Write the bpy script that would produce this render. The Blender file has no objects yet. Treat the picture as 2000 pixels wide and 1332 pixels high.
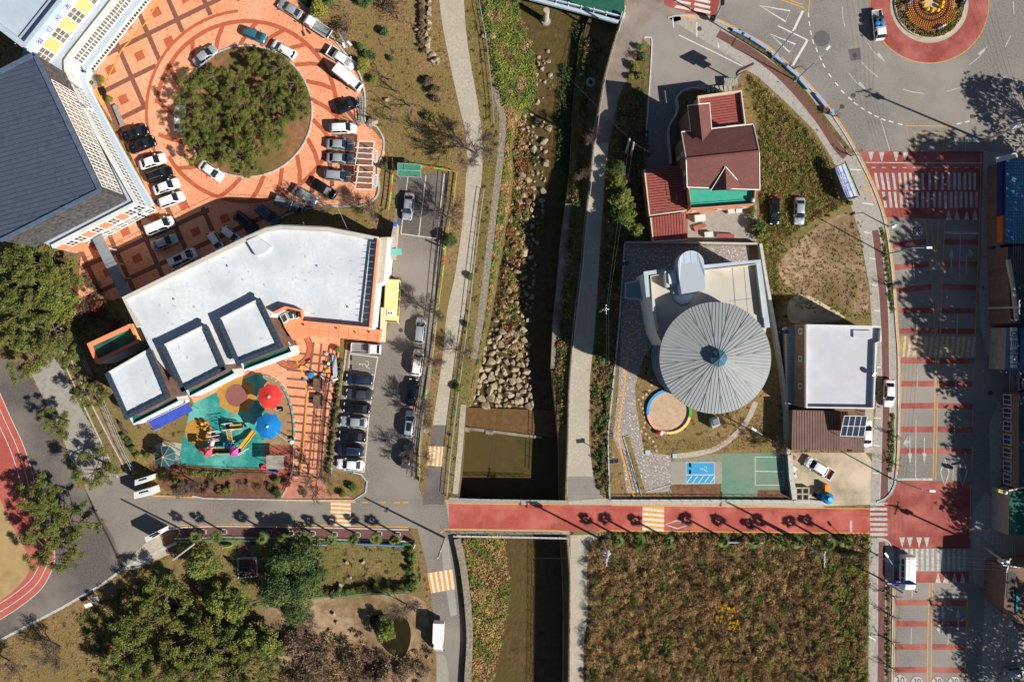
import bpy, bmesh, math, random
import numpy as np
from mathutils import Vector, Matrix, Euler
from mathutils.geometry import tessellate_polygon
R = math.radians
random.seed(7); rng = np.random.default_rng(7)
sc = bpy.context.scene
COL = sc.collection
H = 130.0                      # flying height of the camera in metres
PX = 12.0                      # photo pixels per metre on the ground

# ------------------------------------------------------------------ camera, sky, sun
cd = bpy.data.cameras.new('camera'); cam = bpy.data.objects.new('camera', cd); COL.objects.link(cam)
cam.location = (0, 0, H); cd.sensor_width = 36; cd.lens = 36*H/(2000/PX); cd.clip_start = 1; cd.clip_end = 3000
sc.camera = cam
SUN_EL = R(35.5); SUN_DIR = Vector((math.cos(R(-28.5))*math.cos(SUN_EL), math.sin(R(-28.5))*math.cos(SUN_EL), math.sin(SUN_EL)))
w = bpy.data.worlds.new('World'); sc.world = w; w.use_nodes = True
nt = w.node_tree; bg = nt.nodes['Background']
sk = nt.nodes.new('ShaderNodeTexSky'); sk.sky_type = 'NISHITA'; sk.sun_disc = False
sk.sun_elevation = SUN_EL; sk.sun_rotation = math.atan2(SUN_DIR.x, SUN_DIR.y); sk.air_density = 0.8; sk.dust_density = 0.3
nt.links.new(sk.outputs[0], bg.inputs[0]); bg.inputs[1].default_value = 0.05
sd = bpy.data.lights.new('sun', 'SUN'); sun = bpy.data.objects.new('sun', sd); COL.objects.link(sun)
sd.energy = 5.0; sd.angle = R(0.5); sd.color = (1, 0.95, 0.87)
sun.rotation_euler = SUN_DIR.to_track_quat('Z', 'Y').to_euler(); sun.location = (60, -40, 80)
sc.view_settings.view_transform = 'Standard'; sc.view_settings.look = 'None'
sc.view_settings.exposure = 0.46; sc.view_settings.gamma = 1.0; sc.view_settings.use_curve_mapping = False
sc.cycles.max_bounces = 5; sc.cycles.diffuse_bounces = 2; sc.cycles.glossy_bounces = 2; sc.cycles.transparent_max_bounces = 6
FACT = 1.16

# ------------------------------------------------------------------ helpers
def P(u, v, h=0.0):
    """photo pixel at height h -> world point"""
    s = (H-h)/H
    return Vector(((u-1000)/PX*s, (666-v)/PX*s, h))
def lin(c):
    return tuple(((x/255)/12.92 if x/255 <= .04045 else ((x/255+.055)/1.055)**2.4)/FACT for x in c)
MATS = {}
def M(name, c, c2=None, s=.6, r=.85, bump=.0, bs=None, metal=0, c3=None, s2=.06, speck=None, spec=.3, alpha=1, coord='pos', bricks=None, det=6, wave=None):
    """procedural material: colours c..c2 mixed by fine noise (scale s), c3 by broad noise (scale s2), dark specks, bump"""
    if name in MATS: return MATS[name]
    m = bpy.data.materials.new(name); m.use_nodes = True; t = m.node_tree; N = t.nodes; L = t.links
    b = N['Principled BSDF']; b.inputs['Roughness'].default_value = r; b.inputs['Metallic'].default_value = metal
    b.inputs['Specular IOR Level'].default_value = spec; b.inputs['Alpha'].default_value = alpha
    if coord == 'pos': g = N.new('ShaderNodeNewGeometry'); src = g.outputs['Position']
    else: g = N.new('ShaderNodeTexCoord'); src = g.outputs['Object']
    def noise(sc_, d=det, ro=.6):
        n = N.new('ShaderNodeTexNoise'); n.inputs['Scale'].default_value = sc_; n.inputs['Detail'].default_value = d; n.inputs['Roughness'].default_value = ro
        L.new(src, n.inputs['Vector']); return n.outputs['Fac']
    def ramp(f, a, b_):
        q = N.new('ShaderNodeMapRange'); q.inputs[1].default_value = a; q.inputs[2].default_value = b_; L.new(f, q.inputs[0]); return q.outputs[0]
    def mix(f, A, B):
        q = N.new('ShaderNodeMix'); q.data_type = 'RGBA'; L.new(f, q.inputs[0])
        for k, X in ((6, A), (7, B)):
            if isinstance(X, tuple): q.inputs[k].default_value = (*X, 1)
            else: L.new(X, q.inputs[k])
        return q.outputs[2]
    C = lin(c); cur = C
    if c2: cur = mix(ramp(noise(s), .32, .68), cur, lin(c2))
    if c3: cur = mix(ramp(noise(s2, 4), .42, .62), cur, lin(c3))
    if bricks:
        br = N.new('ShaderNodeTexBrick'); br.inputs['Scale'].default_value = 1; br.inputs['Brick Width'].default_value = bricks[0]; br.inputs['Row Height'].default_value = bricks[1]
        br.inputs['Mortar Size'].default_value = bricks[2]; br.inputs['Color1'].default_value = (0,0,0,1); br.inputs['Color2'].default_value = (.55,.55,.55,1); br.inputs['Mortar'].default_value = (1,1,1,1)
        mp = N.new('ShaderNodeMapping'); mp.inputs['Rotation'].default_value = (0, 0, bricks[3]); L.new(src, mp.inputs[0]); L.new(mp.outputs[0], br.inputs['Vector'])
        cur = mix(br.outputs['Color'], cur, lin(bricks[4]))
    if speck:
        cur = mix(ramp(noise(speck[1], 2), speck[2], speck[2]+.05), cur, lin(speck[0]))
    if isinstance(cur, tuple): b.inputs['Base Color'].default_value = (*cur, 1)
    else: L.new(cur, b.inputs['Base Color'])
    if bump:
        bn = N.new('ShaderNodeBump'); bn.inputs['Strength'].default_value = 1; bn.inputs['Distance'].default_value = bump
        L.new(noise(bs or s*2, 8, .65), bn.inputs['Height']); L.new(bn.outputs[0], b.inputs['Normal'])
    MATS[name] = m
    return m

def tag(o, label=None, cat=None, group=None, kind=None):
    if label: o['label'] = label
    if cat: o['category'] = cat
    if group: o['group'] = group
    if kind: o['kind'] = kind
    return o
def thing(name, label, cat, loc=(0, 0, 0), rz=0, group=None):
    o = bpy.data.objects.new(name, None); COL.objects.link(o); o.empty_display_size = .3
    o.location = loc; o.rotation_euler = (0, 0, rz)
    return tag(o, label, cat, group)
def link(name, me, parent=None, mat=None, smooth=False):
    o = bpy.data.objects.new(name, me); COL.objects.link(o)
    if parent is not None: o.parent = parent
    if mat is not None and not me.materials:
        for m in (mat if isinstance(mat, (list, tuple)) else [mat]): me.materials.append(m)
    if smooth: me.polygons.foreach_set('use_smooth', [True]*len(me.polygons))
    return o
def np_mesh(name, V, F, mi=None, smooth=False):
    """V (n,3), F (m,k) arrays -> mesh"""
    V = np.asarray(V, np.float32); F = np.asarray(F, np.int32); k = F.shape[1]
    me = bpy.data.meshes.new(name); me.vertices.add(len(V)); me.vertices.foreach_set('co', V.ravel())
    me.loops.add(F.size); me.loops.foreach_set('vertex_index', F.ravel())
    me.polygons.add(len(F)); me.polygons.foreach_set('loop_start', np.arange(0, F.size, k, dtype=np.int32))
    if mi is not None: me.polygons.foreach_set('material_index', np.asarray(mi, np.int32))
    if smooth: me.polygons.foreach_set('use_smooth', np.ones(len(F), bool))
    me.update(calc_edges=True); return me
class MB:
    """mesh builder collecting simple shapes"""
    def __init__(s): s.v = []; s.f = []; s.m = []
    def add(s, vs, fs, mi=0):
        k = len(s.v); s.v += [tuple(v) for v in vs]; s.f += [[i+k for i in f] for f in fs]; s.m += [mi]*len(fs); return s
    def box(s, x0, x1, y0, y1, z0, z1, mi=0, M_=None):
        vs = [Vector(p) for p in ((x0,y0,z0),(x1,y0,z0),(x1,y1,z0),(x0,y1,z0),(x0,y0,z1),(x1,y0,z1),(x1,y1,z1),(x0,y1,z1))]
        if M_ is not None: vs = [M_ @ v for v in vs]
        return s.add(vs, [(0,3,2,1),(4,5,6,7),(0,1,5,4),(1,2,6,5),(2,3,7,6),(3,0,4,7)], mi)
    def prism(s, pts, z0, z1, mi=0, top_mi=None, bottom=True):
        pts = [Vector((p[0], p[1], 0)) for p in pts]
        a = sum(pts[i].x*pts[(i+1)%len(pts)].y-pts[(i+1)%len(pts)].x*pts[i].y for i in range(len(pts)))
        if a < 0: pts = pts[::-1]
        n = len(pts); vs = [(p.x, p.y, z0) for p in pts]+[(p.x, p.y, z1) for p in pts]
        s.add(vs, [(i, (i+1)%n, n+(i+1)%n, n+i) for i in range(n)], mi)
        tr = tessellate_polygon([pts]); up = []
        for t in tr:
            A, B, C_ = [pts[i] for i in t]
            if (B-A).cross(C_-A).z < 0: t = (t[0], t[2], t[1])
            up.append(t)
        s.add([(p.x, p.y, z1) for p in pts], up, mi if top_mi is None else top_mi)
        if bottom: s.add([(p.x, p.y, z0) for p in pts], [t[::-1] for t in up], mi)
        return s
    def bar(s, a, b, w, h, mi=0):
        """box beam between points a,b: width w (horizontal), height h"""
        a = Vector(a); b = Vector(b); d = b-a; L = d.length
        if L < 1e-5: return s
        x = d/L; y = Vector((0,0,1)).cross(x)
        if y.length < 1e-3: y = Vector((0,1,0))
        y.normalize(); z = x.cross(y); m = Matrix((x, y, z)).transposed().to_4x4(); m.translation = a
        return s.box(0, L, -w/2, w/2, -h/2, h/2, mi, m)
    def tube(s, a, b, r0, r1=None, n=8, mi=0, cap=True):
        r1 = r0 if r1 is None else r1; a = Vector(a); b = Vector(b); d = (b-a)
        if d.length < 1e-6: return s
        q = d.to_track_quat('Z', 'Y').to_matrix(); vs = []
        for c, r in ((a, r0), (b, r1)):
            for i in range(n):
                an = 2*math.pi*i/n; vs.append(c+q @ Vector((r*math.cos(an), r*math.sin(an), 0)))
        fs = [(i, (i+1)%n, n+(i+1)%n, n+i) for i in range(n)]
        if cap: fs += [tuple(range(n))[::-1], tuple(range(n, 2*n))]
        return s.add(vs, fs, mi)
    def path(s, pts, r, n=6, mi=0):
        for i in range(len(pts)-1): s.tube(pts[i], pts[i+1], r, r, n, mi)
        return s
    def lathe(s, prof, c=(0, 0, 0), n=16, mi=0):
        vs = []; m = len(prof)
        for i in range(n):
            a = 2*math.pi*i/n
            for r, z in prof: vs.append((c[0]+r*math.cos(a), c[1]+r*math.sin(a), c[2]+z))
        fs = [(i*m+j, ((i+1)%n)*m+j, ((i+1)%n)*m+j+1, i*m+j+1) for i in range(n) for j in range(m-1)]
        return s.add(vs, fs, mi)
    def ball(s, c, r, sz=1, n=10, k=6, mi=0, jit=0):
        prof = [(max(1e-3, r*math.sin(math.pi*j/k)), -r*sz*math.cos(math.pi*j/k)) for j in range(k+1)]
        i0 = len(s.v); s.lathe(prof, c, n, mi)
        if jit:
            for i in range(i0, len(s.v)):
                v = s.v[i]; q = 1+random.uniform(-jit, jit); s.v[i] = (c[0]+(v[0]-c[0])*q, c[1]+(v[1]-c[1])*q, c[2]+(v[2]-c[2])*q)
        return s
    def ribbon(s, pts, w, z=0, mi=0, closed=False, h=None):
        """flat (h None) or raised band of width w along pts (x,y)"""
        pts = [Vector((p[0], p[1])) for p in pts]; n = len(pts); Lf = []; Rt = []
        for i in range(n):
            a = pts[(i-1)%n] if (closed or i > 0) else pts[i]; b = pts[(i+1)%n] if (closed or i < n-1) else pts[i]
            t = (b-a); t = t/max(t.length, 1e-9); q = Vector((-t.y, t.x))*w/2; Lf.append(pts[i]+q); Rt.append(pts[i]-q)
        m = n if closed else n-1
        for i in range(m):
            j = (i+1)%n
            if h is None: s.add([(*Rt[i], z), (*Rt[j], z), (*Lf[j], z), (*Lf[i], z)], [(0,1,2,3)], mi)
            else:
                vs = [(*Rt[i], z), (*Rt[j], z), (*Lf[j], z), (*Lf[i], z), (*Rt[i], z+h), (*Rt[j], z+h), (*Lf[j], z+h), (*Lf[i], z+h)]
                fs = [(4,5,6,7), (0,1,5,4), (2,3,7,6)]
                if not closed and i == 0: fs.append((3,0,4,7))
                if not closed and i == m-1: fs.append((1,2,6,5))
                s.add(vs, fs, mi)
        return s
    def mesh(s, name):
        me = bpy.data.meshes.new(name); me.from_pydata(s.v, [], s.f)
        me.polygons.foreach_set('material_index', s.m); me.update(); return me
    def build(s, name, mat, parent=None, smooth=False, kind=None, label=None, cat=None, group=None):
        o = link(name, s.mesh(name), parent, mat, smooth); tag(o, label, cat, group, kind); return o
def cr(pts, n=5, closed=False):
    """catmull-rom through px points"""
    out = []; N = len(pts)
    rngi = range(N) if closed else range(N-1)
    for i in rngi:
        g = lambda k: pts[k % N] if closed else pts[min(max(k, 0), N-1)]
        a, b, c, d = g(i-1), g(i), g(i+1), g(i+2)
        for j in range(n):
            t = j/n; t2 = t*t; t3 = t2*t
            out.append(tuple(.5*(2*b[k]+(c[k]-a[k])*t+(2*a[k]-5*b[k]+4*c[k]-d[k])*t2+(3*b[k]-a[k]-3*c[k]+d[k])*t3) for k in (0, 1)))
    if not closed: out.append(tuple(pts[-1]))
    return out
_cnt = [0]
def lay(k):
    _cnt[0] += 1; return .004*k+(_cnt[0] % 9)*.0004
def sheet(name, pts, k, mat, parent=None, h=0.0, kind='structure', thick=0):
    """flat sheet from px outline (seen at height h), lying k layers above h"""
    z = h+lay(k); W = [P(u, v, h) for u, v in pts]
    mb = MB()
    if thick: mb.prism(W, h-thick, z)
    else:
        pl = [Vector((p.x, p.y, 0)) for p in W]; tr = []
        for t in tessellate_polygon([pl]):
            A, B, C_ = [pl[i] for i in t]
            tr.append(t if (B-A).cross(C_-A).z > 0 else (t[0], t[2], t[1]))
        mb.add([(p.x, p.y, z) for p in W], tr)
    o = mb.build(name, mat, parent)
    if parent is None and kind: o['kind'] = kind
    return o
def line(name, pts, wpx, k, mat, parent=None, h=0, raised=None, kind='structure', closed=False):
    z = h+lay(k); W = [P(u, v, h) for u, v in pts]
    o = MB().ribbon(W, wpx/PX, z, closed=closed, h=raised).build(name, mat, parent)
    if parent is None and kind: o['kind'] = kind
    return o
def S(name):
    """an Empty that heads a piece of the setting"""
    o = bpy.data.objects.new(name, None); COL.objects.link(o); o['kind'] = 'structure'; return o
def dup(o, loc=None, rz=None, label=None, group=None, scale=None, parent=None):
    r = o.copy(); COL.objects.link(r)
    if parent is not None: r.parent = parent
    if loc is not None: r.location = loc
    if rz is not None: r.rotation_euler = (0, 0, rz)
    if scale is not None: r.scale = (scale,)*3 if not hasattr(scale, '__len__') else scale
    if label: r['label'] = label
    if group: r['group'] = group
    for c in KIDS(o):
        c2 = c.copy(); COL.objects.link(c2); c2.parent = r
        for g in KIDS(c):
            g2 = g.copy(); COL.objects.link(g2); g2.parent = c2
    return r
_kids = {}
def KIDS(o):
    if o.name not in _kids: _kids[o.name] = list(o.children)
    return _kids[o.name]
def inpoly(px, py, poly):
    poly = np.asarray(poly, float); c = np.zeros(len(px), bool); n = len(poly); j = n-1
    for i in range(n):
        xi, yi = poly[i]; xj, yj = poly[j]
        c ^= ((yi > py) != (yj > py)) & (px < (xj-xi)*(py-yi)/((yj-yi) if abs(yj-yi) > 1e-12 else 1e-12)+xi); j = i
    return c
def rand_in(poly_px, n):
    """n random px points inside a px polygon"""
    A = np.asarray(poly_px, float); lo = A.min(0); hi = A.max(0); out = np.zeros((0, 2))
    while len(out) < n:
        q = rng.uniform(lo, hi, (n*2, 2)); out = np.vstack([out, q[inpoly(q[:, 0], q[:, 1], A)]])
    return out[:n]
def leaves(centers, radii, per, size, squash=.8, shell=.45, up=.35):
    """numpy cloud of leaf quads round blobs: returns V,F"""
    C_ = np.repeat(np.asarray(centers, float), per, 0); n = len(C_)
    Rr = np.repeat(np.asarray(radii, float), per, 0)
    d = rng.normal(size=(n, 3)); d /= np.linalg.norm(d, axis=1)[:, None]
    rad = (rng.uniform(0, 1, n)**shell)*Rr
    p = C_+d*rad[:, None]*np.array([1, 1, squash])
    nrm = d+rng.normal(size=(n, 3))*.7+np.array([0, 0, up]); nrm /= np.linalg.norm(nrm, axis=1)[:, None]
    a = np.cross(nrm, rng.normal(size=(n, 3))); a /= np.linalg.norm(a, axis=1)[:, None]; b = np.cross(nrm, a)
    s_ = size*rng.uniform(.6, 1.4, n)[:, None]
    V = np.stack([p-a*s_, p-b*s_*.55, p+a*s_, p+b*s_*.55], 1).reshape(-1, 3)
    return V, np.arange(4*n).reshape(n, 4)
def tufts(name, pts_xy, z, hgt, wid, mats, blades=4, lean=.5, label=None, cat=None, weights=None, flop=1.0):
    """blade triangles at points: one 'stuff' object"""
    p = np.repeat(np.column_stack([pts_xy, z if hasattr(z, '__len__') else np.full(len(pts_xy), z)]), blades, 0); n = len(p)
    p[:, :2] += rng.normal(scale=wid*1.2, size=(n, 2))
    an = rng.uniform(0, 2*math.pi, n); h = hgt*rng.uniform(.5, 1.3, n)
    tip = p+np.column_stack([np.cos(an)*h*lean*rng.uniform(.3, 1.4, n)*flop, np.sin(an)*h*lean*rng.uniform(.3, 1.4, n)*flop, h])
    sd_ = np.column_stack([-np.sin(an), np.cos(an), np.zeros(n)])*wid*.5*rng.uniform(.6, 1.4, n)[:, None]
    V = np.stack([p-sd_, p+sd_, tip], 1).reshape(-1, 3)
    mi = np.repeat(rng.choice(len(mats), len(pts_xy), p=weights), blades)
    me = np_mesh(name, V, np.arange(3*n).reshape(n, 3), mi)
    o = link(name, me, None, mats); tag(o, label, cat, None, 'stuff'); return o
def wxy(px):
    px = np.asarray(px, float); return np.column_stack([(px[:, 0]-1000)/PX, (666-px[:, 1])/PX])
# ------------------------------------------------------------------ materials of the setting
m_ground = M('dry_lawn', (162,132,90), (108,90,56), s=2.2, bump=.14, bs=3, c3=(126,110,64), s2=.07, r=.95, speck=((76,64,38), 1.1, .6))
m_lawn = M('brown_lawn', (168,138,94), (114,92,58), s=2.2, bump=.14, bs=3.5, c3=(130,114,66), s2=.09, r=.95, speck=((84,70,42), .9, .6))
m_lawn_green = M('green_lawn', (140,126,70), (84,84,38), s=2.0, bump=.14, bs=3, speck=((58,58,28), .9, .58), c3=(140,120,76), s2=.11, r=.95)
m_dirt = M('bare_dirt', (186,160,128), (140,112,84), s=.8, bump=.06, bs=3, c3=(120,98,66), s2=.1, r=.95)
m_gravel = M('gravel_yard', (196,176,148), (150,140,124), s=.5, bump=.05, bs=4, c3=(214,196,170), s2=.13, r=.95)
m_asph = M('asphalt', (147,138,128), (114,107,100), s=4, c3=(150,141,131), s2=.07, r=.9, bump=.01, bs=14)
m_asph2 = M('dark_asphalt', (116,108,102), (84,79,76), s=4, c3=(136,126,117), s2=.07, r=.9, bump=.01, bs=14)
m_asph3 = M('bluish_asphalt', (148,142,135), (114,110,106), s=4, c3=(158,150,141), s2=.05, r=.9, bump=.01, bs=14)
m_patch = M('asphalt_patch', (104,104,104), (96,95,94), s=2, r=.9, bump=.01)
m_conc = M('concrete_path', (200,190,172), (168,158,142), s=2.4, c3=(178,168,150), s2=.3, speck=((152,144,130), 1.6, .68), r=.9, bump=.02, bs=5)
m_conc2 = M('grey_concrete', (176,170,160), (146,142,134), s=1.2, c3=(160,152,140), s2=.2, r=.9, bump=.02, bs=5)
m_kerb = M('kerb_stone', (205,205,200), (175,172,166), s=2.2, r=.85, bump=.01)
m_brown_road = M('worn_road', (146,132,120), (122,112,104), s=1, c3=(160,146,132), s2=.2, r=.92, bump=.02)
m_redroad = M('red_road_paint', (186,88,76), (160,76,66), s=4, c3=(196,108,94), s2=.25, r=.85, bump=.008, bs=12, speck=((150,84,74), .35, .62))
m_redroad2 = M('faded_red_road_paint', (166,82,72), (132,66,60), s=4, c3=(180,106,94), s2=.2, r=.88, bump=.008, bs=12)
m_white = M('white_road_paint', (236,234,226), (205,200,190), s=2.5, r=.7)
m_white2 = M('worn_white_paint', (214,210,202), (160,156,150), s=2.2, r=.8)
m_yellow = M('yellow_road_paint', (240,176,74), (214,150,64), s=2.2, r=.75)
m_yellow2 = M('worn_yellow_paint', (205,164,80), (168,138,84), s=2.2, r=.8)
m_terra = M('terracotta_paving', (248,180,138), (236,156,114), s=1.4, c3=(250,190,152), s2=.15, r=.85, bump=.01, speck=((208,114,78), 2.2, .62), bricks=(.42,.21,.012,.5,(226,142,104)))
m_terra_d = M('dark_red_paving', (208,114,78), (190,100,68), s=1.4, r=.85, bump=.01, bricks=(.42,.21,.012,.5,(170,84,56)))
m_terra_b = M('brown_paving', (158,104,84), (136,90,74), s=1.4, r=.85, bump=.01, bricks=(.42,.21,.012,.5,(112,74,62)))
m_sidewalk = M('grey_sidewalk_blocks', (196,188,178), (166,158,150), s=1.6, r=.88, bump=.01, c3=(180,172,162), s2=.3, speck=((92,86,82), 1.1, .66), bricks=(.3,.3,.01,.4,(150,144,136)))
m_bike = M('red_brown_bike_lane', (136,94,84), (116,80,72), s=1.4, r=.88, bump=.01, bricks=(.3,.15,.01,.2,(98,68,62)))
m_track = M('running_track', (186,92,80), (164,80,70), s=4, c3=(194,108,94), s2=.1, r=.9, bump=.01)
m_field = M('sandy_field', (186,158,112), (160,134,92), s=.6, r=.95, bump=.02, c3=(184,156,104), s2=.08)
m_granite = M('mottled_granite_paving', (196,184,174), (150,140,134), s=3.2, r=.85, bump=.01, bricks=(.5,.25,.02,.3,(128,116,112)), speck=((232,226,220), 3.1, .6))
m_teal = M('teal_rubber', (48,150,142), (34,126,120), s=3, c3=(104,184,172), s2=.22, r=.8, speck=((60,120,112), .7, .62))
m_ochre = M('ochre_rubber', (196,146,66), (180,132,58), s=1.5, r=.8)
m_maroon = M('maroon_rubber', (150,96,90), (138,86,82), s=2, r=.8)
m_sand = M('raked_sand', (176,146,108), (146,118,84), s=1.6, r=.95, bump=.12, bs=1.6)
m_sand2 = M('pale_sand', (206,178,148), (186,158,130), s=1.2, r=.95, bump=.03)
m_bank = M('weedy_bank', (140,116,78), (86,74,46), s=.7, bump=.35, bs=1.6, c3=(98,94,50), s2=.12, r=.95)
m_wall = M('river_wall_concrete', (168,158,142), (128,118,104), s=.9, c3=(112,104,90), s2=.3, r=.92, bump=.03)
m_bed = M('river_bed', (150,122,82), (92,72,44), s=.9, bump=.25, bs=2, c3=(120,108,62), s2=.12, r=.9)
m_bed2 = M('algae_bed', (116,102,58), (88,80,44), s=.8, bump=.05, bs=2, c3=(110,92,52), s2=.15, r=.9)
m_cobble = M('cobble_stone', (172,160,142), (120,108,94), s=2.6, bump=.15, bs=3, r=.9)
m_rock = M('boulder_stone', (186,172,148), (140,126,104), s=1.3, bump=.08, bs=3, r=.9, c3=(160,140,108), s2=.5, coord='obj')
m_green_floor = M('green_court', (104,146,124), (84,128,108), s=1.3, r=.85, bump=.01, c3=(136,138,112), s2=.14, bricks=(.3,.3,.012,0,(118,150,132)))
m_moss = M('mossy_blocks', (150,160,140), (160,140,118), s=1, r=.9, bump=.02, bricks=(.3,.3,.02,.2,(120,120,98)))

# water
mw = bpy.data.materials.new('shallow_water'); mw.use_nodes = True; t = mw.node_tree; b = t.nodes['Principled BSDF']
b.inputs['Base Color'].default_value = (*lin((84,70,38)), 1); b.inputs['Roughness'].default_value = .12; b.inputs['Alpha'].default_value = .38
b.inputs['Specular IOR Level'].default_value = .35
g = t.nodes.new('ShaderNodeNewGeometry'); n_ = t.nodes.new('ShaderNodeTexNoise'); n_.inputs['Scale'].default_value = 3; t.links.new(g.outputs['Position'], n_.inputs['Vector'])
bn = t.nodes.new('ShaderNodeBump'); bn.inputs['Distance'].default_value = .03; t.links.new(n_.outputs[0], bn.inputs['Height']); t.links.new(bn.outputs[0], b.inputs['Normal'])

# ------------------------------------------------------------------ ground with the river trench cut into it
def fx(tab):
    a = np.array(tab, float); return lambda v: float(np.interp(v, a[:, 1], a[:, 0]))
WEt = [(930,-9000),(930,-400),(937,-40),(945,20),(955,80),(968,140),(983,200),(988,245),(980,330),(970,400),(958,500),(948,600),(932,680),(918,750),(908,800),(903,880),(897,968),(899,1046),(908,1090),(916,1150),(922,1220),(922,1270),(919,1332),(912,1800),(912,9000)]
EEt = [(1222,-9000),(1222,-10),(1212,40),(1196,90),(1180,150),(1168,220),(1158,290),(1150,370),(1142,440),(1135,520),(1125,600),(1116,680),(1110,760),(1108,860),(1104,968),(1106,1045),(1112,1120),(1112,1200),(1110,1332),(1106,1800),(1106,9000)]
WWt = [(1000,-9000),(1000,-400),(1008,0),(1022,40),(1035,80),(1042,120),(1045,160),(1034,190),(1012,230),(1002,280),(1005,340),(998,400),(985,470),(972,540),(962,600),(946,680),(934,740),(922,792),(909,802),(904,880),(898,968),(900,1046),(980,1050),(986,1100),(993,1160),(985,1220),(975,1280),(962,1332),(950,1800),(950,9000)]
RWt = [(1165,-9000),(1165,0),(1135,60),(1130,120),(1122,200),(1118,280),(1115,333),(1106,400),(1097,470),(1089,560),(1081,640),(1077,720),(1084,790),(1092,870),(1094,965),(1096,1045),(1100,1120),(1103,1200),(1102,1332),(1098,1800),(1098,9000)]
WE, EE, WW, RW = fx(WEt), fx(EEt), fx(WWt), fx(RWt)
VS = [-9000,-3000,-1000,-400]+list(range(-200, 1560, 12))+[1800,3000,9000]
BIG = 9000
def plain(name, pts, z, mat):
    mb = MB(); pl = [Vector(((u-1000)/PX, (666-v)/PX, 0)) for u, v in pts]; tr = []
    for t_ in tessellate_polygon([pl]):
        A, B, C_ = [pl[i] for i in t_]; tr.append(t_ if (B-A).cross(C_-A).z > 0 else (t_[0], t_[2], t_[1]))
    mb.add([(p.x, p.y, z) for p in pl], tr); return mb
mb = plain('g', [(-BIG,-BIG)]+[(WE(v), v) for v in VS]+[(-BIG,BIG)], 0, m_ground)
mb2 = plain('g', [(BIG+1000,-BIG)]+[(EE(v), v) for v in VS]+[(BIG+1000,BIG)], 0, m_ground)
mb.add(mb2.v, mb2.f); mb.build('ground', m_ground, kind='structure')
def W3(u, v, z): return ((u-1000)/PX, (666-v)/PX, z)
def strip_grid(name, fa, fb, za, zb, mat, nu=10, amp=0, v0=-200, v1=1548, power=1.0, far=True, dv=6):
    vs_ = ([-9000,-1000,-400] if far else [])+list(np.arange(v0, v1+.1, dv))+([1800,3000,9000] if far else [])
    V = []; F = []
    for v in vs_:
        a, b_ = fa(v), fb(v)
        for j in range(nu+1):
            t_ = j/nu; A_ = za(v) if callable(za) else za; B_ = zb(v) if callable(zb) else zb; z = A_+(B_-A_)*(t_**power)
            if amp and 0 < j < nu: z += random.uniform(-amp, amp)
            V.append(W3(a+(b_-a)*t_, v, z))
    for i in range(len(vs_)-1):
        for j in range(nu):
            k = i*(nu+1)+j; F.append((k, k+nu+1, k+nu+2, k+1))
    me = np_mesh(name, V, F, smooth=amp > 0); o = link(name, me, None, mat); o['kind'] = 'structure'; return o
strip_grid('river_bank', WE, WW, 0, -4.5, m_bank, 10, .16, power=.85)
TZ = lambda v: float(np.interp(v, [260, 420], [-3.5, -1.2]))
strip_grid('river_terrace', RW, lambda v: EE(v)-1.5, TZ, lambda v: TZ(v)*.75+.3, m_bank, 5, .12)
strip_grid('river_wall', lambda v: RW(v)-.6, RW, -4.6, lambda v: TZ(v)+.1, m_wall, 1)
strip_grid('river_wall', lambda v: EE(v)-1.6, EE, lambda v: TZ(v)*.75+.28, 0, m_wall, 1)
strip_grid('river_wall_cap', lambda v: RW(v)-1, lambda v: RW(v)+13, -1.0, -1.0, m_wall, 1, v0=396, v1=720, far=False)
strip_grid('river_bed', lambda v: WE(v)-6, lambda v: EE(v)+6, -4.62, -4.62, m_bed, 14, .09)
sheet('river_algae_bed', [(900,800),(1100,800),(1100,968),(900,968)], 0, m_bed2, h=-4.45)
o = plain('w', [(WE(v)+1, v) for v in VS]+[(EE(v)-1, v) for v in VS[::-1]], -4.42, mw).build('river_water', mw, kind='structure')
# weir below the boulders: upper slab, step, pool
mud = M('brown_weir_floor', (118,88,52), (96,70,40), s=1.2, r=.5, bump=.02)
mb = MB(); 
def pr(pts, z0, z1): mb.prism([((u-1000)/PX, (666-v)/PX) for u, v in pts], z0, z1)
pr([(910,800),(1098,806),(1098,862),(906,838)], -4.6, -4.2); mb.build('weir_slab', mud, kind='structure')
mb = MB(); pr([(902,838),(1060,858),(1058,863),(902,844)], -4.6, -4.0); pr([(897,837),(916,840),(915,849),(897,847)], -4.6, -3.7); pr([(947,846),(963,848),(962,855),(947,853)], -4.6, -3.8)
mb.build('weir_sill', m_wall, kind='structure')

# ------------------------------------------------------------------ west side: track, paths, yards
TO = cr([(-60,640),(-20,718),(0,765),(22,815),(45,865),(62,915),(76,970),(92,1020),(105,1060),(107,1098),(92,1135),(72,1160),(36,1188),(0,1211),(-60,1250)], 5)
sheet('dark_asphalt_ring', [(-80,640),(0,700),(38,708),(65,745),(95,800),(125,880),(135,905),(150,950),(172,962),(190,1000),(222,1050),(243,1108),(200,1140),(120,1186),(0,1248),(-80,1290)], 1, m_asph2)
sheet('running_track', TO+[(-80,1240),(-80,640)], 2, m_track)
sheet('sandy_field', cr([(-90,800),(-40,880),(-5,960),(20,1020),(50,1075),(60,1105),(40,1140),(0,1172),(-80,1215)], 4), 3, m_field)
def off(pts, d):
    out = []
    for i, p in enumerate(pts):
        a = pts[max(i-1, 0)]; b_ = pts[min(i+1, len(pts)-1)]; t_ = Vector((b_[0]-a[0], b_[1]-a[1])); t_.normalize()
        out.append((p[0]-t_.y*d, p[1]+t_.x*d))
    return out
tl = S('track_lane_lines')
for d in (1.2, 14, 28): line('lane_line', off(TO, d), 1.2, 4, m_white, tl)
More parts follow.
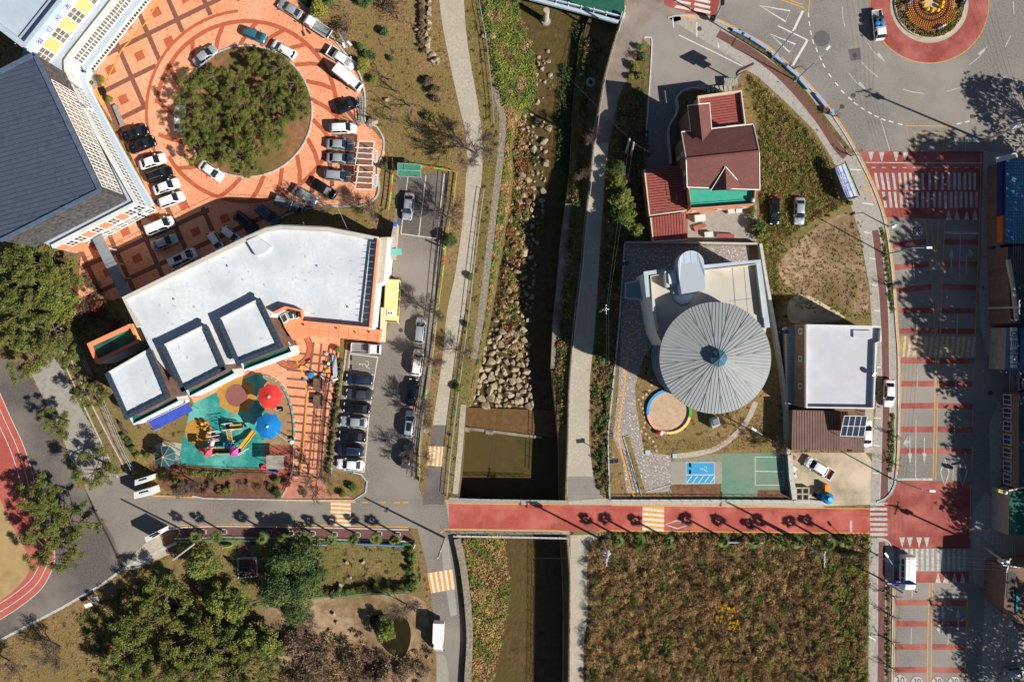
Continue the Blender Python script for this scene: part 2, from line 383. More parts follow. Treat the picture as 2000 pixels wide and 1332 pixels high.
line('track_kerb', [(-80,1290),(0,1250),(60,1218),(120,1187),(200,1141),(243,1109),(300,1080),(345,1060)], 5, 0, m_kerb, raised=.05)
sheet('concrete_walk', [(60,728),(112,690),(126,730),(160,800),(200,870),(228,930),(205,940),(165,950),(140,900),(112,830),(86,780)], 2, m_conc2)
sheet('grass_verge', [(118,690),(135,735),(175,815),(215,890),(240,925),(228,932),(200,870),(160,800),(124,728)], 1, m_lawn_green)
sheet('dirt_walk', [(120,640),(142,640),(165,720),(200,800),(240,880),(262,915),(250,924),(225,880),(180,790),(145,710)], 2, m_dirt)
line('concrete_edging', [(118,640),(140,705),(180,792),(215,860),(248,922)], 2.2, 1, m_kerb, raised=.1)
line('concrete_edging', [(120,655),(128,715),(165,795),(200,868),(230,932)], 2.2, 1, m_kerb, raised=.1)
line('drain_channel', [(168,955),(185,1000),(212,1050),(240,1110)], 4, 2, M('dark_grate', (60,56,52), r=.7))
sheet('gate_road', [(165,952),(205,932),(245,922),(275,940),(300,966),(302,1040),(285,1056),(262,1082),(243,1108),(222,1050),(190,1000)], 2, m_asph)
sheet('gate_apron', [(262,1082),(285,1058),(312,1045),(325,1080),(332,1082),(300,1095),(262,1112),(245,1112)], 3, m_conc)
sheet('west_road', [(296,966),(370,970),(500,975),(640,978),(715,975),(900,975),(900,1040),(805,1031),(640,1028),(440,1025),(380,1028),(320,1036),(296,1040)], 1, m_asph)
sheet('parking_lot', [(690,985),(712,960),(716,938),(704,925),(648,918),(655,840),(680,700),(688,664),(748,662),(766,625),(768,460),(776,345),(874,338),(862,480),(855,600),(842,740),(824,870),(818,950),(830,985)], 2, m_asph)
sheet('parking_court', [(776,345),(877,336),(866,470),(776,456)], 3, m_asph2)
PL = cr([(850,-90),(858,0),(866,60),(880,130),(895,200),(907,250),(912,300),(910,350),(905,420),(890,530),(873,610),(864,700),(845,830)], 4)
PRt = cr([(898,-90),(906,0),(910,60),(920,130),(933,200),(941,260),(942,330),(935,400),(920,540),(897,666),(884,740),(873,830)], 4)
sheet('concrete_riverside_path', PL+PRt[::-1], 2, m_conc)
sheet('grey_riverside_path', [(845,830),(873,830),(868,905),(868,985),(825,985),(835,905)], 2, m_asph2)
sheet('south_lane', [(815,1030),(890,1038),(888,1060),(893,1120),(902,1180),(905,1250),(900,1340),(895,1500),(850,1500),(852,1300),(846,1200),(835,1110),(822,1060)], 2, m_asph)
sheet('worn_lane_strip', [(862,1055),(876,1055),(893,1200),(880,1204),(866,1120)], 3, m_conc2)
sheet('worn_lane_strip', [(853,1276),(870,1280),(876,1310),(878,1400),(852,1400)], 3, m_conc2)
sheet('grass_verge', [(878,338),(910,335),(905,420),(888,530),(872,610),(863,700),(842,860),(826,960),(820,955),(826,870),(845,740),(858,600),(868,480)], 1, m_lawn)
sheet('park_lawn', [(560,-60),(860,-60),(856,0),(864,60),(878,130),(893,200),(905,250),(910,330),(760,345),(752,280),(715,240),(700,150),(650,75),(600,20)], 1, m_lawn)
sheet('riverside_verge', [(910,-60),(935,-60),(942,20),(952,80),(966,140),(980,200),(985,245),(977,330),(967,400),(955,500),(945,600),(929,680),(915,750),(905,800),(900,880),(894,965),(870,965),(874,830),(886,740),(899,666),(922,540),(937,400),(944,330),(943,260),(935,200),(922,130),(912,60)], 1, m_lawn_green)
# cobble strip along the top of the west bank
cs = cr([(966,170),(974,200),(982,235),(978,300),(970,370),(960,450),(947,560),(936,640),(925,700)], 6)
line('cobble_strip', cs, 13, 2, m_cobble)
line('river_wall_coping', [(905,790),(898,880),(889,966)], 11, 2, m_conc, raised=.06)
line('cobble_wall_coping', cr([(893,1050),(903,1095),(911,1150),(917,1220),(917,1270),(913,1332),(908,1500)], 3), 12, 0, m_cobble, raised=.9)
# terracotta plaza with its bands
sheet('terracotta_plaza', [(150,600),(160,470),(230,430),(300,400),(240,270),(175,170),(172,130),(215,70),(285,-60),(540,-60),(600,20),(650,78),(690,120),(712,160),(716,238),(748,270),(752,300),(736,360),(730,392),(690,402),(600,405),(560,412),(520,447),(250,580)], 1, m_terra)
pb = S('plaza_bands')
def arc(cx, cy, r, a0, a1, n=24): return [(cx+r*math.cos(R(a0+(a1-a0)*i/n)), cy-r*math.sin(R(a0+(a1-a0)*i/n))) for i in range(n+1)]
GC = (482, 218)
PLZ = [(150,600),(160,470),(230,430),(300,400),(240,270),(175,170),(172,130),(215,70),(285,-60),(540,-60),(600,20),(650,78),(690,120),(712,160),(716,238),(748,270),(752,300),(736,360),(730,392),(690,402),(600,405),(560,412),(520,447),(250,580)]
sq = S('plaza_insets')
def grid_bands(O, e1, e2, ks, js, cond, w_=9):
    O, e1, e2 = Vector(O), Vector(e1), Vector(e2)
    for fam, (base, d) in enumerate(((e2, e1), (e1, e2))):
        for k in (ks if fam == 0 else js):
            run = []
            for i in range(-200, 201):
                p = O+base*k+d*(i/12)
                if cond(p.x, p.y): run.append(tuple(p))
                elif run:
                    if len(run) > 3: line('paving_band', [run[0], run[-1]], w_, 2+fam, m_terra_b, pb)
                    run = []
    for k in ks:
        for j in js:
            p = O+e1*(j+.5)+e2*(k+.5)
            if cond(p.x-9, p.y) and cond(p.x+9, p.y): sheet('paving_inset', [tuple(p+(e1*x+e2*y)*.14) for x, y in ((-1,-1),(1,-1),(1,1),(-1,1))], 4, m_terra_d, sq)
def inside(u, v): return bool(inpoly(np.array([u]), np.array([v]), PLZ)[0])
dist = lambda u, v: math.hypot(u-GC[0], v-GC[1])
grid_bands((232,95), (57,-28), (25,57), range(-3,5), range(-2,6), lambda u, v: inside(u, v) and dist(u, v) > 196 and v < 330 and u < 470)
grid_bands((285,466), (57,-26), (23,52), range(-2,3), range(-3,7), lambda u, v: inside(u, v) and dist(u, v) > 205 and v > 380 and v < 470+(285-u)*.47+130 and u < 560)
line('plaza_ring_band', arc(*GC, 176, -150, 175, 70), 8, 5, m_terra_d, pb)
line('plaza_ring_band', arc(*GC, 196, 95, 215, 40), 6, 5, m_terra_d, pb)
for i, a in enumerate((-95,-75,-58,-41,-24,-7,10,27,44,61,78,96,118,140,162,186,208,232)):
    line('radial_band', [(GC[0]+r*math.cos(R(a-(r-130)*.28)), GC[1]-r*math.sin(R(a-(r-130)*.28))) for r in (130,155,178)], 8, 6, m_terra_d, pb)
for i, a in enumerate((-58,-44,-28,-12,6,24,42,60)):
    q = [(GC[0]+r*math.cos(R(a-(r-178)*.3)), GC[1]-r*math.sin(R(a-(r-178)*.3))) for r in (179,200,222)]
    if all(inside(*p) for p in q): line('radial_band', q, 8, 6, m_terra_b, pb)
line('tactile_strip', [(318,-10),(285,45),(262,72),(238,98),(212,150),(203,172)], 2.6, 11, m_yellow)
# grove bed
sheet('grove_bed', arc(*GC, 127, 0, 354, 60), 11, M('pine_litter', (170,122,84), (120,86,58), s=.9, bump=.08, c3=(112,98,54), s2=.15, r=.95))
line('grove_kerb', arc(*GC, 128, 0, 354, 70), 2.6, 0, m_kerb, raised=.16, closed=True)
line('plaza_kerb', cr([(545,-30),(600,18),(640,62),(672,102),(700,140),(713,185),(714,238),(735,248),(749,272),(748,300),(738,330),(740,372),(728,392),(700,403),(640,403),(600,408),(560,420),(540,432)], 5), 3, 0, m_kerb, raised=.15)
# kindergarten yard
sheet('kindergarten_yard', [(455,690),(560,640),(665,655),(662,700),(645,800),(630,900),(625,940),(560,980),(545,960),(575,900),(576,840),(565,780),(540,745),(500,730),(380,790),(370,770)], 2, m_terra)
ky = S('yard_bands')
for i, u in enumerate((588,606,624,642)): line('paving_band', [(u+25-i*3,668+i*3),(u+12,760),(u-5,930)], 4.4, 3, m_terra_b, ky)
for v in range(690, 940, 17): line('paving_band', [(560,v-2),(655-(v-690)*.11,v+6)], 4, 4, m_terra_b, ky)
for r in (40, 30): line('paving_arc', arc(570,680,r,190,400,24), 3, 5, m_terra_b, ky)
line('paving_arc', arc(570,680,35,190,400,24), 6, 6, m_terra_d, ky)
line('tactile_strip', [(568,684),(590,725),(600,770),(594,860),(590,915)], 3, 7, m_yellow)
sheet('yard_lawn', [(232,800),(300,830),(372,790),(352,880),(350,915),(300,925),(245,880),(215,790)], 1, m_lawn)
sheet('playground_floor', [(372,798),(380,786),(488,735),(512,730),(520,740),(517,912),(440,915),(349,906),(352,880)], 3, m_teal)
fl = S('flower_pattern'); fc = (462, 772)
for i in range(8):
    a = R(i*45+10); c = (fc[0]+26*math.cos(a), fc[1]+24*math.sin(a)); sheet('petal', arc(*c, 12.5, 0, 345, 16), 4+i % 4, m_ochre, fl)
sheet('flower_heart', arc(*fc, 22, 0, 350, 26), 9, m_maroon, fl)
sheet('ochre_disc', arc(388, 843, 26.5, 0, 352, 30), 4, m_ochre)
sheet('playground_sandpit', cr([(517,736),(528,738),(547,750),(562,775),(573,810),(575,845),(572,870)], 4)+[(535,868),(522,880),(517,885)], 4, m_sand)
sheet('deck_paving', [(517,885),(535,870),(572,872),(570,920),(555,960),(520,925)], 4, M('dull_red_blocks', (184,104,80), (160,88,68), s=1.5, r=.85, bump=.01))  # plain duller red for the deck blocks
kc = [M('kerb_sky_blue', (120,190,220)), M('kerb_green', (60,170,110)), M('kerb_red', (220,100,90))]
kp = cr([(514,734),(530,737),(548,750),(562,773),(571,802),(575,835),(574,865)], 6); ck = thing('play_kerb', 'curved kerb of red green and blue blocks round the playground sandpit', 'kerb')
for i in range(len(kp)-1):
    MB().ribbon([P(*kp[i]), P(*kp[i+1])], .32, .0, h=.22).build('kerb_block', kc[(i*7) % 3], ck)
sheet('pavilion_floor', [(302,870),(320,862),(355,866),(350,912),(330,920)], 2, m_conc)
sheet('planting_bed', [(290,905),(520,918),(545,935),(560,965),(380,968),(330,960),(300,945)], 2, M('bed_soil', (140,100,74), (98,68,48), s=1, bump=.15, r=.95))
sheet('red_pavement', [(385,962),(545,966),(540,973),(380,970)], 4, m_bike); line('pavement_kerb', [(376,968),(400,973),(545,976),(690,977),(714,962),(717,940),(705,926),(690,922)], 2.5, 0, m_kerb, raised=.14)
sheet('entrance_court', [(540,965),(566,935),(640,930),(665,965),(690,972),(545,974)], 3, M('worn_red_paving', (206,140,112), (186,120,94), s=1.2, r=.9, bump=.01))
sheet('hedge_bed', [(668,665),(684,668),(676,720),(655,840),(648,925),(700,928),(712,945),(700,966),(640,965),(628,930),(640,820),(655,740)], 3, M('bed_earth', (150,124,80), (108,86,52), s=1.2, bump=.1, r=.95))
line('lot_kerb', [(678,668),(672,720),(656,800),(650,860),(647,925)], 2.4, 0, m_kerb, raised=.14)
# south park
sheet('red_pavement', [(315,1040),(360,1030),(440,1028),(640,1031),(795,1034),(812,1056),(640,1052),(440,1047),(345,1052),(345,1080),(325,1082)], 3, m_bike)
line('pavement_kerb', [(312,1037),(360,1029),(440,1027),(640,1030),(798,1034)], 2.6, 0, m_kerb, raised=.14)
line('pavement_kerb', [(812,1057),(640,1053),(440,1049),(341,1052)], 2, 0, m_kerb, raised=.1)
sheet('monument_path', [(470,1050),(490,1050),(492,1086),(472,1086)], 4, m_bike)
sheet('park_lawn', [(345,1060),(470,1052),(812,1060),(826,1150),(640,1165),(500,1175),(420,1140)], 1, m_lawn_green)
sheet('park_dirt', [(500,1176),(640,1166),(800,1158),(830,1175),(842,1230),(842,1400),(560,1400),(540,1250)], 1, m_dirt)
sheet('dirt_trail', cr([(330,1100),(345,1105),(365,1160),(400,1210),(425,1240),(405,1245),(375,1205),(345,1160)], 4, True), 2, m_dirt)
sheet('park_lawn', [(0,1250),(120,1190),(240,1115),(345,1085),(420,1150),(560,1260),(560,1500),(-60,1500)], 1, m_lawn)
sheet('pond_water', cr([(722,1205),(760,1198),(795,1210),(802,1250),(785,1285),(755,1270),(735,1240)], 4, True), 3, M('dark_pond', (52,44,24), (40,36,20), r=.15))

# ------------------------------------------------------------------ road bridge, red east road
mb = MB(); mb.prism([P(u, v) for u, v in ((876,976),(1110,978),(1110,1044),(888,1042))], -.9, -.004); mb.build('bridge_deck', m_conc2, kind='structure')
RT = [(876,983),(1000,985),(1105,986),(1180,986),(1300,988),(1500,991),(1700,993)]; RB = [(1700,1042),(1500,1038),(1300,1036),(1110,1036),(1000,1035),(878,1034)]
sheet('bridge_margin', [(870,976),(1112,979),(1112,1043),(880,1041)], 3, m_conc2)
sheet('red_road', RT+RB, 5, m_redroad)
line('yellow_edge_line', [(870,974),(873,982),(885,983),(1100,985),(1108,984),(1112,980)], 1.8, 7, m_yellow)
line('yellow_edge_line', [(860,1040),(870,1034),(885,1033),(1090,1036),(1104,1038)], 1.8, 7, m_yellow)
line('yellow_edge_line', [(1165,1040),(1175,1036),(1300,1037),(1500,1039),(1698,1041)], 1.6, 7, m_yellow)
line('yellow_edge_line', [(1195,987),(1400,989),(1600,992),(1698,993)], 1.4, 7, m_yellow)
line('yellow_edge_line', [(296,968),(400,972),(520,976),(645,979),(695,980)], 2, 4, m_yellow)
line('yellow_edge_line', [(345,1026),(500,1024),(640,1026),(798,1030)], 2, 4, m_yellow)
for a in (707,742,770,786): line('yellow_dash', [(a,981),(a+11,981)], 1.8, 4, m_yellow)
sheet('concrete_apron', [(1112,979),(1190,972),(1400,976),(1560,978),(1610,985),(1610,991),(1400,989),(1190,987),(1112,986)], 4, m_conc)
# east bank road and its asphalt mouth
ER = [(1262,60),(1250,90),(1240,120),(1222,160),(1208,190),(1196,240),(1188,290),(1182,330),(1178,400),(1172,480),(1166,580),(1160,660),(1152,740),(1150,860),(1160,940),(1180,975),(1150,985),(1108,985)]
sheet('worn_riverside_road', [(1222,-80),(1330,-80),(1330,40)]+ER[:7]+[(EE(v)+2, v) for v in (290,220,150,90,40,0)], 2, m_brown_road)
sheet('concrete_riverside_road', [(EE(290)+2,284),(1186,278)]+ER[6:15]+[(1156,932),(EE(932)+2,932)]+[(EE(v)+2, v) for v in (860,760,680,600,520,440,370,290)], 3, m_conc)
sheet('tarmac_patch', [(1110,930),(1158,930),(1180,975),(1150,984),(1108,984)], 4, m_asph3)
sheet('concrete_riverside_path', [(1114,1045),(1180,1043),(1150,1060),(1146,1120),(1148,1200),(1140,1260),(1138,1400),(1112,1400),(1114,1200)], 2, m_conc)
sheet('planting_bank', [(1256,84),(1270,92),(1262,300),(1258,330),(1260,400),(1262,470),(1218,475),(1210,560),(1196,780),(1186,960),(1172,965),(1154,900),(1154,740),(1168,580),(1180,400),(1190,290),(1210,190),(1240,122)], 1, m_bank)
sheet('forecourt', [(1240,60),(1290,28),(1312,40),(1455,130),(1440,158),(1380,172),(1322,185),(1322,250),(1312,330),(1256,330),(1263,200),(1272,92)], 3, m_asph3)
line('white_kerb_line', cr([(1258,74),(1268,74),(1273,80),(1271,130),(1267,190),(1262,260),(1258,306)], 4), 1.8, 0, m_white, raised=.12)
line('white_edge_line', [(1325,69),(1390,100),(1450,130)], 2, 5, m_white)

# ------------------------------------------------------------------ main road, roundabout and sidewalks on the east side
SR = [(1297,44),(1304,36),(1330,31),(1390,38),(1440,62),(1500,96),(1560,150),(1610,205),(1650,262),(1690,335),(1716,395),(1731,450),(1743,540),(1750,640),(1754,700),(1754,850),(1749,930),(1743,955),(1730,972),(1712,980)]
SL = [(1300,45),(1325,60),(1400,105),(1480,150),(1540,205),(1590,255),(1625,310),(1655,380),(1680,460),(1698,560),(1703,640),(1712,700),(1712,780),(1703,880),(1700,985)]
sheet('roundabout_asphalt', [(1330,-80),(2400,-80),(2400,1800),(1745,1800),(1745,1110),(1744,1062),(1736,1046),(1700,1043),(1700,984)]+SR[::-1]+[(1290,30),(1290,-80)], 1, m_asph3)
sheet('sidewalk', SR+SL[::-1], 2, m_sidewalk)
line('sidewalk_kerb', cr(SR[1:], 3), 3, 0, m_kerb, raised=.13)
line('yellow_edge_line', cr([(u+3.5, v-2.5) for u, v in SR[2:17]], 3), 2.2, 4, m_yellow)
line('bike_lane', cr([(1402,66),(1460,98),(1512,136),(1556,180),(1600,234),(1634,286),(1652,306)], 5), 16, 3, m_bike)
line('bike_lane', cr([(1709,450),(1718,520),(1726,600),(1730,700),(1731,800),(1730,880),(1727,975)], 4), 15, 3, m_bike)
line('bike_lane_edge', cr([(1702,450),(1710,520),(1718,600),(1721,700),(1723,800),(1721,880),(1718,978)], 4), 1.5, 4, m_kerb)
line('bike_lane_edge', cr([(1716,446),(1728,520),(1735,600),(1737,700),(1738,800),(1737,880),(1735,960)], 4), 1.5, 4, m_kerb)
line('planter_strip', cr([(1425,60),(1480,92),(1530,135),(1570,180),(1610,232),(1645,278),(1664,300)], 4), 9, 4, m_bank)
line('planter_strip', cr([(1719,444),(1731,480),(1738,560),(1743,612)], 4), 8, 5, m_bank)
line('planter_strip', [(1742,806),(1742,880),(1738,922)], 8, 5, m_bank)
sheet('sidewalk', [(1697,1050),(1712,1050),(1730,1054),(1742,1068),(1745,1100),(1744,1500),(1692,1500),(1696,1332)], 2, m_sidewalk)
line('bike_lane', [(1722,1058),(1722,1200),(1718,1500)], 14, 3, m_bike)
line('planter_strip', [(1736,1135),(1735,1250),(1732,1500)], 7, 4, m_bank)
line('bike_lane_edge', [(1715,1058),(1714,1200),(1711,1500)], 1.4, 4, m_kerb)
line('sidewalk_kerb', cr([(1712,1050),(1730,1054),(1741,1068),(1744,1100),(1743,1200),(1740,1500)], 4), 2.6, 0, m_kerb, raised=.13)
sheet('red_crossing', [(1682,296),(1921,296),(1917,350),(1914,430),(1728,425),(1716,385),(1698,340)], 3, m_redroad2)
sheet('red_junction', [(1700,994),(1722,986),(1744,966),(1754,938),(1899,941),(1895,1071),(1740,1071),(1736,1052),(1700,1042)], 3, m_redroad2)
sheet('red_crossing', [(1745,1116),(1893,1116),(1891,1138),(1745,1137)], 3, m_redroad2)
sheet('red_crossing', [(1293,-60),(1420,-60),(1398,33),(1340,26),(1297,11)], 3, m_redroad2)
rs = S('red_speed_strips')
for v, x0, x1 in ((472,1744,1911),(515,1748,1910),(560,1751,1908),(606,1756,1906),(646,1757,1905),(704,1757,1902),(749,1757,1902),(792,1757,1900),(838,1756,1900),(880,1755,1898),(1176,1748,1889),(1217,1748,1888),(1262,1746,1885),(1307,1744,1883)):
    sl = 7 if v < 600 else 0; cm = {472:(1809,1844),515:(1815,1842),560:(1820,1840),606:(1825,1838)}.get(v, (1826,1832) if v < 720 else (1824,1831) if v < 900 else (1811,1821))
    sheet('red_strip', [(x0,v-5+sl),(cm[0],v-5),(cm[0],v+6),(x0,v+6+sl)], 3, m_redroad2, rs); sheet('red_strip', [(cm[1],v-5),(x1,v-4),(x1,v+7),(cm[1],v+6)], 3, m_redroad2, rs)
cw = S('crosswalk')
for x in (850,895,938,985,1032,1075,1115,1160,1208,1262,1312,1362,1413,1458,1495,1538,1577,1615):
    u = 1500+x/4; sk_ = max(0, (1815-u)/115*6); sheet('crosswalk_stripe', [(u-2.6-sk_*.6,338),(u+2.6-sk_*.6,338),(u+2.6+sk_*.6,371),(u-2.6+sk_*.6,371)], 5, m_white2, cw)
for x in (910,955,997,1040,1083,1123,1165,1208,1250,1298,1342,1386,1430,1468,1508,1547,1587,1628):
    u = 1500+x/4; sk_ = max(0, (1815-u)/115*5); sheet('crosswalk_stripe', [(u-2.6-sk_*.6,375),(u+2.6-sk_*.6,375),(u+2.6+sk_*.6,406),(u-2.6+sk_*.6,406)], 5, m_white2, cw)
cw = S('crosswalk')
for i in range(13): u = 1757+i*10.3; sheet('crosswalk_stripe', [(u,1071),(u+5.4,1071),(u+5.4,1114),(u,1114)], 5, m_white2, cw)
cw = S('crosswalk')
for i in range(7): v = 984+i*9.9; sheet('crosswalk_stripe', [(1699,v-2.8),(1733,v-2.8),(1733,v+2.8),(1699,v+2.8)], 5, m_white2, cw)
cw = S('crosswalk')
for i in range(4):
    sheet('crosswalk_stripe', [(1318+i*1,-8+i*11-14),(1350+i*0,-2+i*11-14),(1348,2.5+i*11-14),(1317,-3.5+i*11-14)], 5, m_white, cw); sheet('crosswalk_stripe', [(1357,-2+i*10-12),(1388,5+i*10-12),(1386,10+i*10-12),(1355,3+i*10-12)], 5, m_white, cw)
mk = S('give_way_triangles')
for u in (1701,1722,1750,1768): sheet('triangle', [(u-5.5,297),(u+5.5,297),(u+1,315),(u-.5,315)], 5, m_white2, mk)
for u in (1762,1777,1795,1810): sheet('triangle', [(u-5.5,1049),(u+5.5,1049),(u,1070)], 5, m_white2, mk)
for u in (1853,1869,1888,1904): sheet('triangle', [(u-5.5,430),(u+5.5,430),(u,410)], 5, m_white2, mk)
for u in (1832,1847,1864,1880): sheet('triangle', [(u-5.5,1138),(u+5.5,1138),(u,1117)], 5, m_white2, mk)
ln = S('road_lines')
for p, w_ in (([(1690,318),(1918,319)], 1.8), ([(1845,455),(1912,456)], 4), ([(1752,936),(1822,936)], 4.5), ([(1821,1163),(1889,1166)], 4.5), ([(1876,457),(1873,549)], 1.7), ([(1790,617),(1791,655)], 1.5), ([(1870,613),(1869,652)], 1.5),
    ([(1791,716),(1791,758)], 1.5), ([(1867,715),(1867,755)], 1.5), ([(1789,820),(1788,933)], 1.7), ([(1864,818),(1864,855)], 1.5), ([(1862,905),(1861,940)], 1.5), ([(1782,1140),(1781,1167)], 1.5), ([(1780,1225),(1779,1258)], 1.5), ([(1853,1228),(1851,1258)], 1.5),
    ([(1783,500),(1786,545)], 1.5), ([(1662,1016),(1662,1038)], 4.5), ([(1855,277),(1921,276)], 3.5), ([(1720,234),(1738,295)], 1.7), ([(1886,278),(1886,296)], 1.5)):
    line('lane_line', p, w_, 5, m_white2, ln)
for i in range(11): line('lane_dash', [(1702+i*20.2,327.5),(1710+i*20.2,328)], 1.6, 5, m_white2, ln)
yl = S('yellow_centre_lines')
for p in ([(1806,428),(1818,530),(1827,655)], [(1845,430),(1841,530),(1836,655)], [(1818,430),(1829,522)], [(1833,430),(1829,522)], [(1827,697),(1825,800),(1822,936)], [(1834,697),(1831,800),(1827,936)], [(1815,1138),(1812,1240),(1809,1500)], [(1821,1138),(1819,1240),(1816,1500)],
          [(1916,300),(1914,400),(1908,560),(1904,655)], [(1901,720),(1900,760)], [(1900,795),(1899,830)], [(1899,870),(1898,920)], [(1896,945),(1894,1050)], [(1889,1160),(1887,1250),(1884,1320)], [(1748,1145),(1744,1500)], [(1731,1055),(1743,1070)]):
    line('yellow_line', p, 1.5, 5, m_yellow, yl)
def hump(name, quad, n, along, mat_y, mat_w, skew=0):
    """yellow hump with white stripes; quad corners tl,tr,br,bl"""
    hm = S(name); sheet('hump_base', quad, 6, mat_y, hm); tl_, tr_, br_, bl_ = [Vector(q) for q in quad]
    for i in range(n):
        t0 = (i+.42)/(n+.1); t1 = (i+.92)/(n+.1)
        if along: q = [tl_.lerp(tr_, t0+skew), tl_.lerp(tr_, t1+skew), bl_.lerp(br_, t1), bl_.lerp(br_, t0)]
        else: q = [tl_.lerp(bl_, t0), tr_.lerp(br_, min(t0+skew, .99)), tr_.lerp(br_, min(t1+skew, 1)), tl_.lerp(bl_, t1)]
        sheet('hump_stripe', [tuple(p) for p in q], 8, mat_w, hm)
hump('speed_hump', [(646,978),(685,979),(685,1028),(645,1026)], 6, False, m_yellow, m_white, .02)
hump('speed_hump', [(836,871),(869,872),(865,911),(833,909)], 4, True, m_yellow, m_white)
hump('speed_hump', [(1255,987),(1297,988),(1297,1037),(1254,1036)], 5, False, m_yellow, m_white, .06)
hump('speed_hump', [(834,1119),(884,1111),(889,1150),(842,1158)], 5, True, m_yellow, m_white)
hump('speed_hump', [(1759,656),(1906,657),(1904,697),(1757,697)], 14, True, m_yellow2, m_white2, .012)
dm = S('diamond_marks')
for (u, v, a, b_) in ((1323,1024,24,8),(1845,922,8.5,26),(1880,922,8.5,26)):
    line('diamond', [(u-a,v),(u,v-b_),(u+a,v),(u,v+b_)], 3, 7, m_white2, dm, closed=True)
aw = S('lane_arrows')
def arrow(u, v0, v1, br=0, curve=0):
    """straight arrow from tail v0 to tip v1, optional side branch br (-1 left, 1 right)"""
    d = 1 if v1 > v0 else -1; hd = 22
    if curve: line('arrow', [(u,v0),(u,v0-30),(u+1,v0-38),(u+5,v0-44)], 2, 7, m_white2, aw); sheet('arrow_head', [(u+4,v0-52),(u+14,v0-42),(u+9,v0-33),(u+5,v0-40)], 8, m_white2, aw); return
    line('arrow', [(u,v0),(u,v1-d*hd)], 2, 7, m_white2, aw); sheet('arrow_head', [(u-4.2,v1-d*hd),(u+4.2,v1-d*hd),(u,v1)], 8, m_white2, aw)
    if br: vb = v0+d*12; line('arrow', [(u,vb),(u-6,vb-1)], 4, 9, m_white2, aw); sheet('arrow_head', [(u-5,vb-12),(u-13,vb+2),(u-5,vb+12)], 10, m_white2, aw)
arrow(1858,535,480); arrow(1887,536,480,curve=1); arrow(1777,851,907,br=-1); arrow(1805,854,907); arrow(1841,1238,1183,br=-1); arrow(1871,1238,1183)
def cross_arrow(a, b_):
    line('arc_arrow', cr([a, ((a[0]+b_[0])/2-(b_[1]-a[1])*.06, (a[1]+b_[1])/2+(b_[0]-a[0])*.06), b_], 5), 1.3, 5, m_white2, aw)
    d = Vector((b_[0]-a[0], b_[1]-a[1])).normalized(); n = Vector((-d.y, d.x)); e = Vector(b_)
    sheet('arrow_head', [tuple(e-d*24+n*3.6), tuple(e-d*24-n*3.6), tuple(e)], 7, m_white2, aw)
for a, b_ in (((1693,83),(1730,123)),((1657,143),(1695,179)),((1892,128),(1928,91)),((1937,173),(1965,148))): cross_arrow(a, b_)
for p in ([(1645,15),(1646,35),(1650,53)],[(1683,122),(1698,138),(1714,151)],[(1763,175),(1785,181),(1805,183)],[(1850,179),(1867,174),(1881,168)],[(1979,3),(1980,30)],[(1963,93),(1974,70)]): line('lane_dash', p, 1.7, 5, m_white2, ln)
for i, (u, v) in enumerate(((1579,30),(1581,47),(1584,65),(1588,82),(1595,98),(1602,114),(1609,129),(1621,148),(1634,165),(1646,180),(1660,193),(1671,203),(1685,213),(1699,221),(1712,228),(1725,234),(1740,238),(1758,243),(1873,242),(1889,238),(1908,230),(1923,222),(1940,213),(1955,203),(1975,185),(1990,170))):
    a = math.atan2(v-8, u-1815)+math.pi/2; c, s_ = math.cos(a)*4.6, math.sin(a)*4.6; line('give_way_dash', [(u-c,v-s_),(u+c,v+s_)], 2.4, 5, m_white, ln)
for k in (((1769,246),(1857,247)),((1785,259),(1845,260)),((1800,272),(1833,270))):
    (a, v), (b_, v2) = k; line('yellow_box', [(a+(296-v)*.22,296),(a,v),(b_,v2),(b_-(296-v)*.1,296)], 1.6, 5, m_yellow, yl)
line('yellow_box', [(1500,-8),(1568,15),(1579,26),(1581,0),(1582,-20)], 1.8, 5, m_yellow, yl); line('yellow_box', [(1528,-4),(1568,10),(1569,-10)], 1.6, 5, m_yellow, yl)
for q in ([(1484,12),(1543,22),(1534,43)], [(1504,67),(1553,87),(1542,103)]): line('outline_triangle', q, 3, 5, m_white, ln, closed=True)
for p, w_ in (([(1568,22),(1549,62)], 4.5), ([(1519,51),(1577,79)], 2.4), ([(1577,79),(1548,129)], 4.5)): line('lane_line', p, w_, 5, m_white, ln)
# manholes and patches
sheet('asphalt_patch', [(1656,97),(1680,94),(1682,117),(1662,120)], 4, m_patch)
sheet('asphalt_patch', arc(1605,76,16,0,345,14), 4, m_patch)
m_iron = M('cast_iron', (96,80,74), (70,60,56), s=3, r=.6)
for i, (u, v, lb) in enumerate(((1670,109,'round manhole cover in the dark square patch near the roundabout'),(1667,187,'round manhole cover on the grey road left of the pole shadow'),(1645,209,'dull manhole cover close to the kerb of the curved road'),(1899,228,'manhole cover among the tree shadow south of the roundabout'),(1366,57,'brown manhole cover in the grey sidewalk blocks'),(1729,388,'manhole cover at the left end of the red crosswalk'),(783,645,'manhole cover in the parking lot beside the bus'),(1934,767,'manhole cover in the shaded shop-side lane'))):
    o = MB().lathe([(0,.02),(.3,.02),(.33,.012),(.36,.02),(.36,0)], P(u, v)+Vector((0,0,.026)), 18).build('manhole_cover', m_iron); tag(o, lb, 'manhole', 'manhole covers in the roads')
o = MB().lathe([(.22,.03),(.3,.06),(.42,.06),(.44,0)], P(832,841), 20).lathe([(0,.02),(.3,.02)], P(832,841), 20).build('manhole_cover', m_conc2); tag(o, 'concrete rimmed manhole in the grass strip beside the parking lot', 'manhole', 'manhole covers in the roads')
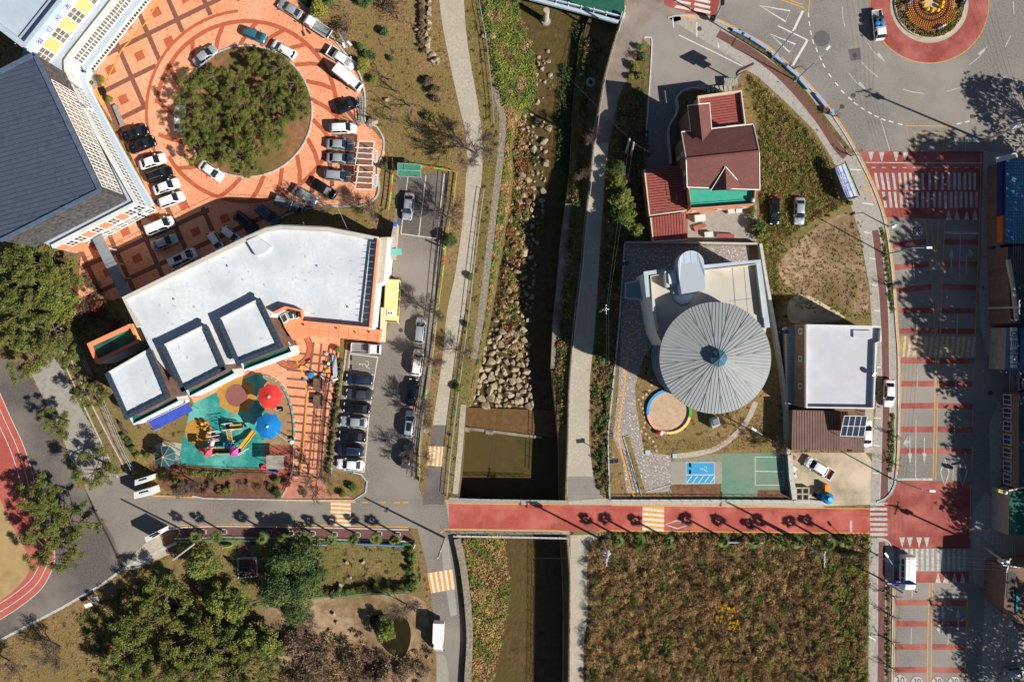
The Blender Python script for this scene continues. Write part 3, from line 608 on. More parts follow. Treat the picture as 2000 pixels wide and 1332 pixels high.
# painted speed numbers (30) upside down as the photo shows them
def text_mesh(txt, size, ext=0.0):
    c = bpy.data.curves.new('t', 'FONT'); c.body = txt; c.size = size; c.align_x = 'CENTER'; c.align_y = 'CENTER'; c.extrude = ext; c.resolution_u = 2
    o = bpy.data.objects.new('t', c); COL.objects.link(o); bpy.context.view_layer.update()
    me = bpy.data.meshes.new_from_object(o.evaluated_get(bpy.context.evaluated_depsgraph_get())); bpy.data.objects.remove(o); bpy.data.curves.remove(c); return me
def letters(name, txt, size, mat, loc, rot, parent=None, ext=0.0):
    me = text_mesh(txt, size, ext); me.materials.clear(); o = link(name, me, parent, mat); o.location = loc; o.rotation_euler = rot; return o
m_black = M('black_paint', (34,34,38), r=.6)
def limit30(u, v, r, rot=math.pi):
    g_ = S('speed_limit_mark'); sheet('red_ring', arc(u,v,r,0,350,28), 5, m_redroad, g_); sheet('white_disc', arc(u,v,r-1.2,0,350,28), 7, m_white2, g_)
    p = P(u, v); o = letters('number', '30', r/PX*1.7, m_black, (p.x, p.y, .04), (0,0,rot), g_); o.scale = (.75, 1, 1)
limit30(1791,450,13.5); limit30(1758,1330,14, 0)
for u in (1791,1831,1864): limit30(u,1332,12.5, 0)
# parking bay lines
bl = S('parking_bay_lines')
for i in range(8): v = 729.5+i*26.6; u0 = 686-i*3.2; line('bay_line', [(u0-9+i*.3,v-5),(u0+47-i*.2,v+3.5)], 1.3, 5, m_white, bl)
line('bay_line', [(738,697),(730,745),(722,800),(716,870),(711,922)], 1.7, 5, m_white, bl)
line('bay_line', [(684,691),(738,698)], 1.6, 6, m_white, bl); line('bay_line', [(683,691),(681,724)], 1.4, 5, m_white, bl); line('bay_line', [(657,913),(711,922)], 1.4, 6, m_white, bl)
for a, b_ in (((797,345),(783,457)),((832,343),(818,462)),((868,340),(853,466)),((783,457),(853,466))): line('bay_line', [a, b_], 1.5, 6, m_white, bl)
def wheelchair(u, v, s, rot, mat, k=8):
    g_ = S('accessible_parking_symbol'); c, n = math.cos(rot), math.sin(rot)
    T = lambda x, y: (u+(x*c-y*n)*s, v+(x*n+y*c)*s)
    line('symbol_wheel', [T(math.cos(R(a))*4.5+3, math.sin(R(a))*4.5-1) for a in range(-120, 121, 15)], 1.1*s, k, mat, g_)
    line('symbol_figure', [T(-9.4,0), T(1,0), T(2.5,6), T(8,7.5), T(8.5,10)], 1.1*s, k+1, mat, g_); line('symbol_figure', [T(-4.5,0), T(-4.5,5)], 1*s, k+2, mat, g_); sheet('symbol_head', [T(-10.5+1.3*math.cos(R(a)), 1.3*math.sin(R(a))) for a in range(0, 350, 40)], k+2, mat, g_)
wheelchair(713,711,1,0,m_white)
# ------------------------------------------------------------------ vehicles
def paint(name, c, r=.28, metal=.0, spec=.5):
    m = M('car_paint_'+name, c, r=r, metal=metal, spec=spec); return m
m_glass = M('car_glass', (34,44,52), (24,32,40), s=1.5, r=.12, spec=.6, coord='obj')
m_tyre = M('tyre_rubber', (34,34,34), r=.9); m_rim = M('alloy_rim', (170,172,176), r=.4, metal=.6)
m_trim = M('black_trim', (30,30,32), r=.5); m_lamp = M('lamp_lens', (226,230,234), r=.15, spec=.7); m_red = M('red_lens', (190,30,30), r=.25)
m_plate = M('number_plate', (228,228,220), r=.6); m_bed = M('truck_bed_floor', (150,158,156), (120,128,126), s=1.5, r=.6, coord='obj'); m_chrome = M('chrome_trim', (200,204,208), r=.25, metal=.8)
paints = {'white': paint('white', (246,246,244)), 'silver': paint('silver', (186,192,198), metal=.35), 'black': paint('black', (24,26,30), r=.18), 'navy': paint('navy', (34,48,74), r=.2), 'grey': paint('grey', (74,80,88), metal=.3),
          'teal': paint('teal', (60,120,136), metal=.2), 'darkteal': paint('dark_teal', (64,96,108), metal=.2), 'yellow': paint('yellow', (252,224,150), r=.4)}
def loft(mb, secs, mi=0, capx=True):
    for k in range(1, len(secs)): assert len(secs[k]) == len(secs[0])
    """secs: list of rings (same length) of 3-D points"""
    n = len(secs[0]); vs = [p for s_ in secs for p in s_]; fs = []
    for i in range(len(secs)-1):
        for j in range(n): fs.append((i*n+j, i*n+(j+1)%n, (i+1)*n+(j+1)%n, (i+1)*n+j))
    if capx: fs += [tuple(range(n))[::-1], tuple((len(secs)-1)*n+j for j in range(n))]
    mb.add(vs, fs, mi)
def wheel_parts(root, L, W, xs, r=.33):
    for x in xs:
        for sgn in (-1, 1):
            y = sgn*(W/2-.11); t = MB().tube((x, y-.11, r), (x, y+.11, r), r, r, 14).build('wheel', m_tyre, root)
            MB().tube((x, y+sgn*.105, r), (x, y+sgn*.125, r), r*.62, r*.58, 10).build('rim', m_rim, t)
def make_car(kind):
    """car along +x, centred on the ground"""
    spec = dict(sedan=(4.75,1.82,1.44,.88,.94,(-1.78,-1.05,.42,1.25)), suv=(4.6,1.86,1.68,1.0,1.05,(-2.12,-1.72,.55,1.28)),
                hatch=(4.2,1.76,1.48,.9,.95,(-1.9,-1.4,.45,1.2)), minivan=(5.1,1.94,1.86,1.08,1.06,(-2.4,-2.15,1.05,1.85)), small=(3.6,1.6,1.5,.88,.92,(-1.65,-1.3,.5,1.15)))[kind]
    L, W, Hh, zs, zd, (xb0, x0, x1, xb1) = spec
    root = thing('parked_'+('car' if kind not in ('suv','minivan') else kind), 'car', 'car' if kind != 'suv' else 'SUV')
    hw = W/2; mb = MB(); secs = []
    n = 15
    for i in range(n+1):
        x = -L/2+L*i/n; e = abs(2*x/L)
        w_ = hw*(1-.16*max(0, (e-.72)/.28)**2.2-(.05 if e > .97 else 0))
        if x > xb1-.1: z = zs-.16*(max(0,x-xb1)/(L/2-xb1))**1.6-(.12 if i == n else 0)
        elif x < xb0+.1: z = zd-.05*((xb0-x)/(L/2+xb0+1e-6))-(.12 if i == 0 else 0)
        else: z = zs+(zd-zs)*max(0, min(1, (xb1-x)/(xb1-xb0)))
        zb = .22 if 0 < i < n else .34
        secs.append([(x,-w_*.9,zb),(x,-w_,zb+.18),(x,-w_,z-.22),(x,-w_*.95,z-.06),(x,-w_*.8,z),(x,-w_*.4,z+.025),(x,0,z+.035),(x,w_*.4,z+.025),(x,w_*.8,z),(x,w_*.95,z-.06),(x,w_,z-.22),(x,w_,zb+.18),(x,w_*.9,zb)])
    loft(mb, secs)
    # greenhouse (pillars and roof in body colour)
    rw = hw*.72; bw = hw*.93; gs = []
    for x, w_, z in ((xb0,bw*.9,zd-.02),(x0-.12,rw*1.0,Hh-.09),(x0+.12,rw,Hh-.015),((x0+x1)/2,rw*1.03,Hh),(x1-.12,rw,Hh-.02),(x1+.1,rw*1.0,Hh-.1),(xb1,bw*.92,zs-.02)):
        wb = bw if xb0 < x < xb1 else bw*.9
        zb = zd-.05 if x < 0 else zs-.05
        gs.append([(x,-wb,zb),(x,-w_,z-.05),(x,-w_*.82,z),(x,0,z+.02),(x,w_*.82,z),(x,w_,z-.05),(x,wb,zb)])
    loft(mb, gs)
    body = mb.build('body', paints['white'], root, smooth=True)
    m_ = body.data
    for p in m_.polygons: p.use_smooth = True
    # glass
    def quad(name, pts, mat=m_glass, par=root, d=.012):
        a, b_, c, e = [Vector(p) for p in pts]; nn = (b_-a).cross(c-a).normalized()
        if nn.z < 0 and abs(nn.z) > .1: nn = -nn
        return MB().add([p+nn*d for p in (a, b_, c, e)], [(0,1,2,3)]).build(name, mat, par)
    quad('windscreen', [(xb1-.02,-bw*.84,zs+.02),(xb1-.02,bw*.84,zs+.02),(x1+.04,rw*.9,Hh-.06),(x1+.04,-rw*.9,Hh-.06)], d=.04)
    quad('rear_window', [(xb0+.04,-bw*.78,zd+.03),(xb0+.04,bw*.78,zd+.03),(x0-.06,rw*.86,Hh-.06),(x0-.06,-rw*.86,Hh-.06)], d=.04)
    for sgn in (-1, 1):
        for xa, xb_ in ((xb0+.38, -.28), (-.2, xb1-.42)):
            xt0 = max(x0, xa+.05); xt1 = min(x1, xb_-.02); quad('side_window', [(xa,sgn*(bw+.012),zd+.0),(xb_,sgn*(bw+.012),zd+.0),(xt1,sgn*(rw+.05),Hh-.11),(xt0,sgn*(rw+.05),Hh-.11)], d=.02*sgn if False else .012)
        MB().box(-.1,.12,-.07,.07,-.07,.07,0,Matrix.Translation((xb1-.42,sgn*(hw+.08),zs+.06))).build('mirror', paints['white'], root)
        MB().box(L/2-.34,L/2-.1,-.2,.2,.62,.74,0,Matrix.Translation((0,sgn*hw*.62,0))).build('headlight', m_lamp, root)
        MB().box(-L/2+.0,-L/2+.16,-.2,.2,.68,.84,0,Matrix.Translation((0,sgn*hw*.62,0))).build('tail_light', m_red, root)
    MB().box(-.12,.12,-hw*.5,hw*.5,-.02,.02,0,Matrix.Translation((xb1+.08,0,zs+.0))).build('wiper_cowl', m_trim, root)
    MB().box(-L/2-.015,-L/2+.03,-.26,.26,.5,.62).build('number_plate', m_plate, root)
    wheel_parts(root, L, W, (-L/2+.85, L/2-.85))
    if kind in ('suv', 'minivan'):
        for sgn in (-1, 1): MB().bar((x0+.1,sgn*rw*.86,Hh+.03),(x1-.1,sgn*rw*.86,Hh+.03),.04,.04).build('roof_rail', m_chrome, root)
    return root
def make_truck(kind):
    """cab-over one tonne truck: flatbed or box"""
    L, W = 5.1, 1.74; root = thing('parked_truck', 'truck', 'truck'); hw = W/2
    cx0 = .78; mb = MB(); secs = []
    for x, zb, z, w_ in ((cx0,.5,1.9,hw*.96),(cx0+.15,.45,1.96,hw*.98),(1.7,.4,1.97,hw*.98),(1.95,.4,1.88,hw*.97),(2.35,.4,1.15,hw*.97),(2.52,.42,1.0,hw*.93),(2.55,.45,.6,hw*.9)):
        secs.append([(x,-w_,zb),(x,-w_,z*.55),(x,-w_*.88,z-.05),(x,-w_*.6,z),(x,w_*.6,z),(x,w_*.88,z-.05),(x,w_,z*.55),(x,w_,zb)])
    loft(mb, secs); mb.build('cab', paints['white'], root)
    MB().add([(2.37,-hw*.84,1.2),(2.37,hw*.84,1.2),(2.0,hw*.78,1.87),(2.0,-hw*.78,1.87)], [(0,1,2,3)]).build('windscreen', m_glass, root)
    for sgn in (-1, 1):
        MB().add([(1.15,sgn*(hw*.97+.02),1.1),(2.1,sgn*(hw*.97+.02),1.1),(1.85,sgn*(hw*.9+.03),1.75),(1.15,sgn*(hw*.9+.03),1.75)], [(0,1,2,3)]).build('side_window', m_glass, root)
        MB().box(-.06,.06,-.1,.1,-.14,.14,0,Matrix.Translation((2.25,sgn*(hw+.16),1.35))).build('mirror', m_trim, root)
        MB().box(2.5,2.57,-.16,.16,.62,.78,0,Matrix.Translation((0,sgn*hw*.68,0))).build('headlight', m_lamp, root)
        MB().box(-L/2-.02,-L/2+.03,-.12,.12,.6,.74,0,Matrix.Translation((0,sgn*hw*.75,0))).build('tail_light', m_red, root)
    MB().box(-L/2,1.9,-.42,.42,.42,.62).build('chassis', m_trim, root)
    if kind == 'flatbed':
        b_ = MB().box(-L/2+.02,cx0-.08,-hw,hw,.66,.74).build('load_bed', m_bed, root)
        mb = MB(); mb.box(-L/2,cx0-.06,-hw,-hw+.05,.74,1.1).box(-L/2,cx0-.06,hw-.05,hw,.74,1.1).box(-L/2-.03,-L/2+.02,-hw,hw,.74,1.1); mb.build('side_board', paints['white'], root)
        MB().bar((cx0-.1,-hw,1.9),(cx0-.1,hw,1.9),.05,.05).bar((cx0-.1,-hw,.75),(cx0-.1,-hw,1.9),.05,.05).bar((cx0-.1,hw,.75),(cx0-.1,hw,1.9),.05,.05).build('bed_rack', paints['white'], root)
    else:
        bx = MB().box(-L/2-.1,cx0-.04,-hw-.05,hw+.05,.68,2.55).build('cargo_box', paints['white'], root)
        for y in np.linspace(-hw, hw, 5): MB().box(-L/2,cx0-.1,y-.012,y+.012,2.55,2.565).build('roof_seam', M('seam_grey', (200,204,206)), bx)
    wheel_parts(root, L, W, (-L/2+.95, L/2-.75), .31)
    return root
def make_pickup(bed_mat):
    root = make_car('hatch'); root.name = 'parked_pickup'; root['category'] = 'pickup truck'
    # longer rear with an open bed
    L, W = 5.05, 1.9
    for c in list(root.children):
        if c.name.startswith(('rear_window','tail_light','number_plate','wheel')):
            for g_ in list(c.children): bpy.data.objects.remove(g_)
            bpy.data.objects.remove(c)
    for c in root.children: c.location.x += .5; c.scale.y = 1.05
    MB().box(-2.6,-.98,-.93,.93,.35,.62).build('load_bed', bed_mat, root)
    mb = MB(); mb.box(-2.62,-.95,-.96,-.86,.3,1.08).box(-2.62,-.95,.86,.96,.3,1.08).box(-2.66,-2.58,-.96,.96,.35,1.05).box(-1.02,-.94,-.9,.9,.62,1.1); mb.build('bed_side', paints['white'], root)
    MB().add([(-1.42,-.62,1.0),(-1.42,.62,1.0),(-.98,.56,1.42),(-.98,-.56,1.42)], [(0,1,2,3)]).build('rear_window', m_glass, root)
    for sgn in (-1, 1): MB().box(-2.69,-2.64,-.08,.08,.6,.95,0,Matrix.Translation((0,sgn*.85,0))).build('tail_light', m_red, root)
    wheel_parts(root, L, W, (-1.7, 1.75), .35); return root
def make_bus(L=6.9, W=2.3, Hh=2.7, col='yellow', name='small_bus', cat='bus'):
    root = thing(name, 'bus', cat); hw = W/2; mb = MB(); secs = []
    for x, z, w_, zb in ((-L/2,Hh*.72,hw*.92,.45),(-L/2+.06,Hh-.12,hw*.95,.35),(-L/2+.4,Hh,hw,.32),(0,Hh,hw,.32),(L/2-.75,Hh-.02,hw,.32),(L/2-.3,Hh-.3,hw*.97,.34),(L/2-.08,1.25,hw*.95,.36),(L/2,.9,hw*.9,.4)):
        secs.append([(x,-w_,zb),(x,-w_,z*.5),(x,-w_*.94,z-.16),(x,-w_*.8,z-.02),(x,0,z+.02),(x,w_*.8,z-.02),(x,w_*.94,z-.16),(x,w_,z*.5),(x,w_,zb)])
    loft(mb, secs); body = mb.build('body', paints[col], root)
    MB().add([(L/2-.06,-hw*.84,1.3),(L/2-.06,hw*.84,1.3),(L/2-.28,hw*.84,Hh-.32),(L/2-.28,-hw*.84,Hh-.32)], [(0,1,2,3)]).build('windscreen', m_glass, root)
    for sgn in (-1, 1):
        for i in range(4):
            x = -L/2+.4+i*(L-1.4)/4; MB().add([(x,sgn*(hw+.006),Hh*.5),(x+(L-1.4)/4-.1,sgn*(hw+.006),Hh*.5),(x+(L-1.4)/4-.1,sgn*(hw*.945+.02),Hh-.25),(x,sgn*(hw*.945+.02),Hh-.25)], [(0,1,2,3)]).build('side_window', m_glass, root)
        MB().bar((L/2-.3,sgn*hw,Hh-.5),(L/2+.12,sgn*(hw+.2),Hh-.7),.05,.05).box(L/2+.06,L/2+.16,sgn*(hw+.2)-.1,sgn*(hw+.2)+.1,1.3,1.95).build('mirror', m_trim if col != 'yellow' else paints['yellow'], root)
        MB().box(L/2-.06,L/2+.01,-.15,.15,.6,.8,0,Matrix.Translation((0,sgn*hw*.7,0))).build('headlight', m_lamp, root)
        MB().box(-L/2-.02,-L/2+.04,-.1,.1,.7,1.0,0,Matrix.Translation((0,sgn*hw*.8,0))).build('tail_light', m_red, root)
    wheel_parts(root, L, W, (-L/2+1.2, L/2-1.3), .36); return root
protos = {k: make_car(k) for k in ('sedan', 'suv', 'hatch', 'minivan', 'small')}
protos['flatbed'] = make_truck('flatbed'); protos['box'] = make_truck('box')
m_bbed = M('black_bed', (30,30,32), r=.8); m_brbed = M('brown_load', (150,104,86), r=.9)
protos['pickup_black'] = make_pickup(m_bbed); protos['pickup_brown'] = make_pickup(m_brbed)
used = set()
def put(kind, u, v, deg, col, label, group=None, h=.8, sunroof=False, sc_=None, cat=None):
    p = P(u, v, h); o = protos[kind]
    if kind in used: o = dup(o, parent=None)
    else: used.add(kind); KIDS(o); [KIDS(c) for c in KIDS(o)]
    o.location = (p.x, p.y, .03); o.rotation_euler = (0, 0, R(deg)); o['label'] = label
    if group: o['group'] = group
    elif 'group' in o: del o['group']
    o['category'] = cat or dict(suv='SUV', minivan='minivan', flatbed='truck', box='box truck').get(kind, 'pickup truck' if 'pickup' in kind else 'car')
    sc_ = sc_ or .94
    if sc_: o.scale = (sc_,)*3
    for c in o.children:
        if c.name.split('.')[0] in ('body', 'mirror', 'cab', 'side_board', 'bed_side') and c.data.materials[0].name.startswith('car_paint'):
            c.material_slots[0].link = 'OBJECT'; c.material_slots[0].material = paints[col]
    if sunroof: MB().box(-1.1,.3,-.42,.42,{'suv':1.71,'minivan':1.9,'sedan':1.46}.get(kind,1.6),{'suv':1.725,'minivan':1.915,'sedan':1.475}.get(kind,1.62)).build('sunroof', m_glass, o)
    return o
GP = 'cars parked on the terracotta plaza'; GL = 'cars parked in the long asphalt lot'
cars = [
 ('sedan',263,260,20,'black','black sedan at the top of the left parked column, beside the stone bench',GP),
 ('sedan',277,283,20,'black','second black sedan from the top of the left column on the plaza',GP),
 ('sedan',297,315,18,'white','white sedan third in the left column, between two black cars',GP),
 ('suv',310,341,18,'black','black SUV between white sedans in the left column of the plaza',GP),
 ('sedan',324,364,20,'white','white sedan just below the black SUV in the left column',GP),
 ('suv',334,390,20,'white','white SUV last in the sunny left column before the building shadow',GP),
 ('minivan',311,441,22,'white','white minivan in shade at the corner of the white canopy edge',GP),
 ('sedan',320,473,20,'silver','silver sedan in shade below the white minivan',GP),
 ('minivan',356,504,25,'white','white minivan with small sunroof nearest the flat white roof',GP),
 ('small',421,471,-58,'white','small white car in shade half hidden by the flat roof edge',GP),
 ('small',450,458,-40,'white','small white hatchback in shade right beside the roof edge',GP),
 ('suv',480,434,-38,'black','black SUV in deep shade left of the dark teal SUV',GP),
 ('suv',522,419,-35,'darkteal','dark teal SUV in shade near the curved roof corner',GP),
 ('flatbed',565,400,-20,'darkteal','dark blue grey flatbed truck in shade beside the bare shrubs',GP),
 ('sedan',596,382,-33,'silver','silver sedan at the lower end of the plaza, angled left of a black sedan',GP),
 ('sedan',632,369,-33,'black','black sedan between two silver cars at the lower right of the plaza',GP),
 ('suv',659,343,-5,'silver','silver SUV lowest of the right column, beside the pergola frames',GP),
 ('sedan',664,309,-3,'silver','silver sedan above the silver SUV, facing the pergola frames',GP),
 ('sedan',664,282,-3,'silver','silver sedan below the white SUV, its nose at the pergola top',GP),
 ('suv',670,250,2,'white','white SUV at the right side of the plaza above the silver sedans',GP),
 ('hatch',676,207,22,'black','black hatchback parked beside the bicycle rack on the plaza kerb',GP),
 ('box',682,155,-39,'white','white box truck with long white cargo body on the plaza edge',GP),
 ('pickup_black',667,114,-33,'white','white double cab pickup with an empty black bed on the plaza edge',GP),
 ('flatbed',620,53,147,'white','white truck with grey empty flatbed at the top right of the plaza',GP),
 ('sedan',567,18,148,'silver','silver sedan at the top edge of the plaza above the flatbed truck',GP),
 ('hatch',497,68,-22,'teal','teal hatchback just above the pine grove circle',GP),
 ('suv',554,98,150,'white','white SUV beside the upper right of the pine grove kerb',GP),
 ('sedan',400,109,38,'silver','silver grey sedan at the upper left of the pine grove circle',GP),
 ('sedan',350,232,88,'white','white car mostly hidden under the pines at the left of the grove',GP),
 ('sedan',412,334,-35,'white','white sedan at the lower left of the grove, half under pine branches',GP),
 ('sedan',797,403,264,'silver','silver sedan alone in the small bay court behind the green canopy',GL),
 ('suv',821,645,84,'silver','silver SUV parked right of the yellow bus under a bare tree',GL),
 ('suv',815,708,83,'white','white SUV second in the roadside row of the lot',GL),
 ('sedan',805,766,83,'black','black sedan third in the roadside row, between white and silver SUVs',GL),
 ('suv',800,828,83,'silver','silver SUV with black glass roof fourth in the roadside row',GL),
 ('suv',795,889,83,'grey','dark grey SUV last of the roadside row near the lot exit',GL),
 ('flatbed',715,681,-3,'white','white truck with shaded flatbed beside the painted wheelchair bay',GL),
 ('sedan',702,741,176,'navy','navy sedan in the bay directly below the painted wheelchair symbol',GL),
 ('sedan',702,770,176,'grey','charcoal sedan second below the wheelchair bay',GL),
 ('sedan',697,797,176,'black','black sedan third below the wheelchair bay, above the silver one',GL),
 ('sedan',691,824,176,'silver','silver sedan in the middle of the row of dark cars',GL),
 ('sedan',688,852,176,'black','black sedan right below the silver one in the bay row',GL),
 ('suv',684,880,176,'navy','navy SUV above the white sedan at the end of the bay row',GL),
 ('sedan',684,907,176,'white','white sedan in the last bay by the planted corner',GL),
 ('sedan',1513,412,270,'black','black sedan on the grass beside the brown dirt patch',None),
 ('sedan',1562,412,268,'silver','silver sedan on the grass right of the black one',None),
 ('sedan',1737,768,268,'white','white sedan parked on the red brown bike lane beside the flat roofed shop',None),
 ('sedan',1693,846,90,'white','white car nosing out from under the solar panel carport',None),
 ('pickup_brown',1600,914,149,'white','white pickup with brown load bed on the gravel yard',None),
 ('box',857,1241,268,'white','white box truck driving down the south lane',None),
 ('flatbed',1715,50,277,'white','white truck carrying blue barrels beside the roundabout',None),
 ('small',1982,1312,8,'silver','small pale car in shade at the lower right corner',None),
 ('small',1999,745,90,'silver','small silver car cut off by the right picture edge in shade',None),
]
blue = M('blue_plastic', (40,140,200), r=.45)
for c in cars:
    o = put(*c, sunroof=('sunroof' in c[5] or 'glass roof' in c[5]))
    if 'blue barrels' in c[5]:
        for x, y in ((-.1,-.4),(-.1,.42),(-.95,.42),(-.95,-.4)):
            q = o.matrix_basis @ Vector((x, y, .77)); bb = MB().lathe([(0,0),(.36,0),(.39,.45),(.36,.9),(.15,.95),(0,.95)], n=14).build('water_barrel', blue if x > -.5 else M('dark_barrel', (50,60,60), r=.5))
            bb.location = q; tag(bb, ('left' if y < 0 else 'right')+(' blue plastic barrel behind the cab of the white truck near the roundabout' if x > -.5 else ' dark tub at the tail of the white truck near the roundabout'), 'barrel', 'barrels on the white truck')
bus = make_bus(); p = P(766,588,1.3); bus.location = (p.x, p.y, .03); bus.rotation_euler = (0,0,R(266.5)); bus['label'] = 'long pale yellow school minibus with roof vent beside the orange entrance'; bus['category'] = 'bus'
av = MB().box(-1.6,-.6,-.45,.45,2.71,2.86).build('air_unit', paints['white'], bus)
for y in (-.2,.2): MB().lathe([(0,.02),(.14,.02),(.16,0)], (-1.1,y,2.86), 12).build('fan_grille', m_black, av)
av.location.x = 3.1
MB().lathe([(0,.14),(.2,.1),(.24,0)], (-1.2,0,2.7), 14).build('roof_vent', paints['white'], bus); MB().box(-.1,.5,-.3,.3,2.705,2.74).build('roof_hatch', paints['yellow'], bus)
van = make_bus(5.6,1.95,2.2,'white','white_minibus','minibus'); p = P(1772,1118,1.1); van.location = (p.x,p.y,.03); van.rotation_euler = (0,0,R(269)); van['label'] = 'white minibus on the crosswalk partly under the blue road sign'; van['category'] = 'minibus'

# ------------------------------------------------------------------ vegetation generators
def leafmat(n, a, b, c=None, r=.7): return M(n, a, b, s=1.0, r=r, c3=c, s2=.35, spec=.2)
m_pine = leafmat('pine_needles', (106,116,54), (54,70,34), (128,126,62)); m_pine2 = leafmat('pine_needles_bright', (136,140,66), (72,88,38), (114,120,54))
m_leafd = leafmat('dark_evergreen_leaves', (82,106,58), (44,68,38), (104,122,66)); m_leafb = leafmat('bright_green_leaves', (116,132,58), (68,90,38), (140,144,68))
m_leafy = leafmat('yellow_green_leaves', (150,146,62), (110,118,46)); m_leafbr = leafmat('brown_dry_leaves', (132,108,86), (86,70,56), (150,124,98)); m_leafr = leafmat('red_brown_leaves', (140,78,60), (98,56,46))
m_straw = leafmat('dry_straw', (200,162,106), (140,112,76)); m_brown = leafmat('brown_weeds', (152,116,78), (92,70,46), (178,142,98)); m_weed = leafmat('green_weeds', (140,140,66), (90,98,42)); m_gold = leafmat('yellow_flowers', (236,190,40), (206,160,30))
m_bark = M('bark', (140,116,98), (96,78,66), s=2, r=.95, bump=.02, coord='obj'); m_twig = M('bare_twigs', (132,112,100), (100,84,76), s=2, r=.95, coord='obj')
def limb(mb, p, d, L, r, depth, spread, nb=3, curl=.25, minr=.012, sides=5, tips=None, up=.15):
    """recursive branching tube"""
    segs = 2 if depth > 0 else 1; q = Vector(p); dd = Vector(d).normalized()
    for i in range(segs):
        nd = (dd+Vector((random.gauss(0,curl),random.gauss(0,curl),random.gauss(0,curl)+up*.3))).normalized(); e = q+nd*L/segs; r1 = max(minr, r*(1-.28*(i+1)/segs)); mb.tube(q, e, r*(1-.28*i/segs), r1, sides if depth > 1 else 3, cap=False); q = e; dd = nd
        if depth > 0:
            for _ in range(nb if i == segs-1 else max(1, nb-1)):
                a = random.uniform(0, 2*math.pi); s_ = dd.orthogonal().normalized(); s_ = Matrix.Rotation(a, 3, dd) @ s_
                limb(mb, q, (dd*(1-spread)+s_*spread+Vector((0,0,up))).normalized(), L*random.uniform(.55,.82), max(minr, r1*.62), depth-1, spread, nb, curl, minr, sides, tips, up)
    if tips is not None and depth == 0: tips.append(q)
def veg_pine(i):
    random.seed(100+i); root = thing('pine_tree', 'pine', 'tree'); tr = MB(); tips = []; hh = 6.0
    lean = Vector((random.uniform(-.9,.9), random.uniform(-.9,.9), 0)); p = Vector((0,0,-.2)); pts = [p]
    for k in range(4): p = p+Vector((lean.x*.4+random.uniform(-.3,.3), lean.y*.4+random.uniform(-.3,.3), hh*.72/4)); pts.append(p.copy())
    for k in range(4): tr.tube(pts[k], pts[k+1], .24-.04*k, .2-.04*k, 8)
    cs, rs_ = [], []
    for k in range(17):
        a = k*2.4+random.uniform(-.4,.4); st = pts[2+k % 3]; L = random.uniform(1.0,3.3); e = st+Vector((math.cos(a)*L, math.sin(a)*L, random.uniform(.5,1.9)-L*.12)); md = st.lerp(e, .5)+Vector((0,0,-.15))
        tr.tube(st, md, .08, .055, 5, cap=False); tr.tube(md, e, .055, .03, 4, cap=False)
        for j in range(4):
            c = e+Vector((random.uniform(-.75,.75), random.uniform(-.75,.75), random.uniform(-.1,.3))); tr.tube(e, c, .025, .015, 3, cap=False); cs.append(c); rs_.append(random.uniform(.42,.72))
    V, F = leaves(cs, rs_, 120, .1, .62, .5, .5); tr.build('trunk', m_bark, root)
    link('crown', np_mesh('crown', V, F), root, m_pine if i % 2 else m_pine2); return root
def veg_broad(i, mat, nblob=26, rad=2.2, hgt=4.5, per=210, leaf=.11, name='evergreen_tree'):
    random.seed(200+i); root = thing(name, 'tree', 'tree'); tr = MB(); cs, rs_ = [], []; tr.tube((0,0,-.2),(0,0,hgt*.5),.2,.14,8)
    for k in range(nblob):
        a = k*2.4; q = math.sqrt((k+.5)/nblob); r = rad*q*random.uniform(.75,1.12); z = hgt*(.95-.45*q*q)+random.uniform(-.3,.3); c = Vector((math.cos(a)*r, math.sin(a)*r, z)); cs.append(c); rs_.append(rad*random.uniform(.2,.36)); tr.tube((0,0,hgt*.45), c, .07, .025, 4, cap=False)
    V, F = leaves(cs, rs_, per, leaf, .85, .35, .4); tr.build('trunk', m_bark, root); link('crown', np_mesh('crown', V, F), root, mat); return root
def veg_bare(i, hgt=6, depth=4, spread=.42, name='bare_tree', nb=3):
    random.seed(300+i); root = thing(name, 'bare tree', 'tree'); tr = MB(); tr.tube((0,0,-.2),(0,0,hgt*.22),.14,.11,8); tr.build('trunk', m_twig, root)
    cr_ = MB()
    for k in range(3): a = k*2.1+i; limb(cr_, (0,0,hgt*.2), (math.cos(a)*.45, math.sin(a)*.45, 1), hgt*.3, .07, depth, spread, nb, .16, .0135, 5)
    cr_.build('branches', m_twig, root); return root
def veg_shrub(i, mat, r=.8, per=1500, leaf=.09, squash=.9, name='round_shrub', cat='shrub', twiggy=False):
    random.seed(400+i); root = thing(name, 'shrub', cat)
    if twiggy:
        mb = MB()
        for k in range(34): a = random.uniform(0,6.28); t_ = random.uniform(.25,1); limb(mb, (0,0,0), (math.cos(a)*t_, math.sin(a)*t_, 1.0), r*.5, .02, 2, .4, 2, .2, .008, 3)
        mb.build('branches', m_twig, root); cs = [(random.gauss(0,r*.45), random.gauss(0,r*.45), r*.7) for _ in range(14)]; V, F = leaves(cs, [r*.4]*14, per//14, leaf*.7, squash, .5, .3)
    else:
        MB().tube((0,0,-.05),(0,0,r*.6),.06,.05,6).build('stem', m_bark, root)
        V, F = leaves([(0,0,r*.85)]+[(random.gauss(0,r*.3), random.gauss(0,r*.3), r*(.85+random.uniform(-.2,.35))) for _ in range(5)], [r*.95]+[r*.55]*5, per//6, leaf, squash, .22, .5)
    link('foliage', np_mesh('foliage', V, F), root, mat); return root
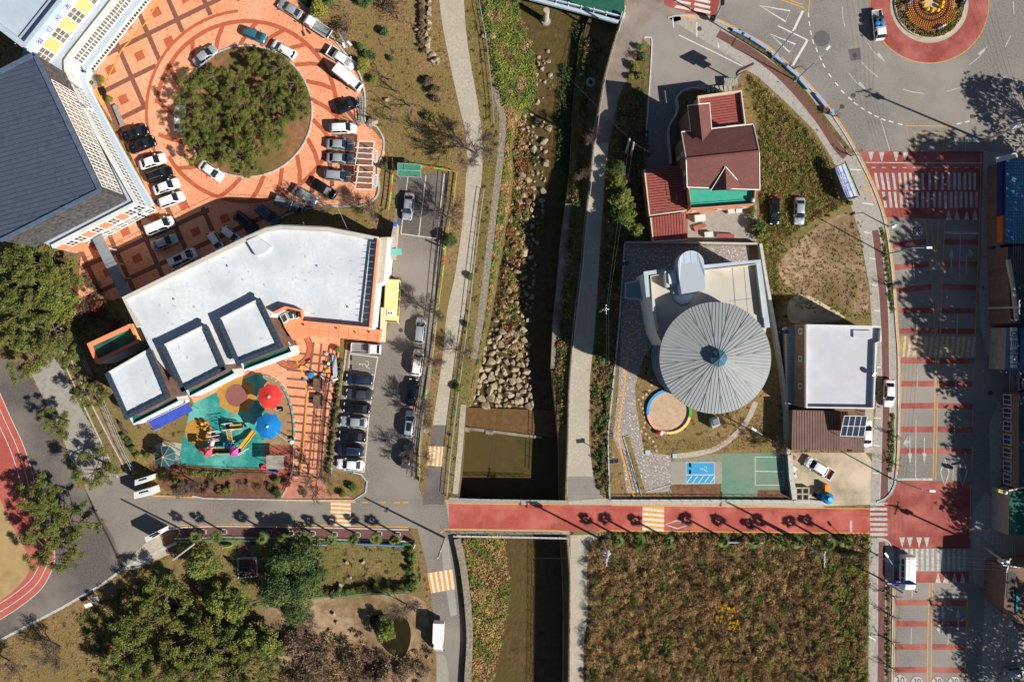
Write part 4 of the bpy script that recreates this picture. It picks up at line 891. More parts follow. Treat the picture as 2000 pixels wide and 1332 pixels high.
def veg_palm(i):
    random.seed(500+i); root = thing('fan_palm', 'palm', 'palm'); MB().tube((0,0,-.1),(0,0,3.3),.15,.12,10).build('trunk', M('fibrous_trunk', (110,88,66), (80,62,46), s=3, r=.95, coord='obj'), root)
    for k in range(20):
        a = k*2.4+random.uniform(-.2,.2); el = random.uniform(-.35,.8) if k % 4 else 1.3; L = random.uniform(.2,.5); d = Vector((math.cos(a)*math.cos(el), math.sin(a)*math.cos(el), math.sin(el))); b_ = Vector((0,0,3.3)); e = b_+d*L
        mb = MB(); mb.tube(b_, e, .02, .012, 4); s_ = d.cross(Vector((0,0,1))).normalized(); n_ = s_.cross(d)
        for j in range(11):
            t_ = (j-5)/5*1.35; f = d*math.cos(t_)+s_*math.sin(t_); w_ = f.cross(n_).normalized()*.045; tip = e+f*.72*(1-.18*abs(t_))-Vector((0,0,.1+.05*random.random())); mb.add([e, e+f*.3+w_, tip, e+f*.3-w_], [(0,1,2,3)])
        mb.build('frond', m_leafd if k % 3 else m_weed, root)
    return root
# ------------------------------------------------------------------ building materials
m_wroof = M('white_roof_membrane', (230,234,237), (212,217,221), s=1.6, r=.8, c3=(202,208,213), s2=.13, bump=.01, speck=((186,186,180), 1.0, .66))
m_wwall = M('white_render', (228,228,224), (212,212,208), s=.6, r=.85)
m_cream = M('cream_stone', (226,214,184), (206,194,166), s=.7, r=.85); m_beige = M('beige_terrace', (206,196,180), (184,174,160), s=.8, r=.9, bricks=(1.2,1.2,.03,.0,(176,166,152)))
m_orange = M('orange_render', (250,160,118), (242,148,106), s=.5, r=.8, c3=(244,150,108)); m_orange2 = M('light_orange_panel', (255,200,134), (248,190,124), s=.5, r=.8)
m_slate = M('dark_slate_roof', (82,92,108), (64,74,92), s=1.5, r=.7, c3=(74,84,100), s2=.3, bump=.02); m_slate2 = M('slate_coping', (96,112,136), (78,92,114), s=1.2, r=.6)
m_slatew = M('streaked_slate_wall', (110,108,106), (50,50,52), s=1.8, r=.7, bump=.02)
m_groof = M('pale_blue_roof', (188,202,214), (176,192,206), s=.7, r=.85, bump=.01)
m_glassg = M('green_glass', (52,84,80), (36,62,62), s=.8, r=.12, spec=.6); m_glassb = M('bronze_glass', (138,124,108), (92,98,90), s=.6, r=.15, spec=.6)
m_wframe = M('white_frame', (244,244,240), r=.5); m_tile = M('dark_roof_tile', (66,78,92), (52,62,76), s=1.5, r=.6, coord='obj'); m_rust = M('weathered_brown_wall', (134,106,92), (92,74,66), s=.8, r=.9)
m_greenf = M('green_waterproof_floor', (44,130,106), (36,108,92), s=.7, r=.8, c3=(30,84,74), s2=.25)
m_redtile = M('red_brown_shingles', (130,84,76), (104,66,62), s=3, c3=(114,72,66), s2=.4, r=.85, bump=.03, bs=5); m_redmet = M('red_steel_roof', (168,90,80), (144,76,70), s=1.2, r=.6)
m_salmon = M('salmon_brick', (224,160,128), (206,142,112), s=1, r=.9); m_aqua = M('aqua_balcony_floor', (70,180,154), (56,164,140), s=.8, r=.8)
m_zinc = M('grey_zinc_roof', (166,170,168), (154,158,158), s=.6, r=.55, c3=(158,162,162)); m_zinc_d = M('zinc_seam', (118,124,126), r=.6); m_concroof = M('concrete_deck', (214,206,192), (190,182,168), s=.5, r=.9, c3=(198,192,180), s2=.15)
m_steel = M('steel_rail', (196,204,212), r=.4, metal=.3); m_bluewall = M('blue_grey_cladding', (96,112,140), (80,96,122), s=.6, r=.6, bricks=(1.0,.5,.03,0,(60,72,96)))
m_brownmet = M('brown_steel_roof', (126,96,88), (112,84,78), s=.8, r=.6); m_solar = M('solar_cell', (44,54,76), (36,46,66), s=2, r=.2, spec=.6); m_bluemet = M('blue_steel_roof', (70,150,190), (60,136,176), s=.6, r=.5)
m_ltblue = M('weathered_blue_steel', (120,150,166), (100,128,144), s=.8, r=.6); m_canopy = M('corrugated_canopy', (150,158,162), (130,140,146), s=.8, r=.5)
m_brick = M('brown_brick', (150,120,100), (126,98,82), s=1, r=.9, bricks=(.4,.2,.02,0,(110,90,78))); m_wood = M('weathered_wood', (182,180,170), (150,148,138), s=1.4, r=.9, coord='obj')
m_bluetarp = M('blue_awning', (70,92,196), (58,80,182), s=.8, r=.6); m_granroof = M('pale_violet_roof', (206,206,214), (192,192,202), s=.6, r=.85, c3=(198,196,200), s2=.15)

_wm = {}
def winmesh(w_, h_, nx, nz, glass):
    k = (round(w_,2), round(h_,2), nx, nz, glass.name)
    if k not in _wm:
        f = MB(); t_ = .09
        for i in range(nx+1): x = w_*i/nx-w_/2; f.box(x-t_/2, x+t_/2, -.07, .05, 0, h_)
        for j in range(nz+1): z = h_*j/nz; f.box(-w_/2, w_/2, -.068, .045, z-t_/2, z+t_/2)
        g_ = MB().add([(-w_/2,-.02,0),(w_/2,-.02,0),(w_/2,-.02,h_),(-w_/2,-.02,h_)], [(0,1,2,3)])
        mf = f.mesh('window'); mf.materials.append(m_wframe); mg = g_.mesh('pane'); mg.materials.append(glass); _wm[k] = (mf, mg)
    return _wm[k]
def windows(root, a, b, z0, z1, n, nx=2, nz=2, gap=.4, glass=None, skip=(), panel=None, name='window'):
    """n bays along wall a->b (world xy, outside on the right hand); panel: material for skipped bays"""
    a = Vector((a[0], a[1])); b = Vector((b[0], b[1])); d = b-a; L = d.length; th = math.atan2(d.y, d.x); bw = L/n
    for i in range(n):
        p = a+d*((i+.5)/n)
        if i in skip:
            if panel is not None:
                o = MB().box(-bw/2+.05, bw/2-.05, -.06, .02, 0, z1-z0).build('panel', panel, root)
                o.location = (p.x, p.y, z0); o.rotation_euler = (0,0,th)
            continue
        mf, mg = winmesh(bw-gap, z1-z0, nx, nz, glass or m_glassg); f = link(name, mf, root); f.location = (p.x, p.y, z0); f.rotation_euler = (0,0,th); link('pane', mg, f)
def W2(u, v, h): p = P(u, v, h); return (p.x, p.y)
def walls(name, pts, z0, z1, mat, root, h=None, roof=None):
    """solid storey block; outline px seen at height h"""
    W = [W2(u, v, z1 if h is None else h) for u, v in pts]
    mb = MB().prism(W, z0, z1, 0, 1 if roof else 0); return mb.build(name, [mat, roof] if roof else mat, root)
def parapet(root, pts, h, hp, w_, mat, name='parapet', closed=True):
    W = [W2(u, v, h) for u, v in pts]; return MB().ribbon(W, w_, h-hp, closed=closed, h=hp).build(name, mat, root)
def inset(pts, d):
    """move a polygon inwards by d px"""
    n = len(pts); A = sum(pts[i][0]*pts[(i+1)%n][1]-pts[(i+1)%n][0]*pts[i][1] for i in range(n)); s_ = 1 if A > 0 else -1; out = []
    for i in range(n):
        a, b_, c = Vector(pts[i-1]), Vector(pts[i]), Vector(pts[(i+1)%n]); t1 = (b_-a).normalized(); t2 = (c-b_).normalized(); n1 = Vector((-t1.y, t1.x))*s_; n2 = Vector((-t2.y, t2.x))*s_; m_ = (n1+n2); m_ = m_/max(.4, m_.length_squared)*2 if m_.length > .3 else n1; out.append(tuple(b_+m_*d))
    return out
def clip_half(poly, p, n):
    out = []
    for i in range(len(poly)):
        a, b_ = Vector(poly[i]), Vector(poly[(i+1)%len(poly)]); da, db = (a-p).dot(n), (b_-p).dot(n)
        if da >= 0: out.append(a)
        if da*db < 0: out.append(a+(b_-a)*(da/(da-db)))
    return out
def strips(root, poly, d, wid, zf, mat, name='roof_panel', jit=0, gap=.05, thick=.08):
    """cut convex world polygon into strips along direction d; each a part. zf(x,y)->z"""
    d = Vector(d).normalized(); n = Vector((-d.y, d.x)); poly = [Vector(p) for p in poly]; lo = min(p.dot(n) for p in poly); hi = max(p.dot(n) for p in poly); k = 0; t_ = lo
    while t_ < hi-.02:
        q = clip_half(clip_half(poly, n*(t_+gap/2), n), n*(t_+wid-gap/2), -n)
        if len(q) >= 3:
            j = random.uniform(-jit, jit); mb = MB(); m = len(q); top = [(p.x, p.y, zf(p.x,p.y)+j) for p in q]; bot = [(x, y, z-thick) for x, y, z in top]
            a = sum(q[i].x*q[(i+1)%m].y-q[(i+1)%m].x*q[i].y for i in range(m)); f = tuple(range(m)) if a > 0 else tuple(range(m))[::-1]
            mb.add(bot+top, [tuple(m+i for i in f), f[::-1]]+[(i,(i+1)%m,m+(i+1)%m,m+i) for i in range(m)]); mb.build(name, mat, root)
        t_ += wid

# ------------------------------------------------------------------ school complex, top left
G = lambda u, v: W2(u, v, 0)
sch = thing('school_building', 'tall school block with blue letters and pale orange panels, top left corner', 'building', (G(100,0)[0]*0, 0, 0))
wing = [(143,155),(300,-42),(50,-260),(-120,-45)]
MB().prism([G(*p) for p in wing], 0, 12, 0, 1).build('wall', [m_wwall, m_groof], sch)
MB().ribbon([G(*p) for p in inset(wing, 6)], 1.0, 11.9, closed=True, h=1.1).build('parapet', m_groof, sch)
MB().ribbon([G(*p) for p in ((122,142),(276,-50))], .12, 12.4, h=.08).build('roof_rail', m_steel, sch)
wa, wb = G(143,155), G(300,-42)
windows(sch, wa, wb, 7.2, 10.6, 11, 2, 3, .2, m_glassb, skip=(1,3,5,7,9), panel=m_orange2)
dv = Vector(wb)-Vector(wa); th = math.atan2(dv.y, dv.x)
for i, ch in enumerate('정안차초교육'):
    p = Vector(wa)+dv*(.11+.105*i)*1.0; nrm = Vector((dv.y, -dv.x)).normalized()*.06
    letters('letter', ch, 1.15, M('letter_blue', (50,100,200)), (p.x+nrm.x, p.y+nrm.y, 11.5), (math.pi/2, 0, th), sch, .02)
t2 = [(340,-55),(258,48),(184,141),(178,150),(178,164),(186,190),(240,292),(307,412),(150,494),(110,470),(60,300),(100,100),(250,-100)]
MB().prism([G(*p) for p in t2], 0, 6.7, 0, 1).build('lower_wall', [m_wwall, m_groof], sch)
MB().ribbon([G(*p) for p in inset(t2, 2)[:9]], .55, 6.6, h=.55).build('terrace_coping', m_wwall, sch)
can = cr([(346,-50),(264,52),(192,143),(184,152),(184,164),(191,187),(245,290),(313,410)], 3)
MB().ribbon([G(*p) for p in can], 1.3, 3.2, h=.35).build('canopy_slab', m_wwall, sch)
MB().ribbon([G(*p) for p in can], .8, 3.56, h=.02).build('canopy_top', m_groof, sch)
for a_, b_, n_ in (((184,141),(258,48),9),((258,48),(340,-55),10),((240,292),(186,190),8),((307,412),(240,292),9)):
    if b_ == (186,190) or b_ == (240,292): a_, b_ = b_, a_; a_, b_ = b_, a_
    q0, q1 = (a_, b_) if a_[1] > b_[1] else (b_, a_)
    windows(sch, G(*q0), G(*q1), 3.75, 6.35, n_, 2, 2, .08, m_glassb); windows(sch, G(*q0), G(*q1), .4, 3.0, n_, 2, 2, .08, m_glassg)
windows(sch, G(150,494), G(307,412), 3.6, 6.2, 10, 2, 2, .3, m_glassg, skip=(0,3,5,7), panel=m_orange); windows(sch, G(150,494), G(307,412), .4, 2.8, 12, 3, 2, .2, m_glassg)
MB().box(-1.3,1.3,-.08,.06,0,3.2).build('panel', m_orange, sch).matrix_world = Matrix.Translation((*G(168,485),.2)) @ Matrix.Rotation(math.atan2(82,157), 4, 'Z')
hall = thing('school_hall', 'large hall with dark slate strip roof and streaked slate wall at the left edge', 'building')
hp = [(175.6,170.6),(287.9,405.9),(117,492.6),(5,258)]; HG = [G(*p) for p in hp]
MB().prism(HG, 6.7, 14.6).build('wall', m_slatew, hall)
HR = [Vector(W2(u, v, 15)) for u, v in ((68,106),(195,372),(2,470),(-125,206))]
strips(hall, HR, (1, .262), .68, lambda x, y: 14.95, m_slate, jit=.03, gap=.07, thick=.3)
for i in range(22):
    a = HR[0].lerp(HR[1], i/22); b_ = HR[0].lerp(HR[1], (i+1)/22); MB().bar((a.x,a.y,15.05),(b_.x,b_.y,15.05),.55,.3+.04*(i%2)).build('coping_stone', m_slate2, hall)
    a = HR[1].lerp(HR[2], i/22); b_ = HR[1].lerp(HR[2], (i+1)/22); MB().bar((a.x,a.y,15.05),(b_.x,b_.y,15.05),.5,.3+.04*(i%2)).build('coping_stone', m_slate2, hall)
    a = HR[3].lerp(HR[0], i/22); b_ = HR[3].lerp(HR[0], (i+1)/22); MB().bar((a.x,a.y,15.05),(b_.x,b_.y,15.05),.6,.3+.04*(i%3)).build('coping_stone', m_slate2, hall)
q0 = Vector(HG[1]).lerp(Vector(HG[0]), .04); q1 = Vector(HG[1]).lerp(Vector(HG[0]), .84)
windows(hall, q0, q1, 7.6, 13.6, 15, 2, 4, .15, m_glassb)

# ------------------------------------------------------------------ kindergarten with white roof
kg = thing('kindergarten_building', 'low building with broad white membrane roof and curved north wall', 'building')
K = [(237,582),(482,463),(520,446),(548,441),(640,445),(740,465),(723,642),(590,629),(587,606),(556,598),(530,612),(455,704),(345,752),(300,700),(285,672),(270,640)]
walls('wall', K, 0, 8.1, m_wwall, kg, h=8.9, roof=m_wroof)
parapet(kg, [(738,468),(722,640),(590,628),(588,607),(557,600),(534,611)], 9.35, 1.3, .3, m_orange, closed=False)
parapet(kg, [(270,638),(240,584),(482,466),(520,449),(548,444),(640,448),(738,466)], 8.9, .85, .55, m_concroof, name='coping', closed=False)
MB().path([Vector((*W2(u,v,9.5),9.5)) for u, v in ((240,580),(480,462),(520,444),(548,439),(640,443),(738,463))], .03, 5).build('handrail', m_steel, kg)
for i in range(26):
    t_ = i/25; q = (240+(480-240)*t_, 580+(462-580)*t_); p = Vector((*W2(*q,9.2),8.9)); MB().tube(p, p+Vector((0,0,.6)), .02, n=5).build('rail_post', m_steel, kg)
MB().ribbon([W2(u,v,8.5) for u, v in ((724,472),(706,630))], .16, 8.15, h=.35).build('gutter_curb', m_wwall, kg)
for i in range(13):
    a, b_ = (724-i*1.45,474+i*12.5),(737-i*1.45,474+i*12.5); MB().bar((*W2(*a,9.1),9.1),(*W2(*b_,9.1),9.1),.05,.05).build('rail_bracket', m_steel, kg)
walls('stair_head', [(480,468),(502,460),(530,482),(520,492),(500,500)], 8.1, 8.9, m_wroof, kg)
walls('east_terrace', [(741,464),(757,463),(749,550),(735,556)], 0, 7.0, m_wwall, kg, roof=m_beige); walls('terrace_wall', [(753,464),(766,463),(758,546),(749,548)], 0, 2.6, m_wwall, kg)
walls('east_block', [(738,558),(749,560),(746,584),(736,583)], 0, 6.5, m_orange, kg, h=0)
walls('east_sign_wall', [(738,586),(744.5,587),(741,645),(735,644)], .4, 7.6, m_wwall, kg, h=0)
walls('entrance_deck', [(566,600),(596,606),(598,628),(727,642),(744,645),(740,668),(598,654),(572,664),(556,640),(545,612)], 0, 4.4, m_orange, kg)
for x in range(605, 740, 19): MB().bar((*W2(x,632+(x-600)*.09,4.4),4.42),(*W2(x-1,656+(x-600)*.1,4.4),4.42),.05,.02).build('deck_joint', M('deck_joint', (216,124,90), r=.9), kg)
MB().bar((*W2(598,643,4.4),4.425),(*W2(740,657,4.4),4.425),.05,.02).build('deck_joint', MATS['deck_joint'], kg)
for (u, v) in ((593,634),(657,641),(721,648),(694,649)): MB().lathe([(0,.25),(.12,.25),(.14,0)], (*W2(u,v,4.4),4.4), 10).build('roof_drain', m_black if u != 694 else m_greenf, kg)
for q in ([(546,617),(557,611),(563,625),(554,632)],[(559,610),(571,606),(574,623),(566,624)],[(575,606),(584,607),(583,621),(578,623)]):
    sk_ = walls('skylight', q, 4.4, 4.9, m_wframe, kg); MB().prism([W2(u,v,4.95) for u, v in inset(q, 1.2)], 4.9, 4.95).build('glazing', m_glassg, sk_)
walls('side_steps', [(744,600),(752,602),(748,668),(741,667)], 0, 2.6, m_cream, kg)
MB().path([Vector((*W2(u,v,1.2),1.2)) for u, v in ((752,608),(748,662),(738,662))], .05, 5).build('teal_rail', M('teal_rail', (110,190,180)), kg)
MB().box(-.9,.9,-.5,.5,2.4,2.5).build('teal_awning', M('teal_rail', (110,190,180)), kg).location = (*W2(773,492,2.5),0)
walls('side_wall', [(764,462),(769,438),(776,438),(770,505),(762,505)], 0, 2.2, m_conc, kg); walls('door_cap', [(768,434),(774,434),(774,441),(768,441)], 2.2, 2.9, M('blue_cap', (50,100,220)), kg)
walls('planter', [(759,474),(766,474),(764,500),(757,500)], 0, 2.6, m_wwall, kg, roof=m_brick)
def facade_trim(q0, q1, h0, h1, n, sk): windows(kg, q0, q1, h0, h1, n, 2, 2, .6, m_glassg, skip=sk, panel=m_orange)
facade_trim(W2(740,668,4.4), W2(744,645,4.4), .6, 3.2, 2, ())
# three pavilions
for n_, (q, rb) in enumerate((([(205,730),(292,680),(332,776),(245,820)], 1),([(313,676),(402,633),(441,722),(355,766)], 1),([(423,625),(507,582),(553,678),(462,713)], 1))):
    lab = ('left pavilion of the white roof, dark tile rim, beside the blue awning', 'middle pavilion of the three dark rimmed white roofs', 'right pavilion of the three, beside the orange entrance deck')[n_]
    pv = thing('pavilion_wing', lab, 'building wing', group='pavilions with dark tile rims')
    body = walls('wall', inset(q, 3), 0, 9.25, m_rust, pv, h=9.6, roof=m_wroof)
    for e in range(4):
        a, b_ = Vector(W2(*q[e], 9.7)), Vector(W2(*q[(e+1)%4], 9.7)); L = (b_-a).length; m_ = max(3, int(L/.75)); d = (b_-a)/L; nn = Vector((-d.y, d.x)); cen = sum((Vector(W2(*p, 9.7)) for p in q), Vector((0,0)))/4
        if (cen-a).dot(nn) < 0: nn = -nn
        if e == 0: m_ = m_
        if e == 0:
            MB().bar((*(a+nn*.1), 9.4), (*(b_+nn*.1), 9.4), .3, .4).build('rim_upstand', m_wwall, pv); continue
        for k in range(m_):
            c = a+d*(L*(k+.5)/m_)+nn*.3; o = MB().box(-L/m_/2+.03, L/m_/2-.03, -.33, .33, -.22, .12+.03*(k % 2)).build('rim_tile', m_tile, pv); o.location = (c.x, c.y, 9.6); o.rotation_euler = (0,0,math.atan2(d.y, d.x))
    # balcony on the south-east side
    a, b_ = q[3], q[2]; d = Vector((b_[0]-a[0], b_[1]-a[1])).normalized(); dn = Vector((-d.y, d.x)); A = Vector(a)+d*10; B = Vector(b_)+d*12
    bq = [tuple(A-dn*6), tuple(B-dn*6), tuple(B+dn*15), tuple(A+dn*15)]
    walls('balcony', bq, 0, 4.2, m_wwall, pv, roof=m_greenf); parapet(pv, [bq[1],bq[2],bq[3],bq[0]], 4.7, .5, .26, M('pale_blue_parapet', (206,226,244)), 'balcony_wall', closed=False)
    cq = [tuple(A+dn*10+d*14), tuple(B+dn*4+d*7), tuple(B+dn*20+d*4), tuple(A+dn*18+d*8)]
    walls('ground_floor_ledge', cq, 0, 3.1, m_wwall, pv, roof=M('pale_green_trim', (206,226,196)))
    p0, p1 = G(*cq[3]), G(*cq[2]); windows(pv, W2(*cq[3],3.1), W2(*cq[2],3.1), .5, 2.6, 4, 2, 2, .3, m_glassg)
gb = thing('green_roof_box', 'small block with orange parapet and wet green roof at the west corner', 'building', group=None)
q = [(168,672),(255,632),(272,668),(185,711)]
walls('wall', q, 0, 5.6, m_wwall, gb, h=6.4, roof=m_greenf); parapet(gb, inset(q, 3), 6.6, 1.0, .55, m_orange)
walls('link_wall', [(257,632),(270,634),(284,664),(272,668)], 0, 6.2, m_cream, gb, roof=m_orange2)
aw_ = thing('blue_awning', 'flat bright blue awning at the left pavilion beside the small lawn', 'awning')
q = [(289,823),(367,787),(377,802),(302,840)]; MB().prism([W2(u,v,2.8) for u, v in q], 2.74, 2.8).build('canopy', m_bluetarp, aw_)
for u, v in q[2:]: p = Vector((*W2(u,v,2.7),0)); MB().tube(p, p+Vector((0,0,2.75)), .04, n=6).build('post', m_steel, aw_)
wc = thing('covered_walkway', 'long grey corrugated walkway roof between the hall and the white roof', 'canopy')
A_, B_ = Vector(W2(180,467,3)), Vector(W2(199,458,3)); C_, D_ = Vector(W2(255,570,3)), Vector(W2(236,581,3))
for i in range(10):
    a, b_, c, d_ = A_.lerp(D_, i/10), B_.lerp(C_, i/10), B_.lerp(C_, (i+.96)/10), A_.lerp(D_, (i+.96)/10)
    MB().add([(*a,3.0),(*b_,3.12),(*c,3.12),(*d_,3.0),(*a,2.95),(*b_,3.07),(*c,3.07),(*d_,2.95)], [(0,3,2,1),(4,5,6,7),(0,1,5,4),(1,2,6,5),(2,3,7,6),(3,0,4,7)]).build('roof_sheet', m_canopy, wc)
for i in range(5):
    c = B_.lerp(C_, i/4.0); MB().tube((c.x,c.y,0),(c.x,c.y,3.05),.05,n=6).build('post', m_steel, wc)
    MB().bar((c.x,c.y,2.9),(c.x+1.1,c.y-.1,2.75),.06,.06).build('bracket', m_wframe, wc)

# ------------------------------------------------------------------ red roofed house
rh = thing('red_roofed_house', 'house with red brown shingle gable roof, north gable wing and aqua balcony', 'house')
def P3(u, v, h): return P(u, v, h)
e1, e2, e3, e4 = P3(1331,258,8.6), P3(1471,243,8.6), P3(1484,371,8.6), P3(1342,366,8.6); r1, r2 = P3(1340,311,11.2), P3(1483,296,11.2)
MB().add([e1,e2,r2,r1], [(0,3,2,1)]).add([r1,r2,e3,e4], [(0,3,2,1)]).add([e1-Vector((0,0,.2)),e2-Vector((0,0,.2)),r2-Vector((0,0,.2)),r1-Vector((0,0,.2))], [(0,1,2,3)]).add([r1-Vector((0,0,.2)),r2-Vector((0,0,.2)),e3-Vector((0,0,.2)),e4-Vector((0,0,.2))], [(0,1,2,3)]).build('roof', m_redtile, rh)
MB().bar(r1+Vector((0,0,.05)), r2+Vector((0,0,.05)), .3, .12).build('ridge_cap', m_redtile, rh)
for a, b_ in ((e1,r1),(r1,e4),(e2,r2),(r2,e3)): MB().bar(a, b_, .1, .16).build('verge_board', m_wframe, rh)
MB().bar(e1,e2,.14,.14).build('gutter', m_wframe, rh); MB().bar(e4,e3,.14,.14).build('gutter', m_wframe, rh)
wp = [(e1.x+.5,e1.y-.5),(e2.x-.5,e2.y-.5),(e3.x-.7,e3.y+.5),(e4.x+.6,e4.y+.5)]
MB().prism(wp, 0, 8.5).build('wall', m_brick, rh)
for s_, (a, b_, c) in enumerate(((wp[0], wp[3], r1+Vector((.5,0,-.2))),(wp[1], wp[2], r2+Vector((-.6,0,-.2))))): MB().add([(*a,8.4),(*b_,8.4),c], [(0,1,2)]).build('gable_wall', m_brick, rh)
windows(rh, wp[3-0], wp[0], 4.9, 6.3, 5, 2, 1, 1.0, m_glassg, skip=(0,2,4)); windows(rh, wp[0], wp[3], 2.0, 3.4, 5, 2, 1, 1.0, m_glassg, skip=(0,3,4))
# cross gable (north wing)
g1, g2, gr = P3(1343,207,8.7), P3(1386,202,8.7), P3(1364,204,10.4); ge1, ge2 = P3(1349,258,8.7), P3(1390,254,8.7); gv = P3(1372,277,10.4)
MB().add([g1,gr,gv,ge1], [(0,3,2,1)]).add([gr,g2,ge2,gv], [(0,3,2,1)]).build('gable_roof', m_redtile, rh)
MB().prism([(g1.x+.3,g1.y-.3),(g2.x-.3,g2.y-.3),(ge2.x-.3,ge2.y),(ge1.x+.3,ge1.y)], 0, 8.55).build('gable_wing_wall', m_brick, rh)
for a, b_ in ((g1,ge1),(g2,ge2),(g1,gr),(gr,g2)): MB().bar(a,b_,.1,.14).build('verge_board', m_wframe, rh)
# south dormer
s1, s2, sv, sr = P3(1388,373,8.75), P3(1451,364,8.75), P3(1417,326,10.7), P3(1419,371,10.4)
MB().add([s1,sr,sv], [(0,1,2)]).add([sr,s2,sv], [(0,1,2)]).add([s1,s2,sr], [(0,1,2)]).build('dormer_roof', m_redtile, rh)
for a, b_ in ((s1,sv),(sv,s2)): MB().bar(a,b_,.09,.1).build('valley_flashing', m_wframe, rh)
# north flat annex with corrugated roof
q = [(1364,189),(1448,178),(1456,244),(1372,252)]; AN = [Vector(W2(u,v,4.2)) for u, v in q]
MB().prism(AN, 0, 3.6).build('annex_wall', m_salmon, rh); parapet(rh, q, 4.5, .8, .3, m_cream, 'annex_parapet'); strips(rh, [Vector(W2(u,v,3.8)) for u, v in inset(q, 2.5)], AN[1]-AN[0], .42, lambda x, y: 3.8, m_redmet, 'roof_rib', gap=.08, thick=.06)
# balcony and south wall
q = [(1343,362),(1478,366),(1474,399),(1349,409)]; walls('balcony_block', q, 0, 4.8, m_salmon, rh, roof=m_aqua); parapet(rh, [(1345,366),(1350,407),(1473,398),(1476,370)], 5.6, .8, .22, m_salmon, 'balcony_parapet', closed=False)
MB().path([Vector((*W2(u,v,6),6)) for u, v in ((1345,370),(1350,406),(1473,397))], .035, 5).build('balcony_rail', m_trim, rh)
MB().ball((*W2(1471,391,5.6),5.4), .4).build('water_tank', m_steel, rh)
windows(rh, W2(1349,409,4.8), W2(1474,399,4.8), 1.2, 2.6, 5, 2, 1, 1.4, m_glassg, skip=(1,3))
for nm, q, d, hh in (('west_lean_to', [(1259,331),(1331,322),(1341,411),(1269,421)], (1,.1), 3.4), ('garage', [(1271,425),(1339,415),(1343,468),(1276,472)], (.05,-1), 3.0)):
    lt = thing(nm, 'red corrugated steel lean-to on the west side of the red roofed house' if nm != 'garage' else 'lower red corrugated steel shed at the south west of the house', 'shed'); W = [Vector(W2(u,v,hh)) for u, v in q]
    MB().prism([tuple(p) for p in W], 0, hh-.25).build('wall', m_salmon, lt); strips(lt, W, d, .42 if nm != 'garage' else .45, lambda x, y: hh, m_redmet, 'roof_rib', gap=.09, thick=.07); parapet(lt, [q[0],q[3],q[2]], hh+.12, .25, .22, m_cream, 'edge_trim', closed=False)
yard = sheet('house_yard', [(1343,408),(1478,400),(1478,470),(1343,474)], 3, m_conc2)
for (q, h_, m_, n_, lb, ct) in (([(1357,421),(1377,419),(1378,431),(1358,433)],1.0,m_wwall,'storage_chest','white chest against the salmon wall of the red roofed house','chest'),([(1376,454),(1392,453),(1393,462),(1377,463)],.7,m_wwall,'storage_chest','smaller white chest in the house yard beside the steel shed','chest'),([(1354,443),(1376,436),(1380,441),(1358,452)],.4,M('rust_board',(190,120,90),(150,90,70)),'board_pile','rust coloured leaning boards in the house yard','boards'),([(1400,456),(1434,458),(1433,465),(1399,463)],.5,m_redmet,'scrap_pile','red and white scrap pile along the yard wall','scrap'),([(1422,410),(1434,409),(1435,416),(1423,416)],1.2,m_wwall,'air_conditioner','left white air conditioner box at the foot of the salmon wall','air conditioner'),([(1438,409),(1449,408),(1449,415),(1438,415)],1.2,m_wwall,'air_conditioner','right white air conditioner box near the corner of the salmon wall','air conditioner')):
    o = thing(n_, lb, ct); walls('case', q, 0, h_, m_, o); walls('lid', inset(q, -.4), h_, h_+.06, m_, o, h=h_)
# curved garden wall, deck steps west and north of the house
gw = thing('garden_wall', 'curved white topped garden wall round the shaded west side of the house', 'wall'); MB().ribbon([G(*p) for p in cr([(1309,322),(1306,290),(1304,258),(1310,240),(1318,228),(1322,210),(1320,195),(1330,182),(1345,176),(1362,174)], 4)], .28, 0, h=.9).build('coping', m_kerb, gw)
dk = thing('timber_steps', 'dark timber steps and deck between the parking and the red annex', 'steps')
for i in range(6): MB().bar((*G(1384+i*8,182),.25+.12*i),(*G(1382+i*8,170),.25+.12*i),.5,.08).build('tread', m_wood, dk)
for i in range(8): MB().bar((*G(1412+i*3.2,157),1.0),(*G(1414+i*3.2,172),1.0),.2,.08).build('plank', m_wood, dk)
for i in range(5): MB().bar((*G(1362+i*3.4,166),.5),(*G(1362+i*3.4,178),.5),.22,.08).build('plank', m_wood, dk)
sg = thing('pole_sign', 'tilted two sided sign box on a pole beside the parking mouth', 'sign'); p = G(1433,158); MB().tube((*p,0),(*p,6.2),.12,n=10).build('pole', m_steel, sg)
sb = MB().box(-1.25,1.25,-.15,.15,4.6,6.4).build('sign_box', M('sign_dark', (40,60,66)), sg); sb.location = (p[0]+.2,p[1]+.1,0); sb.rotation_euler = (0,0,R(25)); MB().box(-1.2,1.2,-.17,-.15,4.9,5.9).build('sign_face', M('sign_face', (120,190,170), (200,90,90), s=3), sb); MB().box(-1.2,1.2,-.18,-.15,5.95,6.3).build('sign_stripe', m_red, sb)
sb2 = MB().box(-.7,.7,-.12,.12,3.5,4.4).build('lower_sign', M('sign_dark', (40,60,66)), sg); sb2.location = (p[0],p[1],0); sb2.rotation_euler = (0,0,R(25))

